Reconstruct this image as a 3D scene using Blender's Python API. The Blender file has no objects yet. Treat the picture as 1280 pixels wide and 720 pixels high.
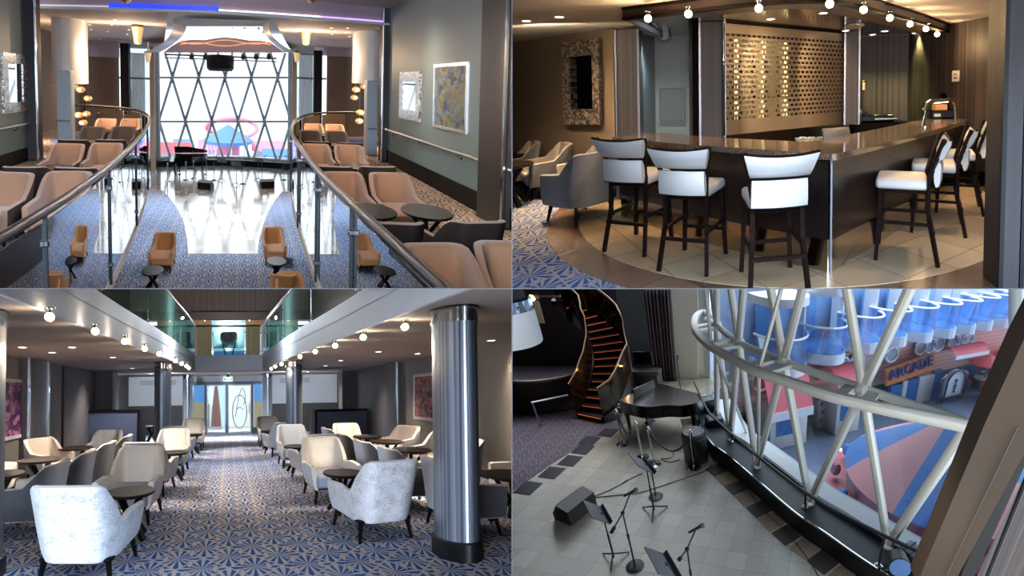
import bpy, bmesh, math, random
from math import sin, cos, pi, radians, sqrt, atan2, hypot
from mathutils import Vector, Matrix

# ------------------------------------------------------------------ stage
# Four rooms of one ship stand side by side, two above two, parted by thin
# walls added to keep their light apart.  Every room is described in its own metres (x across, y along the
# room, z up) and is built K times as long as those numbers say, so that the
# one camera with its long lens, far back, looks down all four of them.
F = 1600.0                     # focal length in pixels of a 1280 wide frame
CAM = Vector((0, 0, 12.0))
sc = bpy.context.scene
COL = sc.collection
rnd = random.Random(7)
OWNER = []        # every object with the room it belongs to
GONE = []
SKY, EXPO = 2.2, 0.0


NOW = [None]


class Room:
    def __init__(s, name, ax, ay, f0, eye, pitch=0.0):
        s.name = name
        NOW[0] = name
        s.K = F / f0
        s.eye = eye
        d = Vector(((ax - 640) / F, 1, (360 - ay) / F)).normalized()
        s.R = Matrix.Rotation(-atan2(d.x, d.y), 3, 'Z') @ Matrix.Rotation(math.asin(d.z), 3, 'X')
        s.L = Matrix.Diagonal((1, s.K, 1)) @ Matrix.Rotation(pitch, 3, 'X')   # room metres -> built shape
        s.A = s.R @ s.L
        s.Ai = s.A.inverted()

    def world(s, p):
        return CAM + s.A @ (Vector(p) - Vector((0, 0, s.eye)))

    def ray(s, px, py):
        return s.Ai @ Vector(((px - 640) / F, 1, (360 - py) / F))

    def at(s, px, py, y=None, z=None, x=None):
        """The point of the room seen at a spot of the photo, on the plane y=, z= or x=."""
        d = s.ray(px, py)
        t = y / d.y if y is not None else ((z - s.eye) / d.z if z is not None else x / d.x)
        return Vector((d.x * t, d.y * t, d.z * t + s.eye))

    def pix(s, p):
        w = s.A @ (Vector(p) - Vector((0, 0, s.eye)))
        return 640 + F * w.x / w.y, 360 - F * w.z / w.y

    def zat(s, x, y, py):
        """Height of a point above (x, y) that shows at picture row py."""
        lo, hi = -8.0, 14.0
        for _ in range(40):
            m = (lo + hi) / 2
            if s.pix((x, y, m))[1] > py:
                lo = m
            else:
                hi = m
        return lo


# ------------------------------------------------------------------ meshes
class MB:
    def __init__(s):
        s.v = []
        s.f = []

    def add(s, vs, fs):
        b = len(s.v)
        s.v += [Vector(v) for v in vs]
        s.f += [tuple(b + i for i in f) for f in fs]
        return s

    def tf(s, m, start=0):
        for i in range(start, len(s.v)):
            s.v[i] = m @ s.v[i]
        return s

    def box(s, x0, x1, y0, y1, z0, z1):
        return s.add([(x0, y0, z0), (x1, y0, z0), (x1, y1, z0), (x0, y1, z0), (x0, y0, z1), (x1, y0, z1), (x1, y1, z1), (x0, y1, z1)],
                     [(0, 3, 2, 1), (4, 5, 6, 7), (0, 1, 5, 4), (1, 2, 6, 5), (2, 3, 7, 6), (3, 0, 4, 7)])

    def rbox(s, x0, x1, y0, y1, z0, z1, r=.02, seg=2, m=None):
        bm = bmesh.new()
        bmesh.ops.create_cube(bm, size=1)
        for v in bm.verts:
            v.co = Vector(((x0 + x1) / 2 + v.co.x * (x1 - x0), (y0 + y1) / 2 + v.co.y * (y1 - y0), (z0 + z1) / 2 + v.co.z * (z1 - z0)))
        r = min(r, .49 * min(abs(x1 - x0), abs(y1 - y0), abs(z1 - z0)))
        bmesh.ops.bevel(bm, geom=bm.edges[:], offset=r, segments=seg, affect='EDGES', profile=.5)
        bm.verts.index_update()
        vs = [v.co.copy() for v in bm.verts]
        if m is not None:
            vs = [m @ v for v in vs]
        s.add(vs, [[v.index for v in f.verts] for f in bm.faces])
        bm.free()
        return s

    def prism(s, poly, z0, z1):
        n = len(poly)
        a = sum(poly[i][0] * poly[(i + 1) % n][1] - poly[(i + 1) % n][0] * poly[i][1] for i in range(n))
        if a < 0:
            poly = poly[::-1]
        return s.add([(p[0], p[1], z0) for p in poly] + [(p[0], p[1], z1) for p in poly],
                     [tuple(range(n - 1, -1, -1)), tuple(range(n, 2 * n))] + [(i, (i + 1) % n, n + (i + 1) % n, n + i) for i in range(n)])

    def prism_y(s, poly, y0, y1):
        b = len(s.v)
        s.prism([(p[0], -p[1]) for p in poly], y0, y1)
        for i in range(b, len(s.v)):
            x, y, z = s.v[i]
            s.v[i] = Vector((x, z, -y))
        return s

    def prism_x(s, poly, x0, x1):
        b = len(s.v)
        s.prism(poly, x0, x1)
        for i in range(b, len(s.v)):
            x, y, z = s.v[i]
            s.v[i] = Vector((z, x, y))
        return s

    def grid(s, pts, closed_u=False, closed_v=False):
        nu, nv = len(pts), len(pts[0])
        fs = []
        for i in range(nu if closed_u else nu - 1):
            for j in range(nv if closed_v else nv - 1):
                a, b = i, (i + 1) % nu
                c, d = j, (j + 1) % nv
                fs.append((a * nv + c, b * nv + c, b * nv + d, a * nv + d))
        return s.add([p for r in pts for p in r], fs)

    def tube(s, path, r, n=8, closed=False, caps=True, flat=1.0):
        path = [Vector(p) for p in path]
        m = len(path)
        rs = r if isinstance(r, (list, tuple)) else [r] * m
        rings = []
        up = Vector((0, 0, 1))
        for i, p in enumerate(path):
            a = path[(i - 1) % m] if closed else path[max(i - 1, 0)]
            b = path[(i + 1) % m] if closed else path[min(i + 1, m - 1)]
            t = (b - a).normalized()
            u = up - t * up.dot(t)
            if u.length < .15:
                u = Vector((0, 1, 0)) - t * t.y
                if u.length < .15:
                    u = Vector((1, 0, 0)) - t * t.x
            u.normalize()
            w = t.cross(u)
            rings.append([p + (w * cos(2 * pi * k / n) + u * sin(2 * pi * k / n) * flat) * rs[i] for k in range(n)])
        b = len(s.v)
        s.grid(rings, closed, True)
        if caps and not closed:
            s.f.append(tuple(b + k for k in range(n)))
            s.f.append(tuple(b + (m - 1) * n + k for k in range(n - 1, -1, -1)))
        return s

    def bar(s, p0, p1, w, h=None):
        """A square bar from p0 to p1."""
        h = h or w
        p0, p1 = Vector(p0), Vector(p1)
        t = (p1 - p0).normalized()
        u = Vector((0, 0, 1)) - t * t.z
        if u.length < .1:
            u = Vector((0, 1, 0)) - t * t.y
        u.normalize()
        q = t.cross(u)
        vs = [p + q * (a * w / 2) + u * (b * h / 2) for p in (p0, p1) for a, b in ((-1, -1), (1, -1), (1, 1), (-1, 1))]
        return s.add(vs, [(0, 1, 2, 3), (7, 6, 5, 4), (0, 4, 5, 1), (1, 5, 6, 2), (2, 6, 7, 3), (3, 7, 4, 0)])

    def lathe(s, prof, n=20, c=(0, 0, 0), sy=1.0):
        b = len(s.v)
        s.grid([[(c[0] + r * cos(2 * pi * k / n), c[1] + sy * r * sin(2 * pi * k / n), c[2] + z) for k in range(n)] for r, z in prof], False, True)
        s.f.append(tuple(b + k for k in range(n - 1, -1, -1)))
        m = len(prof)
        s.f.append(tuple(b + (m - 1) * n + k for k in range(n)))
        return s

    def ball(s, c, rx, ry=None, rz=None, n=14, m=8, lo=-1.0, hi=1.0):
        ry = ry or rx
        rz = rz or rx
        rows = []
        for i in range(m + 1):
            a = -pi / 2 + pi * i / m
            zz = max(lo, min(hi, sin(a)))
            q = max(.002, sqrt(max(0, 1 - zz * zz)))
            rows.append([(c[0] + rx * q * cos(2 * pi * k / n), c[1] + ry * q * sin(2 * pi * k / n), c[2] + rz * zz) for k in range(n)])
        return s.grid(rows, False, True)

    def ribbon(s, path, z0, z1, t=.05):
        """A wall along a plan curve; the thickness goes to the right of the way it runs."""
        path = [Vector((p[0], p[1])) for p in path]
        m = len(path)
        rows = []
        for i, p in enumerate(path):
            d = (path[min(i + 1, m - 1)] - path[max(i - 1, 0)]).normalized()
            q = p + Vector((d.y, -d.x)) * t
            a0 = z0[i] if isinstance(z0, (list, tuple)) else z0
            a1 = z1[i] if isinstance(z1, (list, tuple)) else z1
            rows.append([(p.x, p.y, a0), (p.x, p.y, a1), (q.x, q.y, a1), (q.x, q.y, a0)])
        b = len(s.v)
        s.grid(rows, False, True)
        s.f.append((b, b + 1, b + 2, b + 3))
        e = b + 4 * (m - 1)
        s.f.append((e + 3, e + 2, e + 1, e))
        return s


def bez(pts, n=24):
    """Catmull-Rom through the points."""
    pts = [Vector(p) for p in pts]
    q = [pts[0] * 2 - pts[1]] + pts + [pts[-1] * 2 - pts[-2]]
    out = []
    m = len(pts) - 1
    for k in range(n + 1):
        u = k / n * m
        i = min(int(u), m - 1)
        t = u - i
        a, b, c, d = q[i], q[i + 1], q[i + 2], q[i + 3]
        out.append(.5 * (2 * b + (c - a) * t + (2 * a - 5 * b + 4 * c - d) * t * t + (3 * b - a - 3 * c + d) * t ** 3))
    return out


def sstep(a, b, x):
    t = max(0., min(1., (x - a) / (b - a)))
    return t * t * (3 - 2 * t)


# ------------------------------------------------------------------ objects
def bake(name, mb, mat, room, yaw=0.0, scale=1.0):
    """Mesh data of a shape given in room metres around its own base."""
    me = bpy.data.meshes.new(name)
    T = room.L @ Matrix.Rotation(yaw, 3, 'Z') @ Matrix.Scale(scale, 3)
    me.from_pydata([T @ v for v in mb.v], [], mb.f)
    at = me.attributes.new('nat', 'FLOAT_VECTOR', 'POINT')
    at.data.foreach_set('vector', [c for v in mb.v for c in v])
    me.materials.append(mat)
    me.polygons.foreach_set('use_smooth', [True] * len(me.polygons))
    me.set_sharp_from_angle(angle=radians(38))
    me.validate()
    return me


def frame(room, loc):
    return Matrix.Translation(room.world(loc)) @ room.R.to_4x4()


def prop(o, label=None, cat=None, group=None, kind=None):
    for k, v in (('label', label), ('category', cat), ('group', group), ('kind', kind)):
        if v:
            o[k] = v
    return o


def link(o):
    COL.objects.link(o)
    if NOW[0]:
        OWNER.append((o, NOW[0]))
    return o


def solo(name, mb, mat, room, loc=(0, 0, 0), yaw=0, label=None, cat=None, group=None, kind=None, scale=1.0):
    """A thing (or a piece of the setting) that is one mesh."""
    o = link(bpy.data.objects.new(name, bake(name, mb, mat, room, yaw, scale)))
    o.matrix_world = frame(room, loc)
    return prop(o, label, cat, group, kind)


def struct(name, mb, mat, room, loc=(0, 0, 0), yaw=0):
    return solo(name, mb, mat, room, loc, yaw, kind='structure')


def thing(name, room, loc, label, cat, group=None):
    o = link(bpy.data.objects.new(name, None))
    o.empty_display_size = .1
    o.matrix_world = frame(room, loc)
    return prop(o, label, cat, group)


def part(name, mb, mat, room, parent, yaw=0, label=None, off=(0, 0, 0), kind=None, scale=1.0):
    """A part of a thing; off is where it sits, in room metres from the thing's base."""
    o = link(bpy.data.objects.new(name, bake(name, mb, mat, room, yaw, scale)))
    o.parent = parent
    o.location = room.L @ Vector(off)
    return prop(o, label, kind=kind)


class Kit:
    """A kind of thing: its parts as (name, shape, material, parent part or None, label)."""
    def __init__(s, parts):
        s.parts = parts
        s.cache = {}

    def place(s, name, room, loc, yaw, label, cat, group=None, scale=1.0, mats=None):
        key = (room.name, round(yaw, 4), scale, tuple(sorted(mats.items())) if mats else None)
        src = s.cache.get(key)
        if src is None:                    # first of its kind and turn: build it
            root = thing(name, room, loc, label, cat, group)
            made = []
            for nm, mb, mat, par, lab in s.parts:
                m = M[mats[nm]] if mats and nm in mats else M[mat]
                made.append(part(nm, mb, m, room, made[par] if par is not None else root, yaw, lab, scale=scale))
            s.cache[key] = (root, made)
            return root
        root0, made0 = src                  # copy it and each of its parts
        root = link(root0.copy())
        root.matrix_world = frame(room, loc)
        root['label'] = label
        if group:
            root['group'] = group
        new = []
        for o0, (nm, mb, mat, par, lab) in zip(made0, s.parts):
            o = link(o0.copy())
            o.parent = new[par] if par is not None else root
            new.append(o)
        return root


# ------------------------------------------------------------------ materials
M = {}


class NT:
    def __init__(s, mat):
        s.t = mat.node_tree
        s.N = s.t.nodes
        s.bsdf = s.N['Principled BSDF']

    def new(s, typ, **k):
        n = s.N.new(typ)
        for a, v in k.items():
            setattr(n, a, v)
        return n

    def put(s, sock, v):
        if isinstance(v, bpy.types.NodeSocket):
            s.t.links.new(v, sock)
        elif v is not None:
            sock.default_value = v

    def m(s, op, a, b=None, c=None):
        n = s.new('ShaderNodeMath', operation=op)
        for i, v in enumerate((a, b, c)):
            s.put(n.inputs[i], v)
        return n.outputs[0]

    def nat(s, sx=1, sy=1, sz=1):
        a = s.new('ShaderNodeAttribute', attribute_name='nat')
        if (sx, sy, sz) == (1, 1, 1):
            return a.outputs['Vector']
        v = s.new('ShaderNodeVectorMath', operation='MULTIPLY')
        s.put(v.inputs[0], a.outputs['Vector'])
        v.inputs[1].default_value = (sx, sy, sz)
        return v.outputs[0]

    def xyz(s, v):
        n = s.new('ShaderNodeSeparateXYZ')
        s.put(n.inputs[0], v)
        return n.outputs

    def noise(s, v, scale, detail=2, rough=.5):
        n = s.new('ShaderNodeTexNoise')
        s.put(n.inputs['Vector'], v)
        n.inputs['Scale'].default_value = scale
        n.inputs['Detail'].default_value = detail
        n.inputs['Roughness'].default_value = rough
        return n.outputs

    def white(s, v):
        n = s.new('ShaderNodeTexWhiteNoise', noise_dimensions='3D')
        s.put(n.inputs['Vector'], v)
        return n.outputs['Value']

    def comb(s, x, y, z=0.0):
        n = s.new('ShaderNodeCombineXYZ')
        for i, v in enumerate((x, y, z)):
            s.put(n.inputs[i], v)
        return n.outputs[0]

    def mix(s, f, a, b):
        n = s.new('ShaderNodeMix', data_type='RGBA')
        s.put(n.inputs[0], f)
        for i, v in ((6, a), (7, b)):
            s.put(n.inputs[i], (*v, 1) if isinstance(v, tuple) and len(v) == 3 else v)
        return n.outputs[2]

    def ramp(s, f, stops, interp='LINEAR'):
        n = s.new('ShaderNodeValToRGB')
        n.color_ramp.interpolation = interp
        e = n.color_ramp.elements
        while len(e) < len(stops):
            e.new(.5)
        for q, (p, c) in zip(e, stops):
            q.position = p
            q.color = (*c, 1)
        s.put(n.inputs[0], f)
        return n.outputs[0]

    def bump(s, h, strength=.2, dist=.01):
        n = s.new('ShaderNodeBump')
        n.inputs['Strength'].default_value = strength
        n.inputs['Distance'].default_value = dist
        s.put(n.inputs['Height'], h)
        s.t.links.new(n.outputs[0], s.bsdf.inputs['Normal'])


def lin(c):
    """Eye colour 0-255 to linear."""
    return tuple((x / 255 / 12.92) if x / 255 < .04045 else ((x / 255 + .055) / 1.055) ** 2.4 for x in c)


def mat(key, col=None, rough=.6, metal=0.0, var=.0, vscale=8, spec=.5, emit=None, es=1.0, alpha=None, coat=0, trans=0, sheen=0):
    m = bpy.data.materials.new(key)
    m.use_nodes = True
    n = NT(m)
    b = n.bsdf
    if col is not None:
        c = lin(col)
        b.inputs['Base Color'].default_value = (*c, 1)
        if var:
            f = n.noise(n.nat(), vscale, 4, .6)[0]
            lo = tuple(x * (1 - var) for x in c)
            hi = tuple(min(1, x * (1 + var)) for x in c)
            n.put(b.inputs['Base Color'], n.ramp(f, [(.3, lo), (.7, hi)]))
    b.inputs['Roughness'].default_value = rough
    b.inputs['Metallic'].default_value = metal
    b.inputs['Specular IOR Level'].default_value = spec
    if coat:
        b.inputs['Coat Weight'].default_value = coat
        b.inputs['Coat Roughness'].default_value = .1
    if sheen:
        b.inputs['Sheen Weight'].default_value = sheen
    if trans:
        b.inputs['Transmission Weight'].default_value = trans
    if emit is not None:
        b.inputs['Emission Color'].default_value = (*lin(emit), 1)
        b.inputs['Emission Strength'].default_value = es
    M[key] = m
    return n


def glass(key, tint=(230, 245, 242), refl=.12, rough=.0, body=0.0, bodycol=(200, 215, 215), fres=True, ior=1.3):
    """Thin pane: see-through with a tint, mirror-like at a slant, and a little haze of its own."""
    m = bpy.data.materials.new(key)
    m.use_nodes = True
    t = m.node_tree
    t.nodes.clear()
    out = t.nodes.new('ShaderNodeOutputMaterial')
    tr = t.nodes.new('ShaderNodeBsdfTransparent')
    tr.inputs[0].default_value = (*lin(tint), 1)
    gl = t.nodes.new('ShaderNodeBsdfGlossy')
    gl.inputs['Roughness'].default_value = rough
    gl.inputs[0].default_value = (.9, .95, 1, 1)
    mx = t.nodes.new('ShaderNodeMixShader')
    if fres:
        fr = t.nodes.new('ShaderNodeFresnel')
        fr.inputs[0].default_value = ior
        mu = t.nodes.new('ShaderNodeMath')
        mu.operation = 'MULTIPLY'
        mu.inputs[1].default_value = refl
        t.links.new(fr.outputs[0], mu.inputs[0])
        t.links.new(mu.outputs[0], mx.inputs[0])
    else:
        mx.inputs[0].default_value = refl
    t.links.new(tr.outputs[0], mx.inputs[1])
    t.links.new(gl.outputs[0], mx.inputs[2])
    last = mx
    if body:
        df = t.nodes.new('ShaderNodeBsdfDiffuse')
        df.inputs[0].default_value = (*lin(bodycol), 1)
        m2 = t.nodes.new('ShaderNodeMixShader')
        m2.inputs[0].default_value = body
        t.links.new(mx.outputs[0], m2.inputs[1])
        t.links.new(df.outputs[0], m2.inputs[2])
        last = m2
    t.links.new(last.outputs[0], out.inputs[0])
    M[key] = m


def carpet(key, cell, blue, mid, pale, grey, ox=0.0, oy=0.0):
    """Woven carpet: pale pointed petals in stars on blue, with pale kites between the stars."""
    n = mat(key, pale, .95, spec=.1)
    X, Y, Z = n.xyz(n.nat(1 / cell, 1 / cell, 1))
    X = n.m('ADD', X, ox)
    Y = n.m('ADD', Y, oy)
    ax = n.m('SUBTRACT', n.m('FRACT', n.m('ADD', X, .5)), .5)
    ay = n.m('SUBTRACT', n.m('FRACT', n.m('ADD', Y, .5)), .5)
    bx = n.m('SUBTRACT', n.m('FRACT', X), .5)
    by = n.m('SUBTRACT', n.m('FRACT', Y), .5)
    man = n.m('ADD', n.m('ABSOLUTE', ax), n.m('ABSOLUTE', ay))
    inA = n.m('LESS_THAN', man, .5)
    sel = lambda a, b: n.m('ADD', n.m('MULTIPLY', inA, a), n.m('MULTIPLY', n.m('SUBTRACT', 1.0, inA), b))
    qx, qy = sel(ax, bx), sel(ay, by)
    r = n.m('SQRT', n.m('ADD', n.m('MULTIPLY', qx, qx), n.m('MULTIPLY', qy, qy)))
    th = n.m('ADD', n.m('ARCTAN2', qy, qx), .13)
    k = n.m('MULTIPLY', th, 13 / (2 * pi))
    fr = n.m('FRACT', k)
    sec = n.m('FLOOR', k)
    cx = n.m('FLOOR', n.m('MULTIPLY', n.m('ADD', X, .001), 2.0))
    cy = n.m('FLOOR', n.m('MULTIPLY', n.m('ADD', Y, .001), 2.0))
    h1 = n.white(n.comb(sec, inA, 3.0))
    h2 = n.white(n.comb(sec, inA, 9.0))
    wid = n.m('ADD', .17, n.m('MULTIPLY', h1, .17))
    tri = n.m('ABSOLUTE', n.m('SUBTRACT', fr, .5))
    taper = n.m('MULTIPLY', wid, n.m('SUBTRACT', 1.12, n.m('MULTIPLY', r, .45)))
    petal = n.m('LESS_THAN', tri, taper)
    col = n.mix(h2, lin(blue), lin(mid))
    col = n.mix(petal, col, lin(pale))
    line = n.m('LESS_THAN', n.m('ABSOLUTE', n.m('SUBTRACT', tri, taper)), .035)
    col = n.mix(line, col, lin(grey))
    seam = n.m('LESS_THAN', n.m('ABSOLUTE', n.m('SUBTRACT', man, .5)), .028)
    col = n.mix(seam, col, lin(pale))
    # kites standing between the stars
    kx = n.m('ABSOLUTE', n.m('SUBTRACT', n.m('FRACT', n.m('MULTIPLY', X, 2.0)), .5))
    ky = n.m('ABSOLUTE', n.m('SUBTRACT', n.m('FRACT', n.m('ADD', n.m('MULTIPLY', Y, 2.0), n.m('MULTIPLY', n.m('FLOOR', n.m('MULTIPLY', X, 2.0)), .5))), .5))
    kd = n.m('ADD', n.m('MULTIPLY', kx, 3.4), n.m('MULTIPLY', ky, 1.25))
    col = n.mix(n.m('LESS_THAN', kd, .52), col, lin(grey))
    col = n.mix(n.m('LESS_THAN', kd, .45), col, lin(pale))
    n.put(n.bsdf.inputs['Base Color'], col)
    return n


def stripes(key, a, b, scale=30, rough=.45, axis='xy', metal=0.0, coat=0):
    """Upright fine stripes of two tones."""
    n = mat(key, a, rough, metal, coat=coat)
    v = n.nat(scale, scale, .02)
    f = n.noise(v, 1.0, 3, .75)[0]
    n.put(n.bsdf.inputs['Base Color'], n.ramp(f, [(.36, lin(a)), (.52, tuple((x + y) / 2 for x, y in zip(lin(a), lin(b)))), (.64, lin(b))]))
    return n


# ------------------------------------------------------------------ lamps
def lamp(name, room, loc, watts, col=(255, 220, 180), kind='POINT', size=.1, aim=None, spot=None, label=None, blend=.6, sy=None):
    d = bpy.data.lights.new(name, kind)
    d.energy = watts
    d.color = lin(col)
    if kind == 'AREA':
        d.size = size
        if sy:
            d.shape = 'RECTANGLE'
            d.size_y = sy
    elif kind == 'SUN':
        d.angle = size
    else:
        d.shadow_soft_size = size
    if kind == 'SPOT':
        d.spot_size = spot or radians(100)
        d.spot_blend = blend
    o = bpy.data.objects.new(name, d)
    COL.objects.link(o)
    w = room.world(loc)
    a = room.world(aim) if aim is not None else w + room.R @ Vector((0, 0, -1))
    q = (a - w).to_track_quat('-Z', 'Y')
    o.matrix_world = Matrix.Translation(w) @ q.to_matrix().to_4x4()
    return o


_used = {}


def uniq(label):
    _used[label] = _used.get(label, 0) + 1
    return label
# ------------------------------------------------------------------ shared materials
mat('ceiling_paint', (206, 200, 196), .8, var=.03, vscale=2)
mat('white_paint', (214, 218, 222), .6, var=.03, vscale=2)
mat('grey_wall', (106, 101, 92), .55, var=.05, vscale=1.5)
mat('taupe_wall', (126, 116, 104), .7, var=.06, vscale=2)
mat('dark_wall', (58, 52, 52), .6, var=.1, vscale=3)
mat('brown_panel', (44, 34, 34), .5, var=.15, vscale=3)
stripes('rib_dark', (22, 17, 18), (68, 57, 55), 26, .5)
stripes('rib_column', (30, 34, 42), (142, 150, 162), 40, .3, metal=.25)
stripes('rib_wall', (26, 20, 20), (84, 72, 68), 16, .6)
mat('dark_wood', (30, 21, 19), .5, var=.2, vscale=20, spec=.05)
mat('black_wood', (14, 11, 11), .6, spec=.06)
mat('black', (14, 14, 16), .5, spec=.2)
mat('black_gloss', (6, 6, 7), .22, spec=.16)
mat('chrome', (205, 208, 212), .14, metal=1.0)
mat('steel', (170, 174, 178), .32, metal=1.0)
mat('brass', (190, 150, 90), .3, metal=1.0)
mat('bulb', (255, 230, 190), .5, emit=(255, 214, 160), es=9)
mat('bulb_hot', (255, 230, 190), .5, emit=(255, 226, 190), es=22)
mat('downlight', (255, 230, 190), .5, emit=(255, 236, 214), es=5)
mat('cream_fabric', (216, 206, 192), .85, var=.06, vscale=40, sheen=.2)
mat('seat_blue_grey', (152, 156, 172), .85, var=.08, vscale=40)
mat('velvet_blue', (86, 92, 102), .75, var=.22, vscale=22, sheen=.4)
mat('grey_velvet', (50, 50, 54), .75, var=.22, vscale=22, sheen=.4)
mat('beige_fabric', (186, 172, 156), .85, var=.06, vscale=30, sheen=.2)
mat('tan_fabric', (134, 102, 78), .85, var=.06, vscale=30, sheen=.2)
mat('brown_shell', (38, 28, 26), .7, var=.1, vscale=20)
n = mat('pattern_fabric', (206, 206, 206), .85, sheen=.2)
f = n.noise(n.nat(), 70, 3, .7)[0]
g = n.noise(n.nat(), 9, 3, .6)[0]
n.put(n.bsdf.inputs['Base Color'], n.ramp(n.m('ADD', n.m('MULTIPLY', f, .7), n.m('MULTIPLY', g, .4)), [(.38, lin((140, 136, 132))), (.5, lin((182, 181, 181))), (.62, lin((206, 208, 211)))]))
n.bump(f, .3, .01)
glass('pane', (222, 240, 236), .9)
glass('pane_green', (150, 190, 175), .7, body=.16, bodycol=(120, 165, 150))
glass('door_pane', (240, 246, 246), .3)
mat('handrail_wood', (40, 26, 24), .25, coat=.5)


# ------------------------------------------------------------------ kits
def shell_rows(W, D, arm, back, lean, rc, z0, th, flare, nose=.0, squash=.16, dip=.0):
    """Rows of a tub chair's wrap-around shell: outside, rim, inside. The chair faces +y."""
    path = []
    hw = W / 2
    yb, yf = -D / 2, D / 2 - nose
    for i in range(5):
        path.append((-hw, yf + (yb + rc - yf) * i / 5, (-1, 0)))
    for i in range(7):
        a = pi + (pi / 2) * i / 6
        path.append((-hw + rc + rc * cos(a), yb + rc + rc * sin(a), (cos(a), sin(a))))
    for i in range(1, 6):
        path.append((-hw + rc + (2 * hw - 2 * rc) * i / 6, yb, (0, -1)))
    for i in range(7):
        a = 1.5 * pi + (pi / 2) * i / 6
        path.append((hw - rc + rc * cos(a), yb + rc + rc * sin(a), (cos(a), sin(a))))
    for i in range(1, 6):
        path.append((hw, yb + rc + (yf - yb - rc) * i / 5, (1, 0)))
    outer, inner = [], []
    for x, y, nn in path:
        b = 1 - sstep(yb + squash * .3, yb + squash * .3 + squash, y)
        u = (y - yb) / (yf - yb)
        h = arm - .05 * max(0, u - .3) + (back - arm) * b - dip * math.exp(-((u - .30) / .14) ** 2)
        N = Vector((nn[0], nn[1], 0))

        def P(z, off):
            k = max(0, (z - z0) / (back - z0))
            p = Vector((x, y, z)) + N * (off + flare * min(1, k) * (1 - .5 * b))
            p.y -= lean * k * k * b
            return p
        outer.append([P(z0, -.05), P(z0 + .02, -.015), P(z0 + .1, .0), P(z0 + (h - z0) * .5, .004), P(h - .04, .0), P(h - .012, -.004)])
        inner.append([P(h - .012, -.004), P(h, -th * .3), P(h, -th * .7), P(h - .015, -th), P(h - .05, -th), P(z0 + (h - z0) * .5, -th - .005), P(z0 + .14, -th)])
    return outer, inner


def rows_mb(rows, cap=True):
    mb = MB()
    mb.grid(rows)
    return mb


def chair_kit(W, D, arm, back, lean, rc, flare, outer_m, inner_m, seat_m, split=True, squash=.16, legm='black_wood', seat_z=.43, taper=.0, dip=.0):
    o, i = shell_rows(W, D, arm, back, lean, rc, .2, .075, flare, .02, squash, dip)
    parts = []
    ends = MB()
    for r in (0, -1):
        loop = o[r] + i[r][1:]
        b = len(ends.v)
        ends.add(loop, [tuple(range(len(loop))) if r == -1 else tuple(range(len(loop) - 1, -1, -1))])
    om, im = rows_mb(o), rows_mb(i)
    if taper:
        for mb in (om, im, ends):
            for v in mb.v:
                v.x *= 1 - taper * max(0, (.55 - v.z) / .35)
    bottom = MB().rbox(-W / 2 + .05, W / 2 - .05, -D / 2 + .05, D / 2 - .05, .205, .25, .02)
    if split:
        bm = MB()
        bm.add(om.v, om.f)
        parts.append(('outer_shell', om, outer_m, None, None))
        im.add(ends.v, ends.f)
        parts.append(('inner_upholstery', im, inner_m, None, None))
    else:
        om.add(im.v, im.f)
        om.add(ends.v, ends.f)
        parts.append(('wraparound_backrest', om, outer_m, None, None))
    parts.append(('seat_frame', bottom, 'black_wood', None, None))
    s = MB().rbox(-W / 2 + .06, W / 2 - .06, -D / 2 + .07, D / 2 + .02, .235, seat_z, .04, 3)
    parts.append(('seat_cushion', s, seat_m, None, None))
    for sx in (-1, 1):
        for sy in (-1, 1):
            L = MB()
            x, y = sx * (W / 2 - .09), sy * (D / 2 - .09)
            L.bar((x, y, .23), (x + sx * .035, y + sy * .04, 0), .045)
            for v in L.v[4:]:
                c = Vector((x + sx * .035, y + sy * .04, 0))
                v.xy = c.xy + (v.xy - c.xy) * .6
                v.z = max(v.z, 0)
                v.z = 0 if v.z < .02 else v.z
            parts.append(('leg', L, legm, None, None))
    return Kit(parts)


armchair = chair_kit(.74, .74, .60, .92, .13, .20, .05, 'pattern_fabric', 'cream_fabric', 'seat_blue_grey', split=True, squash=.12, taper=.10, dip=.06)
tub = chair_kit(.66, .64, .62, .86, .07, .17, .03, 'grey_velvet', 'beige_fabric', 'beige_fabric', squash=.2)


def table_kit(r, h, m='dark_wood'):
    top = MB().lathe([(r * .9, h - .045), (r, h - .03), (r, h - .006), (r - .006, h)], 28)
    parts = [('table_top', top, m, None, None)]
    hub = MB().lathe([(.05, h * .45), (.06, h * .5), (.05, h * .56)], 10)
    parts.append(('hub', hub, 'black_wood', None, None))
    for k in range(4):
        a = pi / 4 + k * pi / 2
        c, s_ = cos(a), sin(a)
        L = MB().bar((c * .03, s_ * .03, h * .5), (c * r * .78, s_ * r * .78, .02), .05, .05)
        L.bar((c * .03, s_ * .03, h * .5), (c * r * .62, s_ * r * .62, h - .04), .045, .045)
        parts.append(('leg', L, 'black_wood', None, None))
    return Kit(parts)


table_small = table_kit(.27, .56)
table_big = table_kit(.33, .62)
table_gloss = table_kit(.33, .62, 'black_gloss')


def pendant_bulb_kit():
    """Ceiling rose with a bare round bulb hanging from a short holder."""
    return Kit([('ceiling_rose', MB().lathe([(.045, 0), (.045, -.012), (.02, -.02), (.018, -.05)][::-1], 12), 'chrome', None, None),
                ('bulb', MB().ball((0, 0, -.085), .042, n=12, m=8), 'bulb_hot', None, None)])


bulb_kit = pendant_bulb_kit()
down_kit = Kit([('trim_ring', MB().lathe([(.055, -.004), (.075, -.008), (.08, 0)], 16), 'white_paint', None, None),
                ('lens', MB().lathe([(.052, -.007), (.05, -.003)], 16), 'downlight', None, None)])


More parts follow.
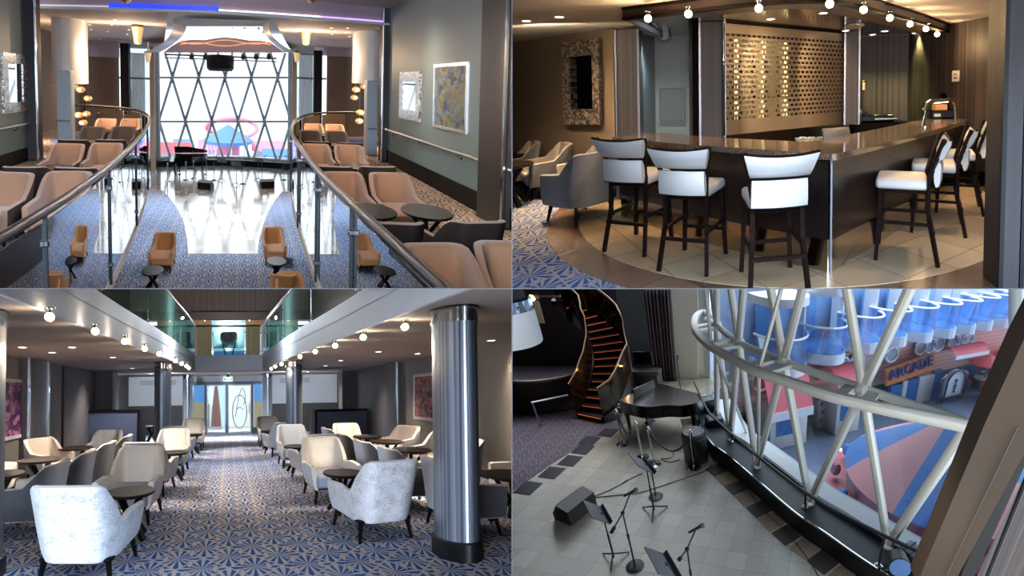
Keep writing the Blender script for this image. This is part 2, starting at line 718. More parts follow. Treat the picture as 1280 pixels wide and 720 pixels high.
def framed(name, room, x, y0, y1, z0, z1, face, art, frame_m, label, cat='picture', th=.05, w=.07):
    """Framed picture on a side wall x=const; face is the way it looks (+1 or -1 along x)."""
    t = thing(name, room, (x, (y0 + y1) / 2, z0), label, cat)
    hy, h = (y1 - y0) / 2, z1 - z0
    a, b = sorted((0, face * th))
    fr = MB()
    fr.box(a, b, -hy, hy, 0, w).box(a, b, -hy, hy, h - w, h).box(a, b, -hy, -hy + w * .6, w, h - w).box(a, b, hy - w * .6, hy, w, h - w)
    part('frame', fr, M[frame_m], room, t)
    a, b = sorted((0.004 * face, face * th * .6))
    part('painting', MB().box(a, b, -hy + w * .6, hy - w * .6, w, h - w), M[art], room, t)
    return t
# ------------------------------------------------------------------ stage gear, used in both views of the stage
def wedge_mb():
    return MB().prism_x([(-.2, 0), (.2, 0), (.2, .14), (.05, .36), (-.2, .3)], -.3, .3)


monitor = Kit([('cabinet', wedge_mb(), 'black', None, None),
               ('grille', MB().add([(-.27, .19, .165), (.27, .19, .165), (.27, .068, .342), (-.27, .068, .342), (-.27, .2, .17), (.27, .2, .17), (.27, .08, .348), (-.27, .08, .348)], [(3, 2, 1, 0), (4, 5, 6, 7), (0, 1, 5, 4), (1, 2, 6, 5), (2, 3, 7, 6), (3, 0, 4, 7)]), 'speaker_cloth', None, None),
               ('handle', MB().tube([(-.31, -.06, .16), (-.325, -.03, .17), (-.325, .05, .17), (-.31, .08, .16)], .012, 6), 'black', None, None)])
mat('speaker_cloth', (40, 44, 50), .8, spec=.2)
mat('stand_black', (20, 21, 24), .5, spec=.3)
mat('music_grey', (66, 74, 84), .5)


def stanchion_kit():
    base = MB().lathe([(.16, 0), (.165, .012), (.12, .03), (.04, .045), (.028, .06)], 24)
    pole = MB().lathe([(.028, .05), (.028, .88)], 14)
    top = MB().lathe([(.034, .86), (.036, .95), (.02, .96), (.03, .975), (.026, 1.0), (.006, 1.01)], 14)
    ring = MB().tube([(.05 * cos(a), .0, .9 + .03 * sin(a)) for a in [2 * pi * i / 10 for i in range(10)]], .007, 5, closed=True)
    return Kit([('base', base, 'chrome', None, None), ('pole', pole, 'chrome', None, None), ('finial', top, 'chrome', None, None), ('rope_ring', ring, 'chrome', None, None)])


stanchion = stanchion_kit()


def music_stand_kit(h=1.05):
    parts = []
    feet = MB()
    for k in range(3):
        a = 2 * pi * k / 3 + .5
        feet = MB().tube([(0, 0, .14), (.1 * cos(a), .1 * sin(a), .09), (.27 * cos(a), .27 * sin(a), .012)], .014, 6)
        parts.append(('foot', feet, 'stand_black', None, None))
    parts.append(('pole', MB().lathe([(.017, .05), (.017, .6), (.012, .605), (.012, h)], 10), 'stand_black', None, None))
    desk = MB()
    T = Matrix.Translation((0, 0, h)) @ Matrix.Rotation(radians(-42), 4, 'X')
    desk.rbox(-.26, .26, -.008, .008, -.05, .30, .006)
    desk.tf(T)
    parts.append(('desk', desk, 'music_grey', None, None))
    lip = MB().rbox(-.26, .26, -.07, .0, -.06, -.045, .005)
    lip.tf(T)
    parts.append(('lip', lip, 'stand_black', None, None))
    parts.append(('hinge', MB().rbox(-.03, .03, .0, .05, h - .03, h + .05, .008), 'stand_black', None, None))
    return Kit(parts)


music_stand = music_stand_kit()


def mic_stand_kit(h=.95, boom=True):
    parts = [('base', MB().lathe([(.14, 0), (.145, .012), (.12, .028), (.03, .045), (.018, .06)], 20), 'stand_black', None, None),
             ('pole', MB().lathe([(.015, .03), (.015, h * .5), (.02, h * .5), (.02, h * .56), (.011, h * .57), (.011, h)], 8), 'stand_black', None, None),
             ('clutch', MB().ball((0, 0, h), .03, n=8, m=5), 'stand_black', None, None)]
    a, b = Vector((-.1, -.1, h - .34)), Vector((.16, .12, h + .42))
    parts.append(('boom', MB().tube([a, b], .009, 6), 'stand_black', None, None))
    parts.append(('counterweight', MB().tube([a, a + (b - a) * .2], .024, 8), 'stand_black', None, None))
    parts.append(('microphone', MB().tube([b + Vector((-.09, -.05, -.04)), b + Vector((.07, .04, .03))], [.014, .02], 8), 'stand_black', None, None))
    k = len(parts) - 1
    parts.append(('mesh_head', MB().ball(b + Vector((.085, .048, .037)), .03, n=10, m=6), 'steel', k, None))
    return Kit(parts)


mic_stand = mic_stand_kit()


def piano_kit(lid_open=True):
    """Grand piano, keyboard end at -x, tail at +x, straight side at +y."""
    out = bez([(-.75, -.72, 0), (-.2, -.74, 0), (.25, -.62, 0), (.6, -.3, 0), (.95, -.12, 0), (1.15, .2, 0), (1.1, .55, 0), (.9, .7, 0)], 24)
    poly = [(p.x, p.y) for p in out] + [(-.75, .7)]
    parts = [('case', MB().prism(poly, .68, 1.0), 'black_gloss', None, None)]
    lid = MB().prism(poly, 0, .03)
    if lid_open:
        lid.tf(Matrix.Translation((0, .7, 1.02)) @ Matrix.Rotation(radians(-24), 4, 'X') @ Matrix.Translation((0, -.7, 0)))
    else:
        lid.tf(Matrix.Translation((0, 0, 1.0)))
    parts.append(('lid', lid, 'black_gloss', None, None))
    parts.append(('key_bed', MB().rbox(-1.0, -.73, -.72, .7, .62, .78, .02), 'black_gloss', None, None))
    parts.append(('keyboard', MB().box(-.98, -.78, -.6, .58, .78, .795), 'piano_ivory', 2, None))
    parts.append(('music_rest', MB().rbox(-.5, -.46, -.4, .4, 1.0, 1.28, .01), 'black_gloss', None, None))
    for x, y in ((-.72, -.55), (-.72, .55), (.85, .35)):
        parts.append(('leg', MB().lathe([(.04, .05), (.06, .4), (.085, .68)], 12, (x, y, 0)), 'black_gloss', None, None))
        parts.append(('caster', MB().ball((x, y, .03), .03, n=8, m=5), 'brass', None, None))
    parts.append(('pedal_lyre', MB().box(-.5, -.44, -.12, .12, .1, .68).box(-.56, -.4, -.14, .14, .06, .12), 'black_gloss', None, None))
    if lid_open:
        parts.append(('lid_prop', MB().tube([(.3, -.5, 1.0), (.25, -.35, 1.42)], .012, 6), 'black', None, None))
    return Kit(parts)


mat('piano_ivory', (226, 222, 210), .3)
piano = piano_kit()
piano_shut = piano_kit(False)


def balustrade(room, path, idx, s, z0, z1, zr, pane_m, rail_m, label, post_m='steel', post_lo=None, rail_from=0, off=.03, r=.022):
    """Glass balustrade along a plan curve: panes, posts with clamps, one handrail."""
    b = Vector((path[idx[0]][0], path[idx[0]][1], z0))
    t = thing('glass_balustrade', room, b, label, 'balustrade')
    o = Vector((s * off, 0))
    for i, j in zip(idx, idx[1:]):
        p0, p1 = Vector(path[i]), Vector(path[j])
        d = (p1 - p0).normalized() * .03
        seg = [Vector(path[k]) + o for k in range(i, j + 1)]
        seg[0] = seg[0] + d
        seg[-1] = seg[-1] - d
        mb = MB().ribbon([tuple(q) for q in seg], z0, z1, .016)
        part('glass_pane', mb.tf(Matrix.Translation(-b)), M[pane_m], room, t)
    for j in idx[1:]:
        q = Vector((path[j][0] + s * (off + .02), path[j][1], 0)) - Vector((b.x, b.y, 0))
        lo = (post_lo if post_lo is not None else z0) - z0
        up = MB().box(q.x - r, q.x + r, q.y - .007, q.y + .007, lo, zr - z0)
        post = part('post', up, M[post_m], room, t)
        for z in (lo + .25, zr - z0 - .3):
            part('clamp', MB().rbox(q.x - r * 2, q.x + r * 2, q.y - .02, q.y + .02, z, z + .06, .01), M['chrome'], room, post)
    part('handrail', MB().tube([Vector((x + s * off, y, zr)) - b for x, y in path[rail_from:]], .035 if room.name == 'lounge' else .045, 10), M[rail_m], room, t)
    return t
# ================================================================== lower lounge (bottom left)
BL = Room('lounge', 286, 494, 464, 1.65)
B = BL
carpet('carpet_lounge', .5, (22, 98, 172), (44, 110, 168), (206, 198, 194), (96, 102, 124), oy=.1)
mat('ceiling_mauve', (176, 160, 150), .75, var=.03, vscale=2)
stripes('slats_upper', (74, 68, 70), (112, 104, 104), 20, .6)
H = 2.5           # ceiling under the gallery
XL, XR, YB = -4.25, 4.75, 16.6
struct('floor', MB().box(XL, XR, 2.3, YB + .2, -.1, 0), M['carpet_lounge'], B)
struct('wall_left', MB().box(XL - .1, XL, 2.2, YB, 0, 7.2), M['grey_wall'], B)
struct('wall_right', MB().box(XR, XR + .1, 2.2, YB, 0, 7.2), M['grey_wall'], B)
# edge of the opening in the ceiling
eL = [(-1.85, 2.2), (-1.8, 2.9), (-1.74, 3.55), (-1.68, 4.43), (-1.58, 5.89), (-1.4, 7.9), (-1.26, 10), (-1.15, 11.8), (-1.12, 13.1)]
eR = [(2.0, 2.2), (1.93, 2.9), (1.86, 3.55), (1.78, 4.43), (1.66, 5.89), (1.44, 7.9), (1.28, 10), (1.17, 11.8), (1.13, 13.1)]
eL = [(p.x, p.y) for p in bez([(a, b, 0) for a, b in eL], 36)]
eR = [(p.x, p.y) for p in bez([(a, b, 0) for a, b in eR], 36)]
ceil = MB()
for e, xw in ((eL, XL), (eR, XR)):
    for z, fl in ((H, 0), (H + .45, 1)):
        ceil.grid([[(x, y, z), (xw, y, z)] for x, y in e])
    ceil.box(min(xw, e[-1][0]), max(xw, e[-1][0]), 13.1, YB, H, H + .45)
ceil.box(eL[-1][0], eR[-1][0], 13.1, YB, H, H + .45)
struct('ceiling', ceil, M['ceiling_mauve'], B)
fa = MB()
for e, s in ((eL, -1), (eR, 1)):
    ee = e if s < 0 else e[::-1]
    fa.ribbon(ee, H - .01, H + .27, -.05)
    fa.ribbon(ee, H + .29, H + .52, -.05)
    q = [(x + s * .02, y) for x, y in ee]
    fa.ribbon(q, H + .26, H + .30, -.03)
fa.box(eL[-1][0], eR[-1][0], 13.02, 13.1, H - .01, H + .27).box(eL[-1][0], eR[-1][0], 13.02, 13.1, H + .29, H + .52).box(eL[-1][0], eR[-1][0], 13.05, 13.1, H + .2, H + .4)
struct('trim_1', fa, M['white_paint'], B)

# gallery above: side walls, ceiling and the slatted back wall
struct('ceiling_upper', MB().box(XL, XR, 2.2, 19, 7.0, 7.1), M['dark_wall'], B)
struct('wall_upper', MB().box(XL, XR, 17.2, 17.3, 5.35, 7.0), M['slats_upper'], B)
struct('wall_upper_sides', MB().box(XL, XL + 1.6, 6, 17.2, 2.95, 7).box(XR - 1.6, XR, 6, 17.2, 2.95, 7), M['brown_panel'], B)
struct('beam_upper', MB().box(XL, XR, 16.9, 17.3, 5.0, 5.35), M['brown_panel'], B)
for k, (px, lab) in enumerate(((256, 'small spotlight under the dark upper beam, left one of the pair'), (312, 'small spotlight under the dark upper beam, right one of the pair'))):
    p = B.at(px, 393, y=16.85)
    bulb_kit.place('spotlight', B, (p.x, 16.95, 5.0), 0, lab, 'light', 'spotlights on the upper beam', scale=.35)
stripes('slats_tan', (120, 98, 76), (176, 146, 112), 24, .6)
sb = MB()
for x0, x1 in ((-1.75, -.75), (.75, 1.75)):
    sb.box(x0, x1, 17.0, 17.1, 3.0, 5.0)
struct('wall_upper_back', sb, M['slats_tan'], B)
mat('mirror', (225, 232, 238), .03, metal=1.0)
n = mat('sky_glow', (160, 196, 226), .4, emit=(190, 222, 246), es=.75)
n = mat('sea_blue', (60, 110, 170), .4, emit=(86, 150, 214), es=.5)
# window band at the far end of the upper floor
struct('window_1', MB().box(-.75, .75, 17.05, 17.1, 3.0, 3.75), M['sky_glow'], B)
struct('window_2', MB().box(-.75, .75, 17.03, 17.05, 3.25, 3.62), M['sea_blue'], B)
mat('mirror_blue', (120, 150, 160), .18, metal=.8)
struct('wall_upper_mirror', MB().box(-.75, .75, 17.05, 17.1, 3.75, 5.0), M['mirror_blue'], B)
t = thing('upper_table', B, (0, 16.2, 2.95), 'dark drum-topped table seen through the end glass of the upper gallery', 'table')
part('table_top', MB().lathe([(.2, .95), (.34, 1.05), (.36, 1.3), (.3, 1.36)], 20), M['black'], B, t)
for s in (-1, 1):
    part('leg', MB().bar((s * .05, 0, 0), (s * .28, 0, 1.0), .05), M['black'], B, t)


for e, s, side in ((eL, -1, 'left'), (eR, 1, 'right')):
    balustrade(B, e, [10, 16, 21, 26, 31, 36], s, H + .33, H + 1.5, H + 1.55, 'pane_green', 'handrail_wood', f'green tinted glass balustrade above the {side} ceiling edge of the lounge', rail_from=8)
endp = [(-1.08 + 2.16 * i / 12, 13.06) for i in range(13)]
balustrade(B, endp, [0, 3, 9, 12], 0, H + .35, H + 1.5, H + 1.52, 'pane', 'steel', 'clear glass balustrade closing the far end of the gallery opening')

# far wall with doors, panels and vents
wb = MB().box(XL, -1.56, YB, YB + .1, 0, H).box(1.5, XR, YB, YB + .1, 0, H).box(-1.56, 1.5, YB, YB + .1, 2.22, H)
struct('wall_back', wb, M['white_paint'], B)
struct('trim_2', MB().box(XL, -1.56, YB - .03, YB, 0, 1.25).box(1.5, XR, YB - .03, YB, 0, 1.25), M['brown_panel'], B)
mat('door_frame', (70, 82, 100), .4, metal=.3)
fr = MB().box(-1.56, 1.5, YB - .06, YB + .1, 2.1, 2.24)
for x in (-1.54, -.98, -.08, 1.0, 1.47):
    fr.box(x - .05, x + .05, YB - .05, YB + .06, 0, 2.1)
fr.box(-1.54, -.98, YB - .04, YB, 0, .25).box(1.0, 1.47, YB - .04, YB, 0, .25)
struct('trim_3', fr, M['door_frame'], B)
for k, (x0, x1) in enumerate(((-.93, -.13), (-.03, .95))):
    t = link(bpy.data.objects.new(f'door_{k+1}', None))
    t.matrix_world = frame(B, (x0, YB, 0))
    prop(t, kind='structure')
    w = x1 - x0
    part('door_pane', MB().box(.04, w - .04, 0, .012, .08, 2.06), M['door_pane'], B, t)
    part('door_frame', MB().box(0, .04, -.01, .03, 0, 2.1).box(w - .04, w, -.01, .03, 0, 2.1).box(.04, w - .04, -.01, .03, 0, .08).box(.04, w - .04, -.01, .03, 2.05, 2.1), M['steel'], B, t)
    part('door_handle', MB().tube([(w * .1 if k == 0 else w - .08, -.05, .85), (w * .1 if k == 0 else w - .08, -.05, 1.3)], .02, 8), M['brass'], B, t)
    if k == 1:
        ring = [(w * .5 + .3 * cos(a), -.012, .93 + .72 * sin(a)) for a in [2 * pi * i / 36 for i in range(36)]]
        mk = MB().tube(ring, .02, 6, closed=True)
        mk.tube(bez([(w * .32, -.012, .7), (w * .45, -.012, 1.5), (w * .62, -.012, 1.95), (w * .75, -.012, 1.55), (w * .66, -.012, 1.2)], 20), .016, 6)
        mk.tube(bez([(w * .35, -.012, 1.0), (w * .5, -.012, 1.12), (w * .68, -.012, 1.0)], 10), .016, 6)
        part('etched_emblem', mk, M['door_frame'], B, t)
for k, (x0, x1) in enumerate(((-1.49, -1.03), (1.05, 1.42))):
    struct(f'window_{k+3}', MB().box(x0, x1, YB, YB + .012, .25, 2.1), M['door_pane'], B)
# vestibule behind the doors
mat('vestibule_floor', (226, 220, 212), .25)
mat('vestibule_tan', (176, 158, 128), .6)
struct('floor_vestibule', MB().box(-3, 3, YB + .1, 21, -.1, -.005), M['vestibule_floor'], B)
struct('wall_vestibule', MB().box(-3, -1.0, 20.2, 20.3, 0, 1.3).box(1.3, 3, 20.2, 20.3, 0, 1.3).box(-3, 3, 20.2, 20.3, 2.5, 2.8), M['vestibule_tan'], B)
struct('window_5', MB().box(-3, -1.0, 20.25, 20.28, 1.3, 2.5).box(1.3, 3, 20.25, 20.28, 1.3, 2.5), M['sea_blue'], B)
mat('bright_white', (240, 240, 238), .6, emit=(255, 255, 255), es=.3)  # white walls glow: vestibule brightness put into the material
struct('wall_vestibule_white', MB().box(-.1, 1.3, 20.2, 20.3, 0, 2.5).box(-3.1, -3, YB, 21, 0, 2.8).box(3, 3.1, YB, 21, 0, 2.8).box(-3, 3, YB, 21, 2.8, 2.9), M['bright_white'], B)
mat('red_brown', (120, 74, 66), .5)
struct('window_6', MB().box(-1.0, -.1, 20.25, 20.28, 0, 2.5), M['sky_glow'], B)
t = thing('hall_sculpture', B, (-.62, 19.2, 0), 'tall reddish tapering sculpture standing beyond the left glass door', 'sculpture')
part('spire', MB().lathe([(.26, .12), (.2, 1.0), (.1, 1.9), (.05, 2.2)], 8), M['red_brown'], B, t)
part('plinth', MB().rbox(-.3, .3, -.2, .2, 0, .12, .02), M['steel'], B, t)
# exit sign
mat('exit_green', (40, 150, 90), .5, emit=(60, 190, 110), es=.8)
mat('sign_white', (240, 250, 240), .5, emit=(235, 255, 240), es=1.0)
p = B.at(285, 468, y=15.6)
t = thing('exit_sign', B, (p.x, 15.6, 2.3), 'green and white exit sign hanging over the glass doors', 'sign')
part('panel', MB().rbox(-.19, .19, -.02, .02, -.08, .09, .008), M['sign_white'], B, t)
part('arrow_field', MB().box(-.17, -.06, -.026, -.02, -.05, .06), M['exit_green'], B, t)
g = MB().box(.03, .17, -.026, -.02, -.05, .06)
part('pictogram_field', g, M['exit_green'], B, t)
run = MB().ball((.1, -.03, .045), .015, n=8, m=5).bar((.1, -.03, .03), (.085, -.03, -.01), .016).bar((.085, -.03, -.01), (.12, -.03, -.04), .01).bar((.085, -.03, -.01), (.05, -.03, -.035), .01).bar((.1, -.03, .025), (.135, -.03, .005), .009).bar((.1, -.03, .025), (.06, -.03, .01), .009)
part('running_figure', run, M['sign_white'], B, t)
part('hanger', MB().box(-.06, .06, -.02, .02, .09, .2), M['black'], B, t)
# air vents on the white upper panels
mat('vent_grey', (168, 172, 176), .5)
for k, (x0, x1, w) in enumerate(((-3.75, -2.75, 'left of the doors, outer one'), (-2.6, -2.2, 'left of the doors, inner one'), (2.15, 2.8, 'right of the doors, inner one'), (2.95, 3.5, 'right of the doors, outer one'))):
    t = thing('air_vent', B, ((x0 + x1) / 2, YB - .005, 2.1), 'pale louvred air vent on the white wall panel ' + w, 'vent', 'end wall vents')
    hw = (x1 - x0) / 2
    part('frame', MB().box(-hw, hw, -.02, 0, 0, .03).box(-hw, hw, -.02, 0, .25, .28).box(-hw, -hw + .03, -.02, 0, .03, .25).box(hw - .03, hw, -.02, 0, .03, .25), M['white_paint'], B, t)
    lv = MB()
    for q in range(7):
        lv.box(-hw + .03, hw - .03, -.012, -.003, .04 + q * .03, .06 + q * .03)
    part('louvres', lv, M['vent_grey'], B, t)

# side walls: darker rear halves, pilasters, light panels
struct('wall_left_dark', MB().box(XL, XL + .06, 10.2, YB, 0, H), M['dark_wall'], B)
struct('wall_right_dark', MB().box(XR - .06, XR, 11.2, YB, 0, H), M['dark_wall'], B)
for nm, x, y0, y1 in (('trim_4', XL, 8.2, 9.1), ('trim_5', XR - .16, 10.3, 11.2)):
    struct(nm, MB().box(x, x + .16, y0, y1, 0, H), M['rib_dark'], B)
for nm, x, y in (('trim_6', XL + .16, 8.2), ('trim_7', XL + .16, 9.06), ('trim_8', XR - .2, 10.3)):
    struct(nm, MB().box(x, x + .035, y, y + .06, 0, H), M['chrome'], B)
for nm, x, y in (('trim_9', XL, 12.5), ('trim_10', XR - .6, 14)):
    struct(nm, MB().box(x, x + .6, y, y + .5, 0, H), M['rib_dark'], B)
struct('baseboard_left', MB().box(XL, XL + .02, 2.2, 10.2, 0, .14), M['black_wood'], B)
struct('baseboard_right', MB().box(XR - .02, XR, 2.2, 11.2, 0, .14), M['black_wood'], B)


def abstract(key, cols, scale, seed, bright=.0):
    n = mat(key, cols[0], .5, spec=.15)
    v = n.new('ShaderNodeTexVoronoi')
    w = n.noise(n.nat(), 4, 4, .7)
    vm = n.new('ShaderNodeVectorMath', operation='ADD')
    n.put(vm.inputs[0], n.nat(1, 1, 1))
    vm2 = n.new('ShaderNodeVectorMath', operation='SCALE')
    n.put(vm2.inputs[0], w[1])
    vm2.inputs['Scale'].default_value = .35
    n.put(vm.inputs[1], vm2.outputs[0])
    n.put(v.inputs['Vector'], vm.outputs[0])
    v.inputs['Scale'].default_value = scale
    f = n.noise(vm.outputs[0], scale * .6, 5, .7)[0]
    h = n.xyz(v.outputs['Color'])[0]
    k = n.m('ADD', n.m('MULTIPLY', h, .45), n.m('MULTIPLY', f, .55))
    st = [(.25 + .5 * i / (len(cols) - 1), lin(c)) for i, c in enumerate(cols)]
    n.put(n.bsdf.inputs['Base Color'], n.ramp(k, st))
    return n


abstract('art_purple', [(16, 8, 26), (58, 20, 70), (120, 44, 104), (176, 120, 160), (40, 14, 40)], 9, 1)
n = abstract('art_orange', [(14, 10, 14), (44, 24, 34), (110, 108, 120), (186, 74, 26), (60, 24, 18)], 11, 2)
mat('frame_pale', (186, 180, 180), .4)
yy = B.at(36, 500, x=XL).y
framed('framed_painting', B, XL, B.at(2, 500, x=XL).y, B.at(37, 500, x=XL).y, .85, 2.05, 1, 'art_purple', 'frame_pale', 'framed purple abstract painting on the left wall')
framed('framed_painting', B, XR, B.at(554, 500, x=XR).y, B.at(519, 500, x=XR).y, .95, 2.1, -1, 'art_orange', 'frame_pale', 'framed orange and black abstract painting on the right wall')
for x, s, y, lab in ((XL, 1, B.at(58, 511, x=XL).y, 'round white wall speaker left of the purple painting end of the left wall'), (XR, -1, B.at(494, 511, x=XR).y, 'round white wall speaker between dark pilaster and orange painting')):
    t = thing('wall_speaker', B, (x, y, 1.42), lab, 'speaker')
    w = MB().lathe([(.11, 0), (.11, .025), (.09, .04), (.01, .045)], 20)
    w.tf(Matrix.Rotation(pi / 2 * s, 4, 'Y'))
    part('grille', w, M['white_paint'], B, t)
    w = MB().lathe([(.125, 0), (.125, .015)], 20)
    w.tf(Matrix.Rotation(pi / 2 * s, 4, 'Y'))
    part('bezel', w, M['vent_grey'], B, t)

# navy booth dividers
mat('navy', (36, 44, 66), .5, var=.08)
for px0, px1, py, y, lab in ((108, 172, 513, 12.0, 'navy high-backed booth divider in front of the dark left wall'), (396, 460, 512, 13.0, 'navy high-backed booth divider in front of the dark right wall')):
    a, b = B.at(px0, py, y=y), B.at(px1, py, y=y)
    t = thing('booth_divider', B, ((a.x + b.x) / 2, y, 0), lab, 'booth')
    hw = (b.x - a.x) / 2
    part('panel', MB().rbox(-hw, hw, 0, .12, .08, a.z - .06, .02), M['navy'], B, t)
    part('cap_rail', MB().rbox(-hw - .03, hw + .03, -.03, .15, a.z - .06, a.z, .015), M['black_wood'], B, t)
    part('end_post', MB().rbox(hw if px0 < 200 else -hw - .06, hw + .06 if px0 < 200 else -hw, -.02, .9, 0, a.z - .03, .015), M['black_wood'], B, t)
    part('bench_seat', MB().rbox(-hw, hw, .12, .6, .1, .45, .03), M['black'], B, t)
for px, y, lab in ((190, 13.6, 'dark bar table in the booth corner left of the second column'), (420, 14.4, 'dark table in the shadow behind the right navy booth')):
    p = B.at(px, 530, y=y)
    table_big.place('cocktail_table', B, (p.x, y, 0), 0, lab, 'table', 'lounge tables')


def column(px, d, y, x, lab):
    t = thing('column', B, (x, y, 0), lab, 'column', 'lounge columns')
    r = d / 2
    part('shaft', MB().lathe([(r, .18), (r, H - .16)], 40), M['rib_column'], B, t)
    part('collar', MB().lathe([(r + .012, H - .16), (r + .012, H - .02)], 40), M['chrome'], B, t)
    part('ceiling_ring', MB().lathe([(r + .02, H - .02), (r + .02, H - .002)], 40), M['black'], B, t)
    part('base', MB().lathe([(r + .025, 0), (r + .025, .17), (r, .185)], 40), M['black'], B, t)


column(0, .41, 3.78, 2.27, 'striped grey column with chrome collar beside the right foreground armchair')
column(0, .41, 3.75, -2.3, 'striped grey column cut off at the left edge of the lounge')
column(0, .41, 9.7, -1.62, 'striped grey column with chrome collar behind the left aisle chairs')
column(0, .41, 9.7, 1.64, 'striped grey column with chrome collar behind the right aisle chairs')
column(0, .4, 15.2, -1.58, 'slim far column left of the glass doors')
column(0, .4, 15.2, 1.5, 'slim far column right of the glass doors')

# ------------------------------------------------------------------ furniture
A_ = [
    # x, y, turn, label
    (-1.29, 3.78, -6, 'white patterned wing armchair with its back to us, nearest one left of the aisle'),
    (-1.30, 5.35, 176, 'cream armchair facing us behind the nearest small table left of the aisle'),
    (-1.32, 6.75, -8, 'white patterned armchair turned away, third along the left of the aisle'),
    (-1.22, 8.35, 178, 'cream armchair facing us, fourth along the left of the aisle'),
    (-1.28, 9.95, -8, 'white armchair turned away beside the left column, fifth along the left of the aisle'),
    (-1.10, 11.9, 178, 'farthest cream armchair facing us on the left of the aisle, nearest the doors'),
    (1.66, 4.50, 10, 'white patterned wing armchair with its back to us left of the big right column'),
    (1.56, 6.00, 184, 'cream armchair facing us behind the nearest small table right of the aisle'),
    (1.60, 7.3, 12, 'white patterned armchair turned away, third along the right of the aisle'),
    (1.48, 8.75, 182, 'cream armchair facing us, fourth along the right of the aisle'),
    (1.36, 10.4, 12, 'white armchair turned away in front of the right rear column'),
    (1.28, 12.4, 182, 'farthest cream armchair facing us on the right of the aisle, nearest the doors'),
]
for x, y, a, lab in A_:
    armchair.place('wing_armchair', B, (x, y, 0), radians(a), lab, 'armchair', 'armchairs along the aisle')
for x, y, lab in ((-1.12, 4.55, 'small round dark table between the two nearest armchairs left of the aisle'),
                  (-1.05, 7.6, 'small round dark table between the third and fourth armchairs left of the aisle'),
                  (-1.0, 10.95, 'small round dark table between the fifth and last armchairs left of the aisle'),
                  (1.55, 5.22, 'small round dark table between the two nearest armchairs right of the aisle'),
                  (1.40, 8.0, 'small round dark table between the third and fourth armchairs right of the aisle'),
                  (1.2, 11.4, 'small round dark table between the last two armchairs right of the aisle')):
    table_small.place('cocktail_table', B, (x, y, 0), .2, lab, 'table', 'small tables along the aisle')
B_ = [
    (-2.42, 4.95, 92, 'dark grey tub chair turned to the left wall, nearest of its row'),
    (-2.38, 5.85, 95, 'dark grey tub chair turned to the left wall, second of its row'),
    (-2.40, 6.95, 92, 'dark grey tub chair turned to the left wall, third of its row'),
    (-2.38, 8.1, 95, 'dark grey tub chair turned to the left wall, last of its row'),
    (2.74, 4.45, -86, 'grey tub chair half hidden behind the big right column'),
    (2.58, 5.45, -92, 'dark grey tub chair turned to the right wall, just behind the right foreground armchair'),
    (2.50, 6.3, -88, 'dark grey tub chair turned to the right wall, second of its row'),
    (2.52, 7.45, -92, 'dark grey tub chair turned to the right wall, third of its row'),
    (2.52, 8.7, -90, 'dark grey tub chair turned to the right wall, farthest of its row'),
]
for x, y, a, lab in B_:
    tub.place('tub_chair', B, (x, y, 0), radians(a), lab, 'chair', 'tub chairs facing the side walls')
C_ = [
    (-3.72, 6.35, -80, 'beige tub chair against the left wall under the purple painting'),
    (-3.45, 7.75, -120, 'beige tub chair against the left wall beside the dark pilaster'),
    (-2.85, 9.2, 180, 'beige tub chair facing us in front of the left navy booth'),
    (4.02, 5.1, 78, 'beige tub chair facing left at the right edge of the lounge'),
    (3.65, 6.15, 90, 'beige tub chair mostly hidden behind the big right column'),
    (3.85, 7.1, 110, 'beige tub chair under the orange painting'),
    (3.85, 8.6, 115, 'beige tub chair in front of the right dark pilaster'),
    (2.98, 9.6, 176, 'beige tub chair facing us in front of the right navy booth'),
]
for x, y, a, lab in C_:
    tub.place('tub_chair', B, (x, y, 0), radians(a), lab, 'chair', 'tub chairs facing the aisle')
for x, y, lab in ((-3.12, 5.5, 'round dark table between the nearest chairs at the left wall'),
                  (-3.15, 6.75, 'round dark table in the middle of the left wall seats'),
                  (-3.12, 8.2, 'round dark table nearest the left navy booth'),
                  (3.42, 4.5, 'round dark table cut off at the right edge of the lounge'),
                  (3.22, 6.72, 'round dark table between the tub chairs under the orange painting'),
                  (3.3, 7.95, 'round dark table in front of the right dark pilaster'),
                  (3.24, 8.95, 'round dark table nearest the right navy booth')):
    table_big.place('cocktail_table', B, (x, y, 0), .3, lab, 'table', 'lounge tables')

# ------------------------------------------------------------------ lights
spots = [(62, 396), (119, 414), (156, 426.5), (181, 436), (199, 442), (219, 451), (227, 454.5), (233, 457.5), (236, 460)]
for i, (px, py) in enumerate(spots):
    p = B.at(px, py, z=H - .085)
    bulb_kit.place('ceiling_bulb', B, (p.x, p.y, H - .001), 0, f'glowing bare bulb under the left gallery edge, number {i+1} counting away from us', 'light', 'bulbs under the gallery edge')
    if i < 6:
        lamp('bulb_light', B, (p.x, p.y, H - .3), 11, (255, 236, 212), 'POINT', .06)
spots = [(506, 408.5), (454, 421.5), (419, 432), (394, 439.5), (375, 445.5), (352, 455), (344, 458), (339, 461)]
for i, (px, py) in enumerate(spots):
    p = B.at(px, py, z=H - .085)
    bulb_kit.place('ceiling_bulb', B, (p.x, p.y, H - .001), 0, f'glowing bare bulb under the right gallery edge, number {i+1} counting away from us', 'light', 'bulbs under the gallery edge')
    if i < 6:
        lamp('bulb_light', B, (p.x, p.y, H - .3), 11, (255, 236, 212), 'POINT', .06)
downs = [(28, 434), (65, 440.5), (90, 434), (141, 446.5), (198, 457), (552, 422.5), (614, 425.5), (473, 439.5), (522, 442), (426, 450.5)]
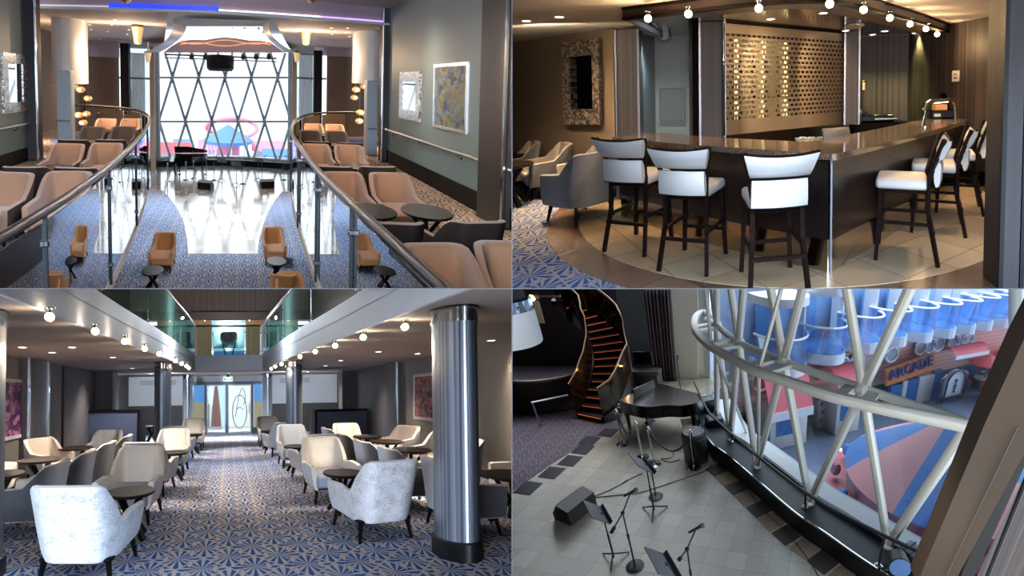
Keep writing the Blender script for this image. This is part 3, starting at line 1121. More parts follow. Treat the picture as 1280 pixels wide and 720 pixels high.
for i, (px, py) in enumerate(downs):
    p = B.at(px, py, z=H)
    side = 'left' if px < 300 else 'right'
    down_kit.place('downlight', B, (p.x, p.y, H), 0, f'small recessed downlight in the lounge ceiling near {["the purple painting", "the left dark pilaster, outer", "the left dark pilaster, inner", "the left booth", "the left rear column", "the big right column", "the right edge of the lounge", "the orange painting, inner", "the orange painting, outer", "the right booth"][i]}', 'light', 'lounge downlights')
    lamp('down_light', B, (p.x, p.y, H - .03), 560 if i != 6 else 260, (255, 236, 216), 'SPOT', .06, spot=radians(140))
lamp('door_daylight', B, (0.3, 17.6, 2.3), 500, (225, 238, 255), 'POINT', .3)
lamp('gallery_light', B, (0, 15.5, 4.8), 520, (255, 240, 230), 'POINT', .03)

for x, y in ((-2.8, 11.5), (2.9, 11.5), (-2.9, 14.6), (3.0, 14.6), (0, 14.6)):  # rear downlights added to brighten the dark end of the lounge
    p = B.world((x, y, H))
    down_kit.place('downlight', B, (x, y, H), 0, f'small recessed downlight in the rear lounge ceiling, {"over the doors" if x == 0 else ("left" if x < 0 else "right") + (" of the rear columns" if y < 12 else " far corner")}', 'light', 'lounge downlights')
    lamp('down_light', B, (x, y, H - .03), 900, (240, 236, 230), 'SPOT', .06, spot=radians(150))
# daylight of the big stage window, which stands behind us
win = lamp('stage_window_daylight', B, (0, 0, 0), 8500, (214, 230, 255), 'AREA', 8, sy=4)

for x, tx in ((-2.2, -3.0), (2.2, 3.0)):  # unseen spots added to brighten the end wall panels
    lamp('panel_washer', B, (x, 14.0, 2.3), 900, (226, 236, 246), 'SPOT', .1, aim=(tx, 16.6, 1.6), spot=radians(110))
lamp('fascia_wash', B, (0, 9.0, 3.7), 500, (226, 238, 255), 'POINT', .05)  # unseen point lamp added to lighten the fascia evenly
# ================================================================== upper gallery over the stage (top left)
TL = Room('gallery', 303, 103, 464, 2.3)
G = TL
LOW = -3.1
WL, WR = -5.76, 4.4
carpet('carpet_gallery', .6, (70, 62, 66), (96, 84, 84), (182, 166, 152), (84, 76, 80))
carpet('carpet_stage', .6, (34, 106, 186), (66, 130, 192), (196, 202, 208), (110, 128, 150))
n = mat('stage_tile', (206, 200, 190), .07, spec=.8)
X, Y, Z = n.xyz(n.nat(1 / .42, 1 / .42, 1))
gx = n.m('ABSOLUTE', n.m('SUBTRACT', n.m('FRACT', X), .5))
gy = n.m('ABSOLUTE', n.m('SUBTRACT', n.m('FRACT', Y), .5))
h = n.white(n.comb(n.m('FLOOR', X), n.m('FLOOR', Y)))
n.put(n.bsdf.inputs['Base Color'], n.mix(n.m('GREATER_THAN', n.m('MAXIMUM', gx, gy), .485), n.ramp(h, [(0, lin((176, 168, 156))), (1, lin((214, 208, 198)))]), lin((140, 134, 126))))
n.put(n.bsdf.inputs['Roughness'], n.m('ADD', .07, n.m('MULTIPLY', h, .04)))
mat('teal_wall', (106, 132, 134), .5, var=.04, vscale=1)

rl = [(p.x, p.y) for p in bez([(-1.84, 1.9, 0), (-1.81, 2.8, 0), (-1.78, 3.97, 0), (-1.86, 5.6, 0), (-2.06, 7.4, 0), (-2.35, 9.4, 0), (-2.85, 11.9, 0), (-3.6, 14.2, 0), (-4.6, 15.8, 0), (-5.8, 16.6, 0), (-7.2, 16.9, 0)], 50)]
rr = [(p.x, p.y) for p in bez([(1.27, 1.9, 0), (1.21, 2.83, 0), (1.12, 4.4, 0), (1.1, 5.6, 0), (1.14, 7.4, 0), (1.26, 9.4, 0), (1.62, 11.9, 0), (2.3, 14.4, 0), (3.2, 16.2, 0), (4.4, 17.1, 0), (5.9, 17.4, 0)], 50)]
FL, FR = -8.0, 6.8       # how far the far bays reach
fl = MB()
fl.prism(rl + [(FL, 16.9), (FL, 11.2), (WL, 11.2), (WL, 1.9)], -.5, 0)
struct('floor_left', fl, M['carpet_gallery'], G)
fl = MB()
fl.prism(rr + [(FR, 17.4), (FR, 11.9), (WR, 11.9), (WR, 1.9)], -.5, 0)
struct('floor_right', fl, M['carpet_gallery'], G)
fa = MB()
ed = MB()
for e, s in ((rl, 1), (rr[::-1], -1)):
    fa.ribbon(e, -.5, -.02, -.04)
    ed.ribbon([(x + s * .05, y) for x, y in e], -.62, -.48, -.1)
struct('trim_11', fa, M['brown_panel'], G)
struct('trim_12', ed, M['white_paint'], G)
struct('floor_lower', MB().box(FL, FR, 6, 25.5, LOW - .1, LOW), M['carpet_stage'], G)
pl = [G.at(*p, z=LOW) for p in ((235, 318), (234, 300), (230, 280), (222, 262), (212, 248), (204, 240), (197, 236))]
pr = [G.at(*p, z=LOW) for p in ((322, 318), (324, 300), (329, 282), (337, 262), (345, 249), (353, 240))]
poly = [(p.x, p.y) for p in pl] + [(-6, pl[-1].y + .4), (-6, 25.3), (5, 25.3), (5, pr[-1].y + .4)] + [(p.x, p.y) for p in pr[::-1]]
struct('floor_stage', MB().prism(poly, LOW - .02, LOW + .02), M['stage_tile'], G)

# side walls
struct('wall_gallery_left', MB().box(WL - .1, WL, 1.9, 11.0, LOW, 4.9), M['teal_wall'], G)
struct('wall_gallery_right', MB().box(WR, WR + .1, 1.9, 11.7, LOW, 4.9), M['teal_wall'], G)
struct('baseboard_gallery_left', MB().box(WL, WL + .03, 1.9, 11.0, 0, .36), M['black_wood'], G)
struct('baseboard_gallery_right', MB().box(WR - .03, WR, 1.9, 11.7, 0, .38), M['black_wood'], G)
struct('wall_below', MB().box(-3.6, -3.5, 6, 12, LOW, -.5).box(3.0, 3.1, 6, 12, LOW, -.5), M['brown_panel'], G)


stripes('rib_pillar', (15, 12, 13), (40, 34, 34), 30, .6)


def dark_column(x, y, w, z0, z1, lab, m='black_wood', d=.3):
    t = thing('pillar', G, (x, y, z0), lab, 'pillar')
    part('shaft', MB().rbox(-w / 2, w / 2, -d / 2, d / 2, 0, z1 - z0, .03), M[m], G, t)
    part('chrome_edge', MB().box(w / 2 - .02, w / 2 + .015, -d / 2 - .02, -d / 2 + .03, 0, z1 - z0).box(-w / 2 - .015, -w / 2 + .02, -d / 2 - .02, -d / 2 + .03, 0, z1 - z0), M['chrome'], G, t)
    return t


dark_column(-5.72, 10.9, .5, 0, 4.7, 'dark square pillar at the end of the left gallery wall', 'rib_pillar')
dark_column(4.42, 11.7, .42, 0, 4.7, 'dark square pillar at the end of the right gallery wall', 'rib_pillar')
dark_column(4.4, 6.4, .34, 0, 5, 'dark ribbed pillar cut off at the right edge of the gallery', 'rib_pillar', .7)

# handrails with brackets along both walls
for x, y0, y1, s, w in ((WL, 1.9, 10.7, 1, 'left'), (WR, 1.9, 11.5, -1, 'right')):
    t = thing('wall_handrail', G, (x, (y0 + y1) / 2, .95), f'wall mounted handrail along the {w} gallery wall', 'handrail')
    hy = (y1 - y0) / 2
    part('rail', MB().tube([(s * .09, -hy, .06), (s * .09, hy, .06)], .035, 10), M['steel'], G, t)
    n_ = 6
    for i in range(n_):
        y = -hy + .5 + i * (2 * hy - 1) / (n_ - 1)
        part('bracket', MB().tube([(0, y, -.04), (s * .06, y, -.04), (s * .09, y, .03)], .016, 6).rbox(min(0, s * .012), max(0, s * .012), y - .05, y + .05, -.09, .01, .005), M['chrome'], G, t)


def mosaic_mirror(room, x, y0, y1, z0, z1, face, label):
    t = thing('mosaic_mirror', room, (x, (y0 + y1) / 2, z0), label, 'mirror')
    hy, h = (y1 - y0) / 2, z1 - z0
    w = min(hy * .42, .2)
    a, b = sorted((0, face * .06))
    fr = MB().box(a, b, -hy, hy, 0, w * 1.3).box(a, b, -hy, hy, h - w * 1.3, h).box(a, b, -hy, -hy + w, w * 1.3, h - w * 1.3).box(a, b, hy - w, hy, w * 1.3, h - w * 1.3)
    part('frame', fr, M['mosaic'], room, t)
    a, b = sorted((face * .004, face * .035))
    part('mirror_glass', MB().box(a, b, -hy + w, hy - w, w * 1.3, h - w * 1.3), M['mirror'], room, t)
    return t


n = mat('mosaic', (150, 140, 130), .25, metal=.5)
v = n.new('ShaderNodeTexVoronoi')
n.put(v.inputs['Vector'], n.nat())
v.inputs['Scale'].default_value = 26
n.put(n.bsdf.inputs['Base Color'], n.ramp(n.xyz(v.outputs['Color'])[0], [(.1, lin((70, 62, 58))), (.5, lin((150, 138, 126))), (.9, lin((226, 220, 212)))]))
abstract('art_blue', [(40, 60, 90), (86, 110, 130), (120, 140, 150), (150, 140, 70), (90, 100, 80)], 7, 3)
mat('frame_silver', (200, 204, 208), .25, metal=.8)
q = lambda px, x: G.at(px, 150, x=x).y
mosaic_mirror(G, WL, q(3, WL), q(33, WL), 1.35, 2.85, 1, 'mosaic framed mirror on the left gallery wall')
mosaic_mirror(G, WR, q(526, WR), q(501, WR), 1.45, 2.72, -1, 'mosaic framed mirror on the right gallery wall')
framed('framed_painting', G, WR, q(585, WR), q(543, WR), 1.42, 2.85, -1, 'art_blue', 'frame_silver', 'silver framed blue and ochre abstract painting on the right gallery wall')

# ceilings, cove
arc = [(p.x, p.y) for p in bez([(WL - .1, 11.3, 0), (-3.4, 11.0, 0), (-.65, 10.85, 0), (2.0, 11.15, 0), (WR + .1, 11.6, 0)], 40)]
CZ = 4.2
struct('ceiling_near', MB().prism(arc + [(WR + .1, 1.9), (WL - .1, 1.9)], 4.68, 4.75), M['ceiling_paint'], G)
mat('cove_grey', (176, 158, 170), .7)
struct('trim_13', MB().ribbon([(x, y + .05) for x, y in arc], 4.2, 4.7, -.05), M['cove_grey'], G)
mat('led_blue', (40, 60, 255), .5, emit=(30, 50, 255), es=2.2)
mat('led_white', (255, 240, 240), .5, emit=(255, 236, 240), es=1.5)
mat('led_violet', (220, 170, 255), .5, emit=(206, 170, 255), es=1.3)
mat('led_dim', (200, 190, 190), .5, emit=(214, 200, 200), es=.7)
cut = lambda a, b: arc[a:b + 1]
for nm, a, b, m, lab in (('led_strip', 0, 9, 'led_dim', 'pale white light strip in the ceiling cove, left end'), ('led_strip', 9, 20, 'led_blue', 'deep blue glowing light strip in the ceiling cove'), ('led_strip', 20, 31, 'led_white', 'white light strip in the cove right of the blue one'), ('led_strip', 31, 40, 'led_violet', 'violet light strip in the ceiling cove, right end')):
    solo(nm, MB().ribbon([(x, y + .03) for x, y in cut(a, b)], CZ + .03, 4.36 if m == 'led_blue' else 4.30, -.03), M[m], G, label=lab, cat='light strip')
struct('trim_14', MB().ribbon([(x, y - .04) for x, y in arc], CZ - .03, CZ + .03, -.2), M['white_paint'], G)
# far ceiling with the opening for the stage hood
hx0, hx1 = -2.06, .84
cl = MB()
yh = 11.2
aL = [p for p in arc if p[0] < hx0]
aR = [p for p in arc if p[0] > hx1]
aM = [p for p in arc if hx0 <= p[0] <= hx1]
cl.prism([(hx0, aL[-1][1])] + aL[::-1] + [(FL, 11.3), (FL, 25), (-4.9, 25), (-3.6, 18.5), (hx0 - .1, yh + .4)], CZ, CZ + .05)
cl.prism([(hx1, aR[0][1])] + aR + [(FR, 11.6), (FR, 25), (3.3, 25), (2.1, 18.5), (hx1 + .1, yh + .4)], CZ, CZ + .05)
cl.prism([(hx0, aL[-1][1])] + aM + [(hx1, aR[0][1]), (hx1, yh), (hx0, yh)], CZ, CZ + .05)
struct('ceiling_far', cl, M['ceiling_paint'], G)
struct('ceiling_cap', MB().box(FL, FR, 10.5, 26, 5.6, 5.7), M['ceiling_paint'], G)

# the flaring white hood over the stage
ol = [(216, 22), (216, 30), (215, 38), (211, 46), (203, 54), (193, 60), (181, 65.5)]
il = [(233, 33), (232, 38), (229, 44), (223, 50), (216, 56), (208, 61), (199, 65.5)]
orr = [(336, 26), (336, 32), (337, 39), (342, 47), (350, 54), (359, 60), (370, 65.5)]
irr = [(328, 33), (329, 38), (332, 44), (337, 50), (343, 56), (350, 61), (356, 65.5)]
dep = [11.3, 12.2, 13.4, 14.8, 16.4, 17.8, 19]
hood = MB()
for o_, i_ in ((ol, il), (orr, irr)):
    rows = []
    for k in range(7):
        a = G.at(*o_[k], y=dep[k])
        b = G.at(*i_[k], y=dep[k] + .5)
        c = G.at(*i_[k], y=dep[k] + 2.2)
        d = Vector((a.x + (-.0 if o_ is ol else .0), a.y + 2.2, a.z + .3))
        rows.append([d, a, b, c])
    hood.grid(rows)
a, b = G.at(216, 22, y=11.3), G.at(336, 26, y=11.3)
c, d = G.at(328, 33, y=11.8), G.at(233, 33, y=11.8)
hood.add([a, b, c, d], [(0, 1, 2, 3)])
e, f = G.at(328, 33, y=14), G.at(233, 33, y=14)
hood.add([d, c, e, f], [(0, 1, 2, 3)])
struct('ceiling_hood', hood, M['white_paint'], G)
pts = [G.at(229, 34, z=5.0), G.at(332, 34, z=5.0), G.at(320, 50, z=5.0), G.at(240, 50, z=5.0)]
struct('ceiling_mirror', MB().add(pts + [q + Vector((0, 0, .05)) for q in pts], [(0, 1, 2, 3), (7, 6, 5, 4), (0, 4, 5, 1), (1, 5, 6, 2), (2, 6, 7, 3), (3, 7, 4, 0)]), M['mirror'], G)
mat('hood_mauve', (150, 130, 134), .6)
wave = [(204, 65.8), (214, 58), (226, 51), (240, 49.5), (256, 50), (270, 47.5), (282, 46.5), (296, 48), (312, 50.5), (326, 51), (338, 53), (348, 60), (356, 65.8)]
pts = [G.at(*p, y=19.6) for p in wave]
struct('wall_hood_back', MB().add(pts, [tuple(range(len(pts)))]), M['hood_mauve'], G)
mat('bead_amber', (255, 180, 110), .5, emit=(255, 170, 100), es=3)
bd = MB()
for k in range(54):
    u = k / 53
    px = 226 + 112 * u
    for py in (52.5 + 2.5 * sin(u * 9.5), 55.5 - 2.0 * sin(u * 9.5)):
        p = G.at(px, py, y=19.5)
        bd.ball(p, .022, n=5, m=3)
prop(solo('hood_light_beads', bd, M['bead_amber'], G, kind='stuff'), 'two wavy strings of tiny amber lights under the white stage hood', 'light string')
# lighting truss
p0, p1 = G.at(206, 68, y=19.2), G.at(346, 68, y=19.2)
t = thing('lighting_truss', G, (p0.x, 19.2, p0.z), 'grey lighting truss under the stage hood', 'truss')
w = p1.x - p0.x
part('bar', MB().tube([(0, 0, 0), (w, 0, 0)], .045, 8).tube([(0, 0, -.16), (w, 0, -.16)], .03, 8), M['steel'], G, t)
part('drum', MB().lathe([(.55, -.72), (.66, -.6), (.68, -.1), (.62, .05)], 20, (w * .5 - .05, 0, 0)), M['black'], G, t)
for k, px in enumerate((240, 257, 304, 320, 336)):
    q_ = G.at(px, 70, y=19.2)
    s_ = thing('spotlight', G, (q_.x, 19.15, q_.z), f'black stage spotlight clamped on the truss, {["first", "second", "third", "fourth", "fifth"][k]} from the left', 'spotlight', 'stage spotlights')
    part('can', MB().tube([(0, .1, .06), (0, -.14, -.1)], [.09, .12], 10), M['stand_black'], G, s_)
    part('yoke', MB().tube([(-.12, 0, 0), (-.12, 0, .14), (.12, 0, .14), (.12, 0, 0)], .014, 6), M['steel'], G, s_)

glass('pane_clear', (248, 252, 252), .5)
# ------------------------------------------------------------------ the big lattice window
YW = 24.6
xc = -1.15
wy = lambda x: YW + .9 - .045 * (x - xc) ** 2
def wp(px, py):
    y = YW
    for _ in range(5):
        p = G.at(px, py, y=y)
        y = wy(p.x)
    return p
lat = MB()
rowsy = [42.5, 97, 152, 206.5]
for r in range(3):
    ya, yb = rowsy[r], rowsy[r + 1]
    for k in range(-1, 7):
        xa = (215 if r % 2 == 1 else 232) + (k - 1 if r % 2 == 0 else k) * 33
        for s in (-1, 1):
            xb = xa + s * 16.7
            seg = [(xa, ya), (xb, yb)]
            # keep inside the opening
            if not (194 <= xa <= 368 and 194 <= xb <= 368):
                continue
            if r == 0:
                seg[0] = (xa + (xb - xa) * (66 - ya) / (yb - ya), 66)
            lat.tube([wp(*seg[0]), wp(*seg[1])], .09, 8)
for py in (97, 152):
    lat.tube([wp(x, py) for x in range(194, 370, 12)], .07, 8)
lat.tube([wp(x, 195.5) for x in range(194, 370, 12)], .02, 6)
mat('lattice_grey', (190, 198, 206), .45)
struct('window_7', lat, M['lattice_grey'], G)
pn = MB()
pn.grid([[wp(x, 62), wp(x, 208)] for x in range(160, 410, 10)])
pn.tf(Matrix.Translation((0, .12, 0)))
struct('window_8', pn, M['pane_clear'], G)
for px in (196.5, 363):
    a = wp(px, 66)
    struct('trim_15', MB().rbox(a.x - .16, a.x + .16, a.y - .3, a.y, LOW, 4.3, .03), M['white_paint'], G)
mat('tan_column', (196, 160, 122), .6)
for px, w in ((190.5, 'left'), (368, 'right')):
    a = G.at(px, 100, y=22.5)
    t = thing('pillar', G, (a.x, 22.5, LOW), f'slim tan pillar on the {w} side of the lattice window', 'pillar', 'tan pillars')
    part('shaft', MB().rbox(-.13, .13, -.13, .13, .0, 4.2 - LOW, .03), M['tan_column'], G, t)
    part('base', MB().rbox(-.16, .16, -.16, .16, 0, .15, .02), M['steel'], G, t)
for px, w in ((157, 'left'), (397, 'right')):
    a = G.at(px, 100, y=19.3)
    t = thing('pillar', G, (a.x, 19.3, LOW), f'tall dark pillar in the {w} far bay beside the sheer curtain', 'pillar', 'dark far pillars')
    part('shaft', MB().rbox(-.2, .2, -.2, .2, 0, 4.2 - LOW, .04), M['black_wood'], G, t)
    part('capital', MB().rbox(-.23, .23, -.23, .23, 4.0 - LOW, 4.2 - LOW, .02), M['cove_grey'], G, t)
n = mat('sheer', (190, 188, 200), .8)
n.bsdf.inputs['Alpha'].default_value = .8
for x0, x1, w in ((161, 181, 'left'), (374, 391, 'right')):
    a, b = G.at(x0, 66, y=21.5), G.at(x1, 66, y=21.5)
    rows = []
    for i in range(41):
        u = i / 40
        x = a.x + (b.x - a.x) * u
        rows.append([(x, 21.5 + .07 * sin(u * 50), a.z - .05), (x, 21.5 + .09 * sin(u * 50 + .4), LOW + .05)])
    t = thing('sheer_curtain', G, (0, 0, 0), f'pale sheer curtain hanging in the {w} far bay', 'curtain', 'sheer curtains')
    part('cloth', MB().grid(rows), M['sheer'], G, t)
    part('curtain_track', MB().box(a.x - .1, b.x + .1, 21.45, 21.55, a.z - .05, a.z), M['white_paint'], G, t)
# pale side windows between pillars and curtains
struct('window_9', MB().box(G.at(146, 100, y=23).x, G.at(196, 100, y=23).x, 23.4, 23.45, LOW, 4.2).box(G.at(362, 100, y=23).x, G.at(408, 100, y=23).x, 23.4, 23.45, LOW, 4.2), M['pane_clear'], G)
sd = MB()
for x0, x1 in ((146, 196), (362, 408)):
    for py in (97, 152):
        a, b = G.at(x0, py, y=23.3), G.at(x1, py, y=23.3)
        sd.box(a.x, b.x, 23.3, 23.38, a.z - .06, a.z + .06)
struct('trim_16', sd, M['lattice_grey'], G)
# kerb at the foot of the window, thin rail on it
kb = MB()
kp = [wp(x, 208) for x in range(150, 420, 9)]
kb.ribbon([(p.x, p.y - .75) for p in kp], LOW, LOW + .38, -.7)
struct('trim_17', kb, M['black'], G)
mat('sill_white', (226, 230, 232), .4)
struct('trim_18', MB().ribbon([(p.x, p.y - .2) for p in kp], LOW + .38, LOW + .5, -.5), M['sill_white'], G)

# far bays
mat('brown_wall', (112, 88, 66), .6, var=.12, vscale=1)
for x0, x1, w in ((94, 149, 'left'), (409, 450, 'right')):
    a, b = G.at(x0, 70, y=20.5), G.at(x1, 137, y=20.5)
    x_out = FL - 1.5 if w == 'left' else FR + 1.5
    struct(f'wall_far_{w}', MB().box(min(x_out, a.x if w == 'left' else b.x, b.x if w == 'left' else a.x), max(x_out, b.x if w == 'left' else a.x, a.x if w == 'left' else b.x), 20.5, 20.6, LOW, a.z), M['brown_wall'], G)
    struct(f'wall_far_{w}_top', MB().box(min(a.x, b.x) - (2 if w == 'left' else 0), max(a.x, b.x) + (2 if w == 'right' else 0), 20.4, 20.7, a.z, CZ), M['cove_grey'], G)
    struct(f'wall_bay_{w}', MB().box(FL - .1 if w == 'left' else FR, FL if w == 'left' else FR + .1, 11, 25, LOW, CZ), M['brown_wall'], G)
# white hanging bulkheads and blue-grey side panels
for x0, x1, y0, y1, w in ((72, 100, 30, 105, 'left'), (448, 474, 33, 105, 'right')):
    a, b = G.at(x0, y0, y=13.4), G.at(x1, y1, y=13.4)
    struct(f'trim_19' if w == 'left' else 'trim_20', MB().lathe([(.5, 0), (.5, CZ - b.z)], 28, ((a.x + b.x) / 2, 13.4, b.z)).box(min(a.x, b.x) + .02, max(a.x, b.x) - .02, 13.3, 14.2, b.z, CZ), M['white_paint'], G)
mat('panel_blue_grey', (150, 166, 176), .4)
for x0, x1, w in ((70, 88, 'left'), (459, 473, 'right')):
    a, b = G.at(x0, 100, y=12.6), G.at(x1, 100, y=12.6)
    struct(f'wall_panel_{w}', MB().rbox(a.x, b.x, 12.6, 12.9, 0, 2.5, .02), M['panel_blue_grey'], G)
    t = thing('grab_bar', G, ((a.x + b.x) / 2, 12.55, .92), f'short chrome grab bar on the pale panel beyond the {w} dark pillar', 'handrail', 'grab bars')
    hw = (b.x - a.x) * .45
    part('bar', MB().tube([(-hw, -.06, 0), (hw, -.06, 0)], .022, 8), M['chrome'], G, t)
    part('bracket', MB().tube([(-hw * .6, 0.05, 0), (-hw * .6, -.06, 0)], .014, 6).tube([(hw * .6, .05, 0), (hw * .6, -.06, 0)], .014, 6), M['chrome'], G, t)
# blue round rugs on the gallery floor
mat('blue_round', (70, 96, 150), .9, var=.15, vscale=20, spec=.1)
for px, py, w in ((96, 175, 'left'), (450, 178, 'right')):
    p = G.at(px, py, z=0)
    solo('round_rug', MB().lathe([(.85, 0), (.85, .012), (.8, .016)], 36, (0, 0, 0)), M['blue_round'], G, (p.x, p.y, .001), 0, f'round blue rug at the far end of the {w} gallery', 'rug')

# gold pendant globes
mat('globe_gold', (220, 170, 100), .25, emit=(255, 190, 110), es=.35)
mat('globe_glow', (255, 240, 210), .4, emit=(255, 230, 190), es=5)
for w, pts in (('left', ((92, 108), (101, 112), (110, 123), (98.5, 144), (108, 142.5), (104, 153.5))), ('right', ((455, 108), (445, 112), (443, 122), (450, 140.5), (457, 142.5), (449, 151.5)))):
    for k, (px, py) in enumerate(pts):
        p = G.at(px, py, y=14.2 if k % 2 else 14.6)
        t = thing('pendant_globe', G, (p.x, p.y, p.z), f'gold glass globe lamp in the {w} far cluster, {["topmost", "second from top", "third from top", "middle pair outer one" if w == "left" else "middle pair inner one", "middle pair inner one" if w == "left" else "middle pair outer one", "lowest"][k]}', 'lamp', 'gold globe pendants')
        part('shade', MB().ball((0, 0, 0), .15, .15, .11, 14, 8), M['globe_gold'], G, t)
        part('bulb', MB().ball((0, -.12, .0), .07, .05, .05, 8, 6), M['globe_glow'], G, t)
        part('wire', MB().tube([(0, 0, .1), (0, 0, CZ - p.z)], .006, 4), M['steel'], G, t)
# crystal lamps
mat('crystal', (226, 200, 150), .2, emit=(255, 206, 130), es=.5)
for px, py, y, s, lab in ((172, 45, 14, 1, 'large crystal ceiling lamp on the left far ceiling'), (382.5, 46, 14, 1, 'large crystal ceiling lamp on the right far ceiling'), (185, 72, 20, .8, 'small crystal lamp beside the left tan pillar'), (371, 72, 20, .8, 'small crystal lamp beside the right tan pillar')):
    p = G.at(px, py, y=y)
    t = thing('crystal_lamp', G, (p.x, y, p.z), lab, 'lamp', 'crystal ceiling lamps')
    part('crown', MB().lathe([(.2 * s, .3 * s), (.23 * s, .34 * s), (.2 * s, .4 * s)], 14), M['brass'], G, t)
    part('crystal_cup', MB().lathe([(.07 * s, -.3 * s), (.12 * s, -.25 * s), (.16 * s, .05 * s), (.21 * s, .3 * s)], 14), M['crystal'], G, t)
    part('stem', MB().tube([(0, 0, .38 * s), (0, 0, CZ - p.z)], .03, 6), M['brass'], G, t)
dn = [(112, 31), (114, 37), (108, 42.5), (144, 25), (139.5, 31), (134.5, 39.5), (125, 49), (161, 37), (159, 43), (99, 45.5), (414, 35), (434.5, 35), (432, 41), (415, 43), (437, 45.5), (446.5, 49), (404, 62)]
dn.sort()
ORD = ('first', 'second', 'third', 'fourth', 'fifth', 'sixth', 'seventh', 'eighth', 'ninth', 'tenth')
for k, (px, py) in enumerate(dn):
    p = G.at(px, py, z=CZ)
    down_kit.place('downlight', G, (p.x, p.y, CZ), 0, f'tiny recessed downlight in the {"left" if px < 300 else "right"} far gallery ceiling, {ORD[k if px < 300 else k - 10]} from the left', 'light', f'{"left" if px < 300 else "right"} far ceiling downlights', scale=.7)
for px, w in ((157, 'left'), (389.5, 'right')):
    p = G.at(px, 1, y=9.6)
    t = thing('dome_camera', G, (p.x, 9.6, p.z + .05), f'brass dome fixture at the top above the cove, {w} one', 'fixture', 'ceiling domes')
    part('dome', MB().ball((0, 0, 0), .13, .13, .11, 12, 8, hi=.1), M['brass'], G, t)
    part('mount', MB().lathe([(.15, 0), (.15, .05), (.04, .06), (.04, max(.1, 4.7 - p.z))], 12), M['steel'], G, t)

# ------------------------------------------------------------------ balustrades
RZ = 1.1
glass('pane_gallery', (206, 230, 228), 1.0, ior=1.5)
mat('rail_steel', (30, 23, 22), .3, spec=.25)
for e, s, side in ((rl, 1, 'left'), (rr, -1, 'right')):
    balustrade(G, e, [2, 8, 14, 20, 26, 31, 36, 41, 46], s, -.4, 1.02, RZ, 'pane_gallery', 'rail_steel', f'curving glass balustrade with metal handrail along the {side} gallery', 'stand_black', -.5, 1, .05, .018)

# ------------------------------------------------------------------ seats on the gallery
gal = chair_kit(.68, .66, .60, .88, .09, .17, .04, 'brown_shell', 'tan_fabric', 'tan_fabric', squash=.2)
S_ = [
    (-3.32, 5.42, 176, 'tan tub chair facing us, nearest one by the left gallery wall'),
    (-2.54, 5.55, 182, 'tan tub chair facing us beside the left handrail, nearest one'),
    (-3.4, 6.58, 2, 'dark backed tub chair back to back with the nearest tan chair by the left wall'),
    (-2.62, 6.6, -2, 'dark backed tub chair back to back with the nearest tan chair by the left handrail'),
    (-3.64, 8.05, 178, 'tan tub chair facing us in the second left row, wall side'),
    (-2.9, 8.25, 182, 'tan tub chair facing us in the second left row, handrail side'),
    (-3.84, 9.37, 2, 'dark backed tub chair behind the second left row, wall side'),
    (-3.06, 9.5, 2, 'dark backed tub chair behind the second left row, handrail side'),
    (-4.24, 11.05, 178, 'tan tub chair facing us in the third left row, wall side'),
    (-3.46, 11.35, 182, 'tan tub chair facing us in the third left row, handrail side'),
    (-4.7, 13.5, 178, 'small far tan tub chair in the last left row, wall side'),
    (-3.9, 13.7, 182, 'small far tan tub chair in the last left row, handrail side'),
    (1.72, 3.0, 182, 'large foreground tan tub chair beside the right handrail'),
    (2.44, 3.06, 178, 'large foreground tan tub chair cut off at the right edge'),
    (1.62, 4.32, -4, 'dark backed tub chair behind the foreground tan chair by the right handrail'),
    (2.54, 4.38, 4, 'large dark brown backed tub chair turned away near the right wall'),
    (2.38, 5.86, 178, 'tan tub chair facing us behind the glossy table on the right gallery'),
    (1.62, 5.86, 182, 'tan tub chair facing us beside the right handrail in the second row'),
    (1.62, 7.06, -2, 'dark backed tub chair behind the second right row, handrail side'),
    (2.42, 7.12, 2, 'dark backed tub chair behind the second right row, wall side'),
    (2.5, 8.78, 178, 'tan tub chair facing us in the third right row, wall side'),
    (1.74, 8.8, 182, 'tan tub chair facing us in the third right row, handrail side'),
    (2.68, 9.9, 2, 'dark backed tub chair behind the third right row, wall side'),
    (1.9, 9.98, -2, 'dark backed tub chair behind the third right row, handrail side'),
    (2.86, 11.5, 178, 'tan tub chair facing us in the fourth right row, wall side'),
    (2.06, 11.5, 182, 'tan tub chair facing us in the fourth right row, handrail side'),
    (3.3, 13.6, 178, 'small far tan tub chair in the last right row, wall side'),
    (2.56, 13.6, 182, 'small far tan tub chair in the last right row, handrail side'),
]
for x, y, a, lab in S_:
    gal.place('tub_chair', G, (x, y, .0), radians(a), lab, 'chair', 'tan tub chairs on the gallery')
for x, y, lab in ((-3.42, 7.28, 'round glossy dark table between the first two left chair rows'), (-3.9, 10.3, 'round glossy dark table between the second and third left rows'), (-4.4, 12.6, 'far round dark table between the last two left rows'),
                  (2.5, 5.1, 'round glossy dark table between the foreground chairs and the right wall'), (1.74, 5.1, 'round dark table close to the right handrail, nearest one'), (2.36, 7.95, 'round glossy dark table between the second and third right rows'), (2.5, 10.8, 'round dark table between the third and fourth right rows'), (2.75, 12.9, 'far round dark table between the last two right rows'), (-3.3, 4.6, 'dark round table cut off at the left edge of the gallery')):
    table_gloss.place('cocktail_table', G, (x, y, 0), .3, lab, 'table', 'glossy gallery tables')

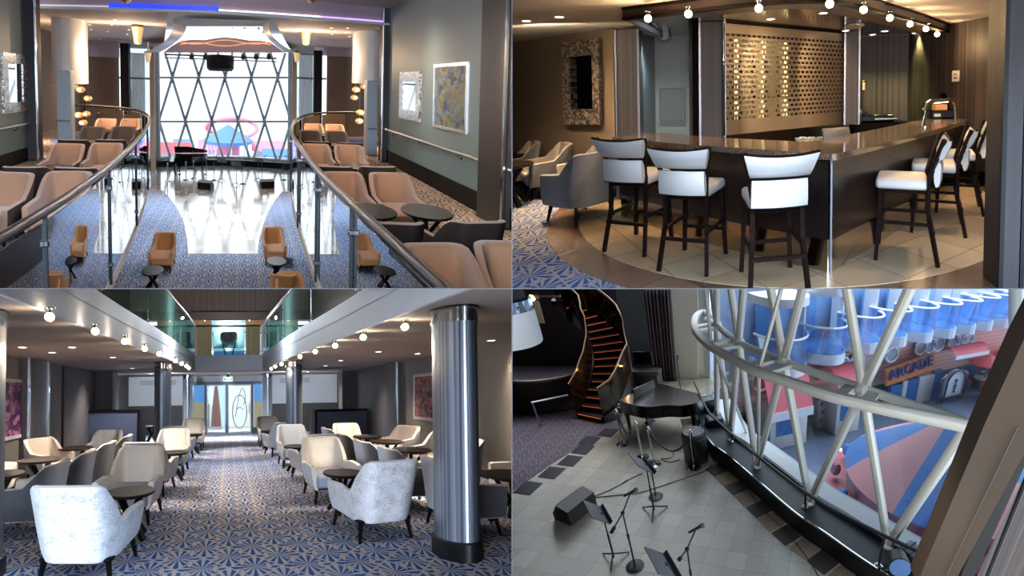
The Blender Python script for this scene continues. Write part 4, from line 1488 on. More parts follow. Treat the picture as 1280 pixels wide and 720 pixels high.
mat('tan_gold', (206, 150, 92), .85, var=.06, vscale=30, sheen=.2)
low = chair_kit(.66, .66, .62, .9, .10, .18, .03, 'tan_gold', 'tan_gold', 'tan_gold', squash=.16)
for x, y, a, lab in ((-2.25, 11.0, 178, 'golden tan armchair on the lower floor left of the stage edge'), (-2.02, 8.5, 4, 'golden tan armchair on the lower floor cut off at the bottom left'), (.95, 11.5, 182, 'golden tan armchair on the lower floor right of the stage edge'), (1.0, 9.25, -6, 'golden tan armchair on the lower floor turned away below the right glass'), (1.1, 8.6, 182, 'golden tan armchair at the bottom edge below the right glass')):
    low.place('armchair', G, (x, y, LOW + .02), radians(a), lab, 'armchair', 'lower floor armchairs')
for x, y, lab in ((-2.25, 9.75, 'small dark round table in front of the lower left armchair'), (.92, 10.3, 'small shiny round table in front of the lower right armchair')):
    table_small.place('cocktail_table', G, (x, y, LOW + .02), .4, lab, 'table', 'lower floor tables', mats={'table_top': 'black_gloss'})

# ------------------------------------------------------------------ on the stage
st = LOW + .02
p = G.at(234, 217, z=st)
piano.place('grand_piano', G, (p.x, p.y + .3, st), radians(8), 'black grand piano with open lid at the left of the stage', 'piano')
for k, (px, py) in enumerate(((257, 235.5), (333.5, 234))):
    p = G.at(px, py, z=st)
    monitor.place('stage_monitor', G, (p.x, p.y, st), radians((-15, 12)[k]), f'black wedge monitor speaker on the stage floor, {("left", "right")[k]} one', 'speaker', 'stage monitors', scale=1.15)
for k, (px, py) in enumerate(((209.5, 227), (232.5, 225), (242, 223), (258, 218))):
    p = G.at(px, py, z=st)
    stanchion.place('rope_stanchion', G, (p.x, p.y, st), 0, f'chrome rope post around the piano, {("first", "second", "third", "fourth")[k]} from the left', 'stanchion', 'piano rope posts')
for k, (px, py) in enumerate(((267.5, 225.5), (303.5, 230), (327.5, 226.5), (355, 225))):
    p = G.at(px, py, z=st)
    mic_stand.place('microphone_stand', G, (p.x, p.y, st), 0, f'thin microphone stand on the stage, {("first", "second", "third", "fourth")[k]} from the left', 'microphone stand', 'stage microphone stands')
for k, (px, py) in enumerate(((277.5, 226), (295.5, 231.5), (323, 225))):
    p = G.at(px, py, z=st)
    music_stand.place('music_stand', G, (p.x, p.y, st), radians(170), f'black music stand on the stage, {("first", "second", "third")[k]} from the left', 'music stand', 'stage music stands')

# ------------------------------------------------------------------ beyond the glass
mat('deck_pale', (170, 190, 214), .7)
struct('floor_outside', MB().box(-30, 30, 26.5, 70, LOW - 3.2, LOW - 3.0), M['deck_pale'], G)
mat('fair_pink', (222, 120, 150), .7)
mat('fair_blue', (70, 120, 200), .7)
mat('fair_white', (222, 226, 232), .7)
mat('fair_red', (200, 70, 80), .7)
def awning(px, py, y, w, d, m, lab):
    p = G.at(px, py, y=y)
    t = thing('awning_stall', G, (p.x, y, LOW - 3), lab, 'stall')
    z = p.z - (LOW - 3)
    part('canopy', MB().prism_x([(-d, 0), (d, 0), (d * .2, .9), (-d * .2, .9)], -w, w).tf(Matrix.Translation((0, 0, z - .9))), M[m], G, t)
    part('booth', MB().rbox(-w * .8, w * .8, -d * .6, d * .6, 0, z - .9, .05), M['fair_white'], G, t)
for px, py, y, w, d, m, lab in ((218, 178, 40, 1.9, 1.0, 'fair_red', 'red roofed stall outside behind the left of the lattice window'), (240, 190, 38, 1.4, 1.0, 'fair_pink', 'pink roofed stall outside behind the second diamond'), (262, 175, 42, 1.2, 1.0, 'fair_pink', 'pink roofed stall outside left of the window centre'), (335, 176, 38, 1.6, 1.0, 'fair_pink', 'pink roofed stall outside behind the right of the window'), (345, 186, 34, 1.2, .8, 'fair_blue', 'blue roofed stall outside at the right edge of the window'), (228, 174, 44, 1.0, .8, 'fair_blue', 'blue roofed stall outside at the left edge of the window')):
    awning(px, py, y, w, d, m, lab)
p = G.at(285, 205, y=37)
t = thing('carousel', G, (p.x, 37, LOW - 3), 'blue and white carousel outside behind the middle of the lattice window', 'carousel')
part('roof', MB().lathe([(2.3, 2.6), (2.35, 2.9), (.1, 4.3)], 16), M['fair_blue'], G, t)
part('drum', MB().lathe([(1.0, .3), (1.0, 2.6)], 12), M['fair_pink'], G, t)
part('platform', MB().lathe([(2.2, 0), (2.2, .3)], 24), M['fair_white'], G, t)
for k in range(8):
    a = 2 * pi * k / 8 + .2
    part('pole', MB().tube([(1.9 * cos(a), 1.9 * sin(a), .3), (1.9 * cos(a), 1.9 * sin(a), 2.7)], .06, 6), M['fair_white'], G, t)
tor = MB()
tor.tube([(G.at(290, 150, y=42).x + 2.7 * cos(a), 42 + .5 * sin(2 * a), G.at(290, 160, y=42).z + 1.0 * sin(a)) for a in [2 * pi * i / 40 for i in range(40)]], .22, 8, closed=True)
solo('slide_loop', tor, M['fair_pink'], G, label='pink looping slide tube outside above the carousel', cat='slide')

# ------------------------------------------------------------------ light
for x, y, z, w, c in ((-3.8, 5, 4.3, 300, (255, 224, 196)), (3.0, 5.5, 4.3, 480, (255, 224, 196)), (-4.6, 13.5, 4.0, 900, (255, 220, 190)), (3.6, 13.5, 4.0, 900, (255, 220, 190)), (-7, 18, 3.8, 900, (255, 206, 160)), (5.6, 18, 3.8, 900, (255, 206, 160)), (-.4, 6.5, 4.4, 500, (255, 232, 214)), (-4.2, 8.5, 4.4, 640, (255, 224, 196)), (2.2, 8.8, 4.4, 600, (255, 224, 196))):  # unseen spots added because daylight barely reaches this long room
    lamp('ceiling_light', G, (x, y, z), w, c, 'SPOT', .15, spot=radians(160))
for x, y in ((-2.4, 16.5), (.4, 16.5), (-1, 21.5), (-.9, 13)):  # unseen cool spots added to make up for weak window daylight
    lamp('stage_light', G, (x, y, 3.9), 1700, (206, 228, 255), 'SPOT', .3, spot=radians(120))

lamp('window_washer', G, (-1, 15, 3.7), 2600, (220, 234, 255), 'SPOT', .3, aim=(-1.1, 25, .5), spot=radians(80))  # unseen spot added to lighten the dark window lattice

lamp('ceiling_light', G, (.4, 2.3, 3.9), 420, (255, 224, 196), 'SPOT', .1, aim=(2.0, 3.9, .5), spot=radians(90))  # unseen spot added for the dim chairs at the near right

for x, y, z, w in ((-6.4, 13.9, 1.5, 420), (5.0, 13.9, 1.5, 420), (-3.95, 13.7, 3.3, 260), (2.35, 13.7, 3.3, 260)):
    lamp('globe_light', G, (x, y, z), w, (255, 214, 170), 'POINT', .03)
lamp('hood_light', G, (-.7, 9.0, 3.4), 170, (226, 232, 246), 'POINT', .03)
# ================================================================== the bar (top right)
TR = Room('bar', 960, 115, 500, 1.63)
T = TR
CH = 2.72
carpet('carpet_bar', .52, (44, 88, 160), (66, 108, 172), (178, 176, 178), (118, 122, 134), ox=.2)


def tiles(key, a, b, grout, s, rot, rough=.3, sx=1.0, spec=.5):
    n = mat(key, a, rough, spec=spec)
    c, d = cos(rot), sin(rot)
    X, Y, Z = n.xyz(n.nat())
    U = n.m('DIVIDE', n.m('ADD', n.m('MULTIPLY', X, c), n.m('MULTIPLY', Y, d)), s * sx)
    V = n.m('DIVIDE', n.m('SUBTRACT', n.m('MULTIPLY', Y, c), n.m('MULTIPLY', X, d)), s)
    h = n.white(n.comb(n.m('FLOOR', U), n.m('FLOOR', V)))
    e = n.m('MAXIMUM', n.m('ABSOLUTE', n.m('SUBTRACT', n.m('FRACT', U), .5)), n.m('ABSOLUTE', n.m('SUBTRACT', n.m('FRACT', V), .5)))
    cl = n.noise(n.nat(), 5, 4, .6)[0]
    base = n.ramp(n.m('ADD', n.m('MULTIPLY', h, .7), n.m('MULTIPLY', cl, .3)), [(.1, lin(a)), (.9, lin(b))])
    n.put(n.bsdf.inputs['Base Color'], n.mix(n.m('GREATER_THAN', e, .488), base, lin(grout)))
    return n


tiles('tile_cream', (212, 188, 150), (230, 210, 174), (178, 156, 126), .52, radians(38), .25)
tiles('tile_brown', (112, 88, 72), (164, 134, 108), (96, 78, 66), .42, radians(52), .22, 1.4)
struct('floor_bar', MB().box(-7, 7, 2.8, 9, -.1, -.004), M['carpet_bar'], T)
cx, cy = .28, 6.55
ring = lambda r, rx=1.0: [(cx + r * rx * cos(2 * pi * k / 72), cy + r * sin(2 * pi * k / 72)) for k in range(72)]
struct('floor_tile_ring', MB().prism(ring(3.5, .97), -.05, .001), M['tile_brown'], T)
struct('floor_tile_cream', MB().prism(ring(3.17, .95), -.05, .004), M['tile_cream'], T)
struct('ceiling_bar', MB().box(-7, 7, 1.2, 9, CH, CH + .1), M['ceiling_paint'], T)
mat('canopy_wood', (52, 38, 36), .35, var=.2, vscale=6)
mat('soffit_brown', (54, 42, 38), .35, spec=.3)
mat('ceiling_black', (22, 18, 18), .08, spec=.8)
stripes('rib_black', (16, 13, 14), (44, 38, 38), 30, .6)
mat('edge_metal', (120, 118, 118), .35, metal=1.0)
mat('hatch_grey', (92, 94, 92), .4)
mat('cream_plate', (224, 216, 196), .5)
mat('till_grey', (84, 90, 98), .3)
mat('packet_orange', (206, 130, 70), .5, emit=(255, 170, 90), es=.3)
glass('glass_clear', (236, 242, 244), .5, body=.25, bodycol=(230, 226, 214))
mat('mirror_dark', (150, 150, 156), .05, metal=1.0)
n = mat('mosaic_warm', (150, 140, 130), .3, metal=.4)
v = n.new('ShaderNodeTexVoronoi')
n.put(v.inputs['Vector'], n.nat())
v.inputs['Scale'].default_value = 24
n.put(n.bsdf.inputs['Base Color'], n.ramp(n.xyz(v.outputs['Color'])[0], [(.1, lin((74, 62, 54))), (.5, lin((140, 124, 108))), (.9, lin((206, 194, 178)))]))
mat('recess_grey', (140, 144, 136), .4, var=.04)
mat('recess_blue', (120, 142, 152), .3)
mat('olive_wall', (132, 114, 92), .65, var=.05, vscale=1.5)
# left wall behind the lounge seats
a, b = Vector((-5.4, 8.0)), Vector((-2.45, 6.55))
struct('wall_lounge', MB().ribbon([tuple(a), tuple(b)], 0, CH, -.1), M['olive_wall'], T)
struct('baseboard_lounge', MB().ribbon([tuple(a), tuple(b)], 0, .12, .02), M['black_wood'], T)
struct('trim_21', MB().rbox(-5.2, -4.95, 7.4, 7.6, 0, CH, .02), M['recess_blue'], T)
d = (b - a).normalized()
wl = lambda s: a + d * s                      # along the lounge wall
def wall_s(px):
    for i in range(400):
        p = wl(i * .01)
        if T.pix((p.x, p.y, 1.5))[0] > px:
            return i * .01
s0, s1 = wall_s(708), wall_s(753)
p = wl((s0 + s1) / 2)
z0, z1 = T.zat(p.x, p.y, 155), T.zat(p.x, p.y, 51)
t = thing('mosaic_mirror', T, (p.x, p.y, z0), 'rectangular mirror in a wide mosaic frame on the olive lounge wall', 'mirror')
hw, h = (s1 - s0) / 2, z1 - z0
ang = atan2(d.y, d.x)
fw = .16
part('frame', MB().box(-hw, hw, -.07, -.01, 0, fw * 1.6).box(-hw, hw, -.07, -.01, h - fw * 1.6, h).box(-hw, -hw + fw, -.07, -.01, fw * 1.6, h - fw * 1.6).box(hw - fw, hw, -.07, -.01, fw * 1.6, h - fw * 1.6), M['mosaic_warm'], T, t, ang)
part('mirror_glass', MB().box(-hw + fw, hw - fw, -.03, -.01, fw * 1.6, h - fw * 1.6), M['mirror_dark'], T, t, ang)

# pillars of the bar front
def pillar(px0, px1, y, z0, z1, lab, m='rib_dark', dp=.3):
    A0, B0 = T.at(px0, 100, y=y), T.at(px1, 100, y=y)
    t = thing('bar_pillar', T, ((A0.x + B0.x) / 2, y, z0), lab, 'pillar', 'ribbed bar pillars')
    hw = (B0.x - A0.x) / 2
    part('shaft', MB().box(-hw + .02, hw - .02, 0, dp, 0, z1 - z0), M[m], T, t)
    e = MB()
    for s in (-1, 1):
        part('chrome_edge', MB().box(s * hw - .015, s * hw + .015, -.008, .02, 0, z1 - z0), M['black' if m == 'rib_black' else 'edge_metal'], T, t)
    return t


pillar(770, 798, 6.35, 0, 2.66, 'dark ribbed pillar with chrome edges at the left end of the bar')
pillar(875, 906, 5.95, 1.0, 2.66, 'dark ribbed pillar with chrome edges left of the slatted screen')
pillar(1056, 1074, 7.55, 1.0, 2.66, 'narrow dark pillar with chrome edges right of the slatted screen', dp=.2)
pillar(1257, 1284, 3.3, 0, CH, 'dark ribbed pillar with chrome edge cut off at the right of the bar', 'rib_black')
# grey recess between the left pillars
A0, B0 = T.at(797, 100, y=7.2), T.at(880, 100, y=7.2)
struct('wall_recess', MB().box(A0.x - .3, B0.x + .2, 7.2, 7.3, .9, 2.66), M['recess_grey'], T)
C0 = T.at(813, 100, y=6.9)
struct('wall_recess_side', MB().add([(A0.x + .1, 6.4, .9), (C0.x, 7.19, .9), (C0.x, 7.19, 2.66), (A0.x + .1, 6.4, 2.66)], [(0, 1, 2, 3)]), M['recess_blue'], T)
A1, B1 = T.at(823, 109, y=7.18), T.at(855, 152, y=7.18)
t = thing('hatch_door', T, (A1.x, 7.19, B1.z), 'flush grey service hatch in the recess behind the bar', 'hatch')
w, h = B1.x - A1.x, A1.z - B1.z
part('leaf', MB().rbox(.02, w - .02, -.025, 0, .02, h - .02, .008), M['hatch_grey'], T, t)
part('frame', MB().box(0, w, -.02, 0, 0, .02).box(0, w, -.02, 0, h - .02, h).box(0, .02, -.02, 0, 0, h).box(w - .02, w, -.02, 0, 0, h), M['recess_grey'], T, t)
part('knob', MB().ball((w - .08, -.04, h * .5), .025, n=8, m=6), M['chrome'], T, t)
A1, B1 = T.at(825, 35, y=6.9), T.at(837, 51, y=6.9)
t = thing('smoke_detector_box', T, ((A1.x + B1.x) / 2, 6.9, B1.z), 'small pale sensor box high in the grey recess', 'sensor')
part('housing', MB().rbox(-.08, .08, -.05, .08, .04, A1.z - B1.z, .015), M['white_paint'], T, t)
part('lens', MB().rbox(-.05, .05, -.04, .04, 0, .05, .01), M['vent_grey'], T, t)
part('bracket', MB().box(-.03, .03, .08, .3, .1, .16), M['white_paint'], T, t)

# the slatted screen
P0, P1 = Vector((T.at(905, 100, y=5.95).x, 5.95)), Vector((T.at(1056, 100, y=7.6).x, 7.6))
dv = P1 - P0
L = dv.length
ang = atan2(dv.y, dv.x)
t = thing('slatted_screen', T, (P0.x, P0.y, 1.02), 'perforated silver screen with rows of small slots behind the bar', 'screen')
hs = 2.63 - 1.02
rows_n = 17
zb, zt = .22, hs - .10
mat('screen_silver', (176, 160, 144), .38, metal=.45)
sheet = MB()
sheet.box(0, L, -.003, .003, 0, zb)
sheet.box(0, L, -.003, .003, zt, hs)
pitch = (zt - zb) / rows_n
nc = 27
cw = L / nc
for r in range(rows_n):
    z = zb + r * pitch
    sheet.box(0, L, -.003, .003, z + pitch * .5, z + pitch)
    off = .5 if r % 2 else 0
    for c in range(-1, nc + 1):
        x0 = (c + off) * cw
        x1 = x0 + cw * .34
        x0, x1 = max(0, x0), min(L, x1)
        if x1 > x0:
            sheet.box(x0, x1, -.003, .003, z, z + pitch * .5)
part('perforated_sheet', sheet, M['screen_silver'], T, t, ang)
part('frame', MB().box(-.03, 0, -.03, .03, 0, hs).box(L, L + .03, -.03, .03, 0, hs), M['chrome'], T, t, ang)
# lit back bar behind it: dark wall with glowing strips and bottles
bk = Vector((-dv.y, dv.x)).normalized() * .45
struct('wall_back_bar', MB().ribbon([tuple(P0 + bk - dv * .1), tuple(P1 + bk + dv * .25)], .5, 2.7, -.1), M['brown_panel'], T)
mat('strip_glow', (255, 220, 150), .5, emit=(255, 226, 160), es=1.6)
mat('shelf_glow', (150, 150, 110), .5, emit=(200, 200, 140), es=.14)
for k, u in enumerate((.19, .40, .59)):
    q = P0 + bk * .85 + dv * u
    solo('glow_strip', MB().rbox(-.035, .035, -.02, .02, 0, 1.35, .01), M['strip_glow'], T, (q.x, q.y, 1.12), ang, f'upright glowing strip behind the slatted screen, {("left", "middle", "right")[k]} one', 'light strip', 'back bar light strips')
q0, q1 = P0 + bk * .9 + dv * .2, P0 + bk * .9 + dv * .58
struct('wall_back_bar_panel', MB().ribbon([tuple(q0), tuple(q1)], 1.1, 2.5, -.02), M['shelf_glow'], T)
mats_b = []
for i, c in enumerate(((120, 60, 30), (60, 90, 50), (170, 130, 60), (90, 30, 30))):
    mat(f'bottle_{i}', c, .15)
    mats_b.append(f'bottle_{i}')
bottle = Kit([('glass_body', MB().lathe([(.035, 0), (.037, .02), (.037, .17), (.014, .23), (.013, .29)], 10), 'bottle_0', None, None), ('cap', MB().lathe([(.015, .285), (.015, .315)], 8), 'black', None, None)])
shelf_z = (1.18, 1.55, 1.92)
for r, z in enumerate(shelf_z):
    sh = MB().ribbon([tuple(P0 + bk * .5 + dv * .03), tuple(P1 + bk * .5 - dv * .03)], z - .02, z, -.14)
    solo('bottle_shelf', sh, M['black_wood'], T, label=f'dark bottle shelf behind the slatted screen, {("lowest", "middle", "top")[r]} one', cat='shelf', group='back bar shelves')
    for k in range(9):
        q = P0 + bk * .65 + dv * (.09 + .1 * k)
        bottle.place('bottle', T, (q.x, q.y, z), 0, f'bottle glimpsed through the slots on the {("lowest", "middle", "top")[r]} back bar shelf, {("first", "second", "third", "fourth", "fifth", "sixth", "seventh", "eighth", "ninth")[k]} from the left', 'bottle', 'bottles behind the screen', mats={'glass_body': mats_b[(k + r) % 4]})

# walls of the right corner
y1 = 8.3
A0, B0 = T.at(1070, 100, y=y1), T.at(1138, 100, y=y1)
stripes('rib_olive', (40, 36, 22), (104, 94, 62), 16, .5)
struct('wall_bar_rear', MB().box(A0.x - .3, B0.x, y1, y1 + .1, 0, 2.66), M['rib_wall'], T)
e0, e1 = T.at(1137, 100, y=8.2), T.at(1258, 100, y=6.35)
struct('wall_bar_right', MB().ribbon([(e0.x, 8.25), (e1.x + .4, 6.2), (7.0, 2.0)], 0, CH, -.1), M['rib_wall'], T)
struct('baseboard_bar', MB().ribbon([(e0.x, 8.24), (e1.x + .4, 6.19)], 0, .24, .03), M['black_wood'], T)
f = lambda px: next(((e0.x + (e1.x + .4 - e0.x) * i / 200, 8.25 + (6.2 - 8.25) * i / 200) for i in range(201) if T.pix((e0.x + (e1.x + .4 - e0.x) * i / 200, 8.25 + (6.2 - 8.25) * i / 200, 1.5))[0] >= px))
q = f(1195)
z0 = T.zat(q[0], q[1], 102)
t = thing('wall_thermostat', T, (q[0], q[1], z0), 'small cream wall control plate on the striped right wall', 'control')
wa = atan2(6.2 - 8.25, e1.x + .4 - e0.x)
part('plate', MB().rbox(-.07, .07, -.04, 0, 0, .19, .008), M['cream_plate'], T, t, wa)
part('button', MB().rbox(-.025, .025, -.055, -.035, .11, .14, .005), M['vent_grey'], T, t, wa)
part('slot', MB().box(-.03, .03, -.045, -.035, .05, .07), M['black'], T, t, wa)

# counter
C = Vector((.55, 3.62))
LE = Vector((-2.02, 5.45))
RE = Vector((3.22, 7.03))
lm = (C + LE) / 2 + Vector((-.06, -.09))
rm = (C + RE) / 2 + Vector((.05, -.05))
front = [(p.x, p.y) for p in bez([(LE.x, LE.y, 0), (lm.x, lm.y, 0), (C.x - .02, C.y, 0)], 12)] + [(p.x, p.y) for p in bez([(C.x + .02, C.y, 0), (rm.x, rm.y, 0), (RE.x, RE.y, 0)], 12)]


def offset(path, dist):
    """Path pushed inwards (towards the bar's inside) by dist."""
    out = []
    m = len(path)
    for i, p in enumerate(path):
        q0, q1 = Vector(path[max(i - 1, 0)]), Vector(path[min(i + 1, m - 1)])
        if i in (12, 13):
            nrm = Vector((-.06, 1)).normalized() * 1.35
        else:
            dd = (q1 - q0).normalized()
            nrm = Vector((-dd.y, dd.x))
        if nrm.y < 0:
            nrm = -nrm
        out.append((p[0] + nrm.x * dist, p[1] + nrm.y * dist))
    return out


n = mat('granite', (128, 108, 88), .08, spec=.6)
v = n.noise(n.nat(), 60, 5, .8)[0]
n.put(n.bsdf.inputs['Base Color'], n.ramp(v, [(.38, lin((60, 48, 40))), (.5, lin((124, 104, 84))), (.66, lin((168, 146, 122)))]))
n = mat('bar_panel', (34, 28, 26), .35, metal=.1, spec=.2)
v = n.noise(n.nat(1, 1, 9), 6, 3, .6)[0]
n.put(n.bsdf.inputs['Roughness'], n.m('ADD', .24, n.m('MULTIPLY', v, .15)))
mat('kick_mirror', (196, 180, 160), .12, metal=1.0)
t = thing('bar_counter', T, (C.x, C.y, 0), 'L-shaped bar counter with dark panelled front and brown granite top', 'bar counter')
loc = lambda path: [(p[0] - C.x, p[1] - C.y) for p in path]
inner = offset(front, .62)
top = loc(offset(front, -.06) + inner[::-1])
part('worktop', MB().prism(top, 1.035, 1.09), M['granite'], T, t)
pan = loc(offset(front, .04))
part('front_panel', MB().ribbon(pan[:13], .30, 1.035, -.05), M['bar_panel'], T, t)
part('side_panel', MB().ribbon(pan[13:], .30, 1.035, -.05), M['bar_panel'], T, t)
kk = loc(offset(front, .05))
part('kick_plate', MB().ribbon(kk, 0, .30, -.03), M['kick_mirror'], T, t, label='mirror-polished kick plate')
part('corner_strip', MB().box(-.008, .008, .022, .04, .0, 1.035), M['till_grey'], T, t)
part('inner_back', MB().ribbon(loc(offset(front, .58)), .1, 1.035, -.03), M['black_wood'], T, t)
# inner work shelf and sundries
solo('work_shelf', MB().prism([(p[0], p[1]) for p in offset(front, .66)[2:24]] + [(p[0], p[1]) for p in offset(front, 1.1)[2:24]][::-1], .86, .9), M['black_wood'], T, label='dark lower work shelf inside the bar counter', cat='shelf')
glass_kit = Kit([('bowl', MB().lathe([(.03, 0), (.035, .09), (.033, .09), (.027, .01)], 10), 'glass_clear', None, None), ('rim', MB().tube([(.034 * cos(x), .034 * sin(x), .09) for x in [2 * pi * i / 10 for i in range(10)]], .003, 4, closed=True), 'white_paint', None, None)])
for k in range(8):
    p = T.at(998 + 5.6 * k, 174 - (k % 2) * 1.2, z=1.0)
    glass_kit.place('tumbler', T, (p.x, p.y + .02, .9), 0, f'upturned clear tumbler inside the counter corner, {("first", "second", "third", "fourth", "fifth", "sixth", "seventh", "last")[k]} from the left', 'glass', 'tumblers in the bar', scale=1.25)
p = T.at(1052, 164, z=1.15)
t = thing('till_screen', T, (p.x, p.y, .9), 'dark till terminal standing behind the counter below the screen', 'till')
part('screen', MB().rbox(-.2, .16, -.02, .02, .06, .3, .012).tf(Matrix.Rotation(radians(-20), 4, 'X')), M['till_grey'], T, t, .4)
part('foot', MB().rbox(-.1, .1, -.05, .1, 0, .08, .02), M['black'], T, t, .4)
# dark equipment and bottle at the rear counter
solo('rear_counter', MB().rbox(0, 1.0, 0, .5, 0, 1.02, .01), M['black_wood'], T, (T.at(1068, 150, y=7.7).x, 7.7, 0), 0, 'dark rear counter in the corner of the bar', 'counter')
p = T.at(1077, 152, y=7.75)
t = thing('coffee_machine', T, (p.x + .12, 7.8, 1.02), 'low black appliance with a steel tray on the rear counter', 'appliance')
part('body', MB().rbox(-.15, .45, -.1, .2, 0, .14, .03), M['black_gloss'], T, t)
part('tray', MB().rbox(.1, .5, -.14, .0, .05, .07, .008), M['steel'], T, t)
part('lever', MB().tube([(-.05, -.1, .1), (-.05, -.16, .2)], .012, 6), M['steel'], T, t)
p = T.at(1077, 137, y=7.7)
t = thing('soap_bottle', T, (p.x - .02, 7.72, 1.16), 'small pale bottle standing at the left end of the rear counter', 'bottle')
part('body', MB().lathe([(.04, -.14), (.045, -.12), (.045, .02), (.02, .05)], 10), M['bottle_1'], T, t)
part('cap', MB().lathe([(.022, .05), (.022, .09)], 8), M['white_paint'], T, t)
# wall-mounted brass key hook
p = T.at(1080, 105, y=8.25)
t = thing('wall_bracket', T, (p.x, 8.29, p.z), 'small brass bracket on the lit striped wall behind the bar', 'bracket')
part('plate', MB().rbox(-.03, .03, -.02, 0, -.12, .08, .008), M['brass'], T, t)
part('hook', MB().tube([(0, -.02, .04), (.03, -.1, .06), (.05, -.1, .1)], .014, 6), M['brass'], T, t)

# chrome service gantry and the things behind it
p0, p1 = T.at(1154, 160, z=1.09), T.at(1194, 152, z=1.09)
q0, q1 = Vector((p0.x, p0.y)), Vector((p1.x, p1.y))
t = thing('service_gantry', T, (p0.x, p0.y, 1.09), 'chrome arch standing on the right end of the counter', 'gantry')
w = q1 - q0
hz = T.zat(p0.x, p0.y, 128) - 1.09
path = [(0, 0, 0)] + [(0 + .09 * (1 - cos(x)), 0, hz - .09 + .09 * sin(x)) for x in [pi / 2 * i / 5 for i in range(6)]]
arch = [Vector((0, 0, 0)), Vector((0, 0, hz - .1)), Vector((w.x * .06, w.y * .06, hz - .03)), Vector((w.x * .16, w.y * .16, hz)), Vector((w.x * .84, w.y * .84, hz)), Vector((w.x * .94, w.y * .94, hz - .03)), Vector((w.x, w.y, hz - .1)), Vector((w.x, w.y, -.1))]
part('arch', MB().tube(arch, .028, 10), M['chrome'], T, t)
part('foot_flange', MB().lathe([(.06, 0), (.06, .015), (.03, .025)], 14), M['chrome'], T, t)
part('lamp_strip', MB().bar(Vector((w.x * .3, w.y * .3, hz - .02)), Vector((w.x * .7, w.y * .7, hz - .02)), .04, .02), M['downlight'], T, t)
p = T.at(1175, 148, z=1.09)
t = thing('snack_box', T, (p.x + .05, p.y + .1, 1.09), 'black bar caddy with orange lit front behind the chrome arch', 'caddy')
part('tray', MB().rbox(-.2, .2, -.1, .1, 0, .14, .015), M['black_gloss'], T, t)
part('packets', MB().rbox(-.13, .08, -.08, .06, .14, .24, .01), M['packet_orange'], T, t)
part('label', MB().box(-.15, -.04, -.106, -.1, .03, .08), M['cream_plate'], T, t)
p = T.at(1196, 148, z=1.09)
t = thing('till_machine', T, (p.x + .05, p.y + .25, 1.09), 'black till with tilted screen at the right end of the counter', 'till')
part('base', MB().rbox(-.16, .2, -.12, .14, 0, .12, .02), M['black'], T, t)
part('screen', MB().rbox(-.2, .2, -.02, .03, 0, .34, .015).tf(Matrix.Translation((0, 0, .1)) @ Matrix.Rotation(radians(-15), 4, 'X')), M['black_gloss'], T, t)
part('stalk', MB().rbox(-.03, .03, .0, .05, .1, .2, .01), M['black'], T, t)

# canopy over the bar
A0, A1 = T.at(777, 6, z=CH), T.at(1205, 38, z=CH)
K0 = [(-1.62, 6.3), (-1.97, 5.35)]
edge = [T.at(px, py, z=2.6) for px, py in ((778, 22), (850, 13.5), (930, 4), (1010, -1), (1062, 3), (1105, 14), (1145, 25), (1180, 36.5), (1200, 43))]
ed = [(p.x, p.y) for p in bez(edge, 40)]
cano = ed + [(3.6, 8.3), (-1.8, 8.3)]
can = MB()
can.ribbon(ed, 2.58, CH, -.06)
can.ribbon([(-1.8, 8.3), ed[0]], 2.58, CH, -.06)
struct('beam_canopy', can, M['canopy_wood'], T)
struct('trim_22', MB().ribbon([(p[0], p[1] - .02) for p in ed], 2.565, 2.6, -.09).ribbon([(p[0], p[1] - .03) for p in ed], CH - .03, CH - .005, -.09), M['black_wood'], T)
ins = offset_ = [(p[0] * .985 + .0, p[1] + .0) for p in ed]
inn = []
for i, p in enumerate(ed):
    q0, q1 = Vector(ed[max(i - 1, 0)]), Vector(ed[min(i + 1, 40)])
    dd = (q1 - q0).normalized()
    nn = Vector((-dd.y, dd.x))
    if nn.y < 0:
        nn = -nn
    inn.append((p[0] + nn.x * .5, p[1] + nn.y * .5))
sof = MB()
sof.grid([[(a[0], a[1], 2.6), (b[0], b[1], 2.6)] for a, b in zip(ed, inn)])
sof.grid([[(b[0], b[1], 2.6), (b[0], b[1], 2.66)] for b in inn])
struct('ceiling_soffit', sof, M['soffit_brown'], T)
struct('ceiling_gloss', MB().prism(inn + [(3.9, 8.4), (-1.9, 8.4)], 2.665, 2.675), M['ceiling_black'], T)
blb = [(810, 25), (860.5, 19.5), (948.5, 12.5), (1037, 7), (1079.5, 14), (1112.5, 24), (1137.5, 31.5), (1157.5, 37.5), (1171.5, 44), (1182.5, 49.5)]
for i, (px, py) in enumerate(blb):
    p = T.at(px, py, z=2.6 - .085 * 1.2)
    bulb_kit.place('ceiling_bulb', T, (p.x, p.y, 2.6), 0, f'glowing bare bulb under the bar canopy, {("first", "second", "third", "fourth", "fifth", "sixth", "seventh", "eighth", "ninth", "last")[i]} counting from the left', 'light', 'bar canopy bulbs', scale=1.0)
    lamp('bulb_light', T, (p.x, p.y, 2.6 - .3), 26, (255, 210, 150), 'POINT', .06)
for i, (px, py) in enumerate(((963, 24), (1029, 16.5), (1075, 52), (1125, 49), (1057, 38.5), (1106, 39))):
    p = T.at(px, py, z=2.66)
    down_kit.place('downlight', T, (p.x, min(p.y, 8.1), 2.664), 0, f'recessed downlight in the glossy black bar ceiling, {("above the left of the screen", "above the right of the screen", "above the lit corner wall, left one", "above the lit corner wall, right one", "near the round speaker", "right of the round speaker")[i]}', 'light', 'bar ceiling downlights')
    if i in (2, 3):
        lamp('down_light', T, (p.x, min(p.y, 8.1) - .05, 2.6), 160, (230, 220, 140), 'SPOT', .05, spot=radians(110))
q = P0 + dv * .3 - bk * 1.3
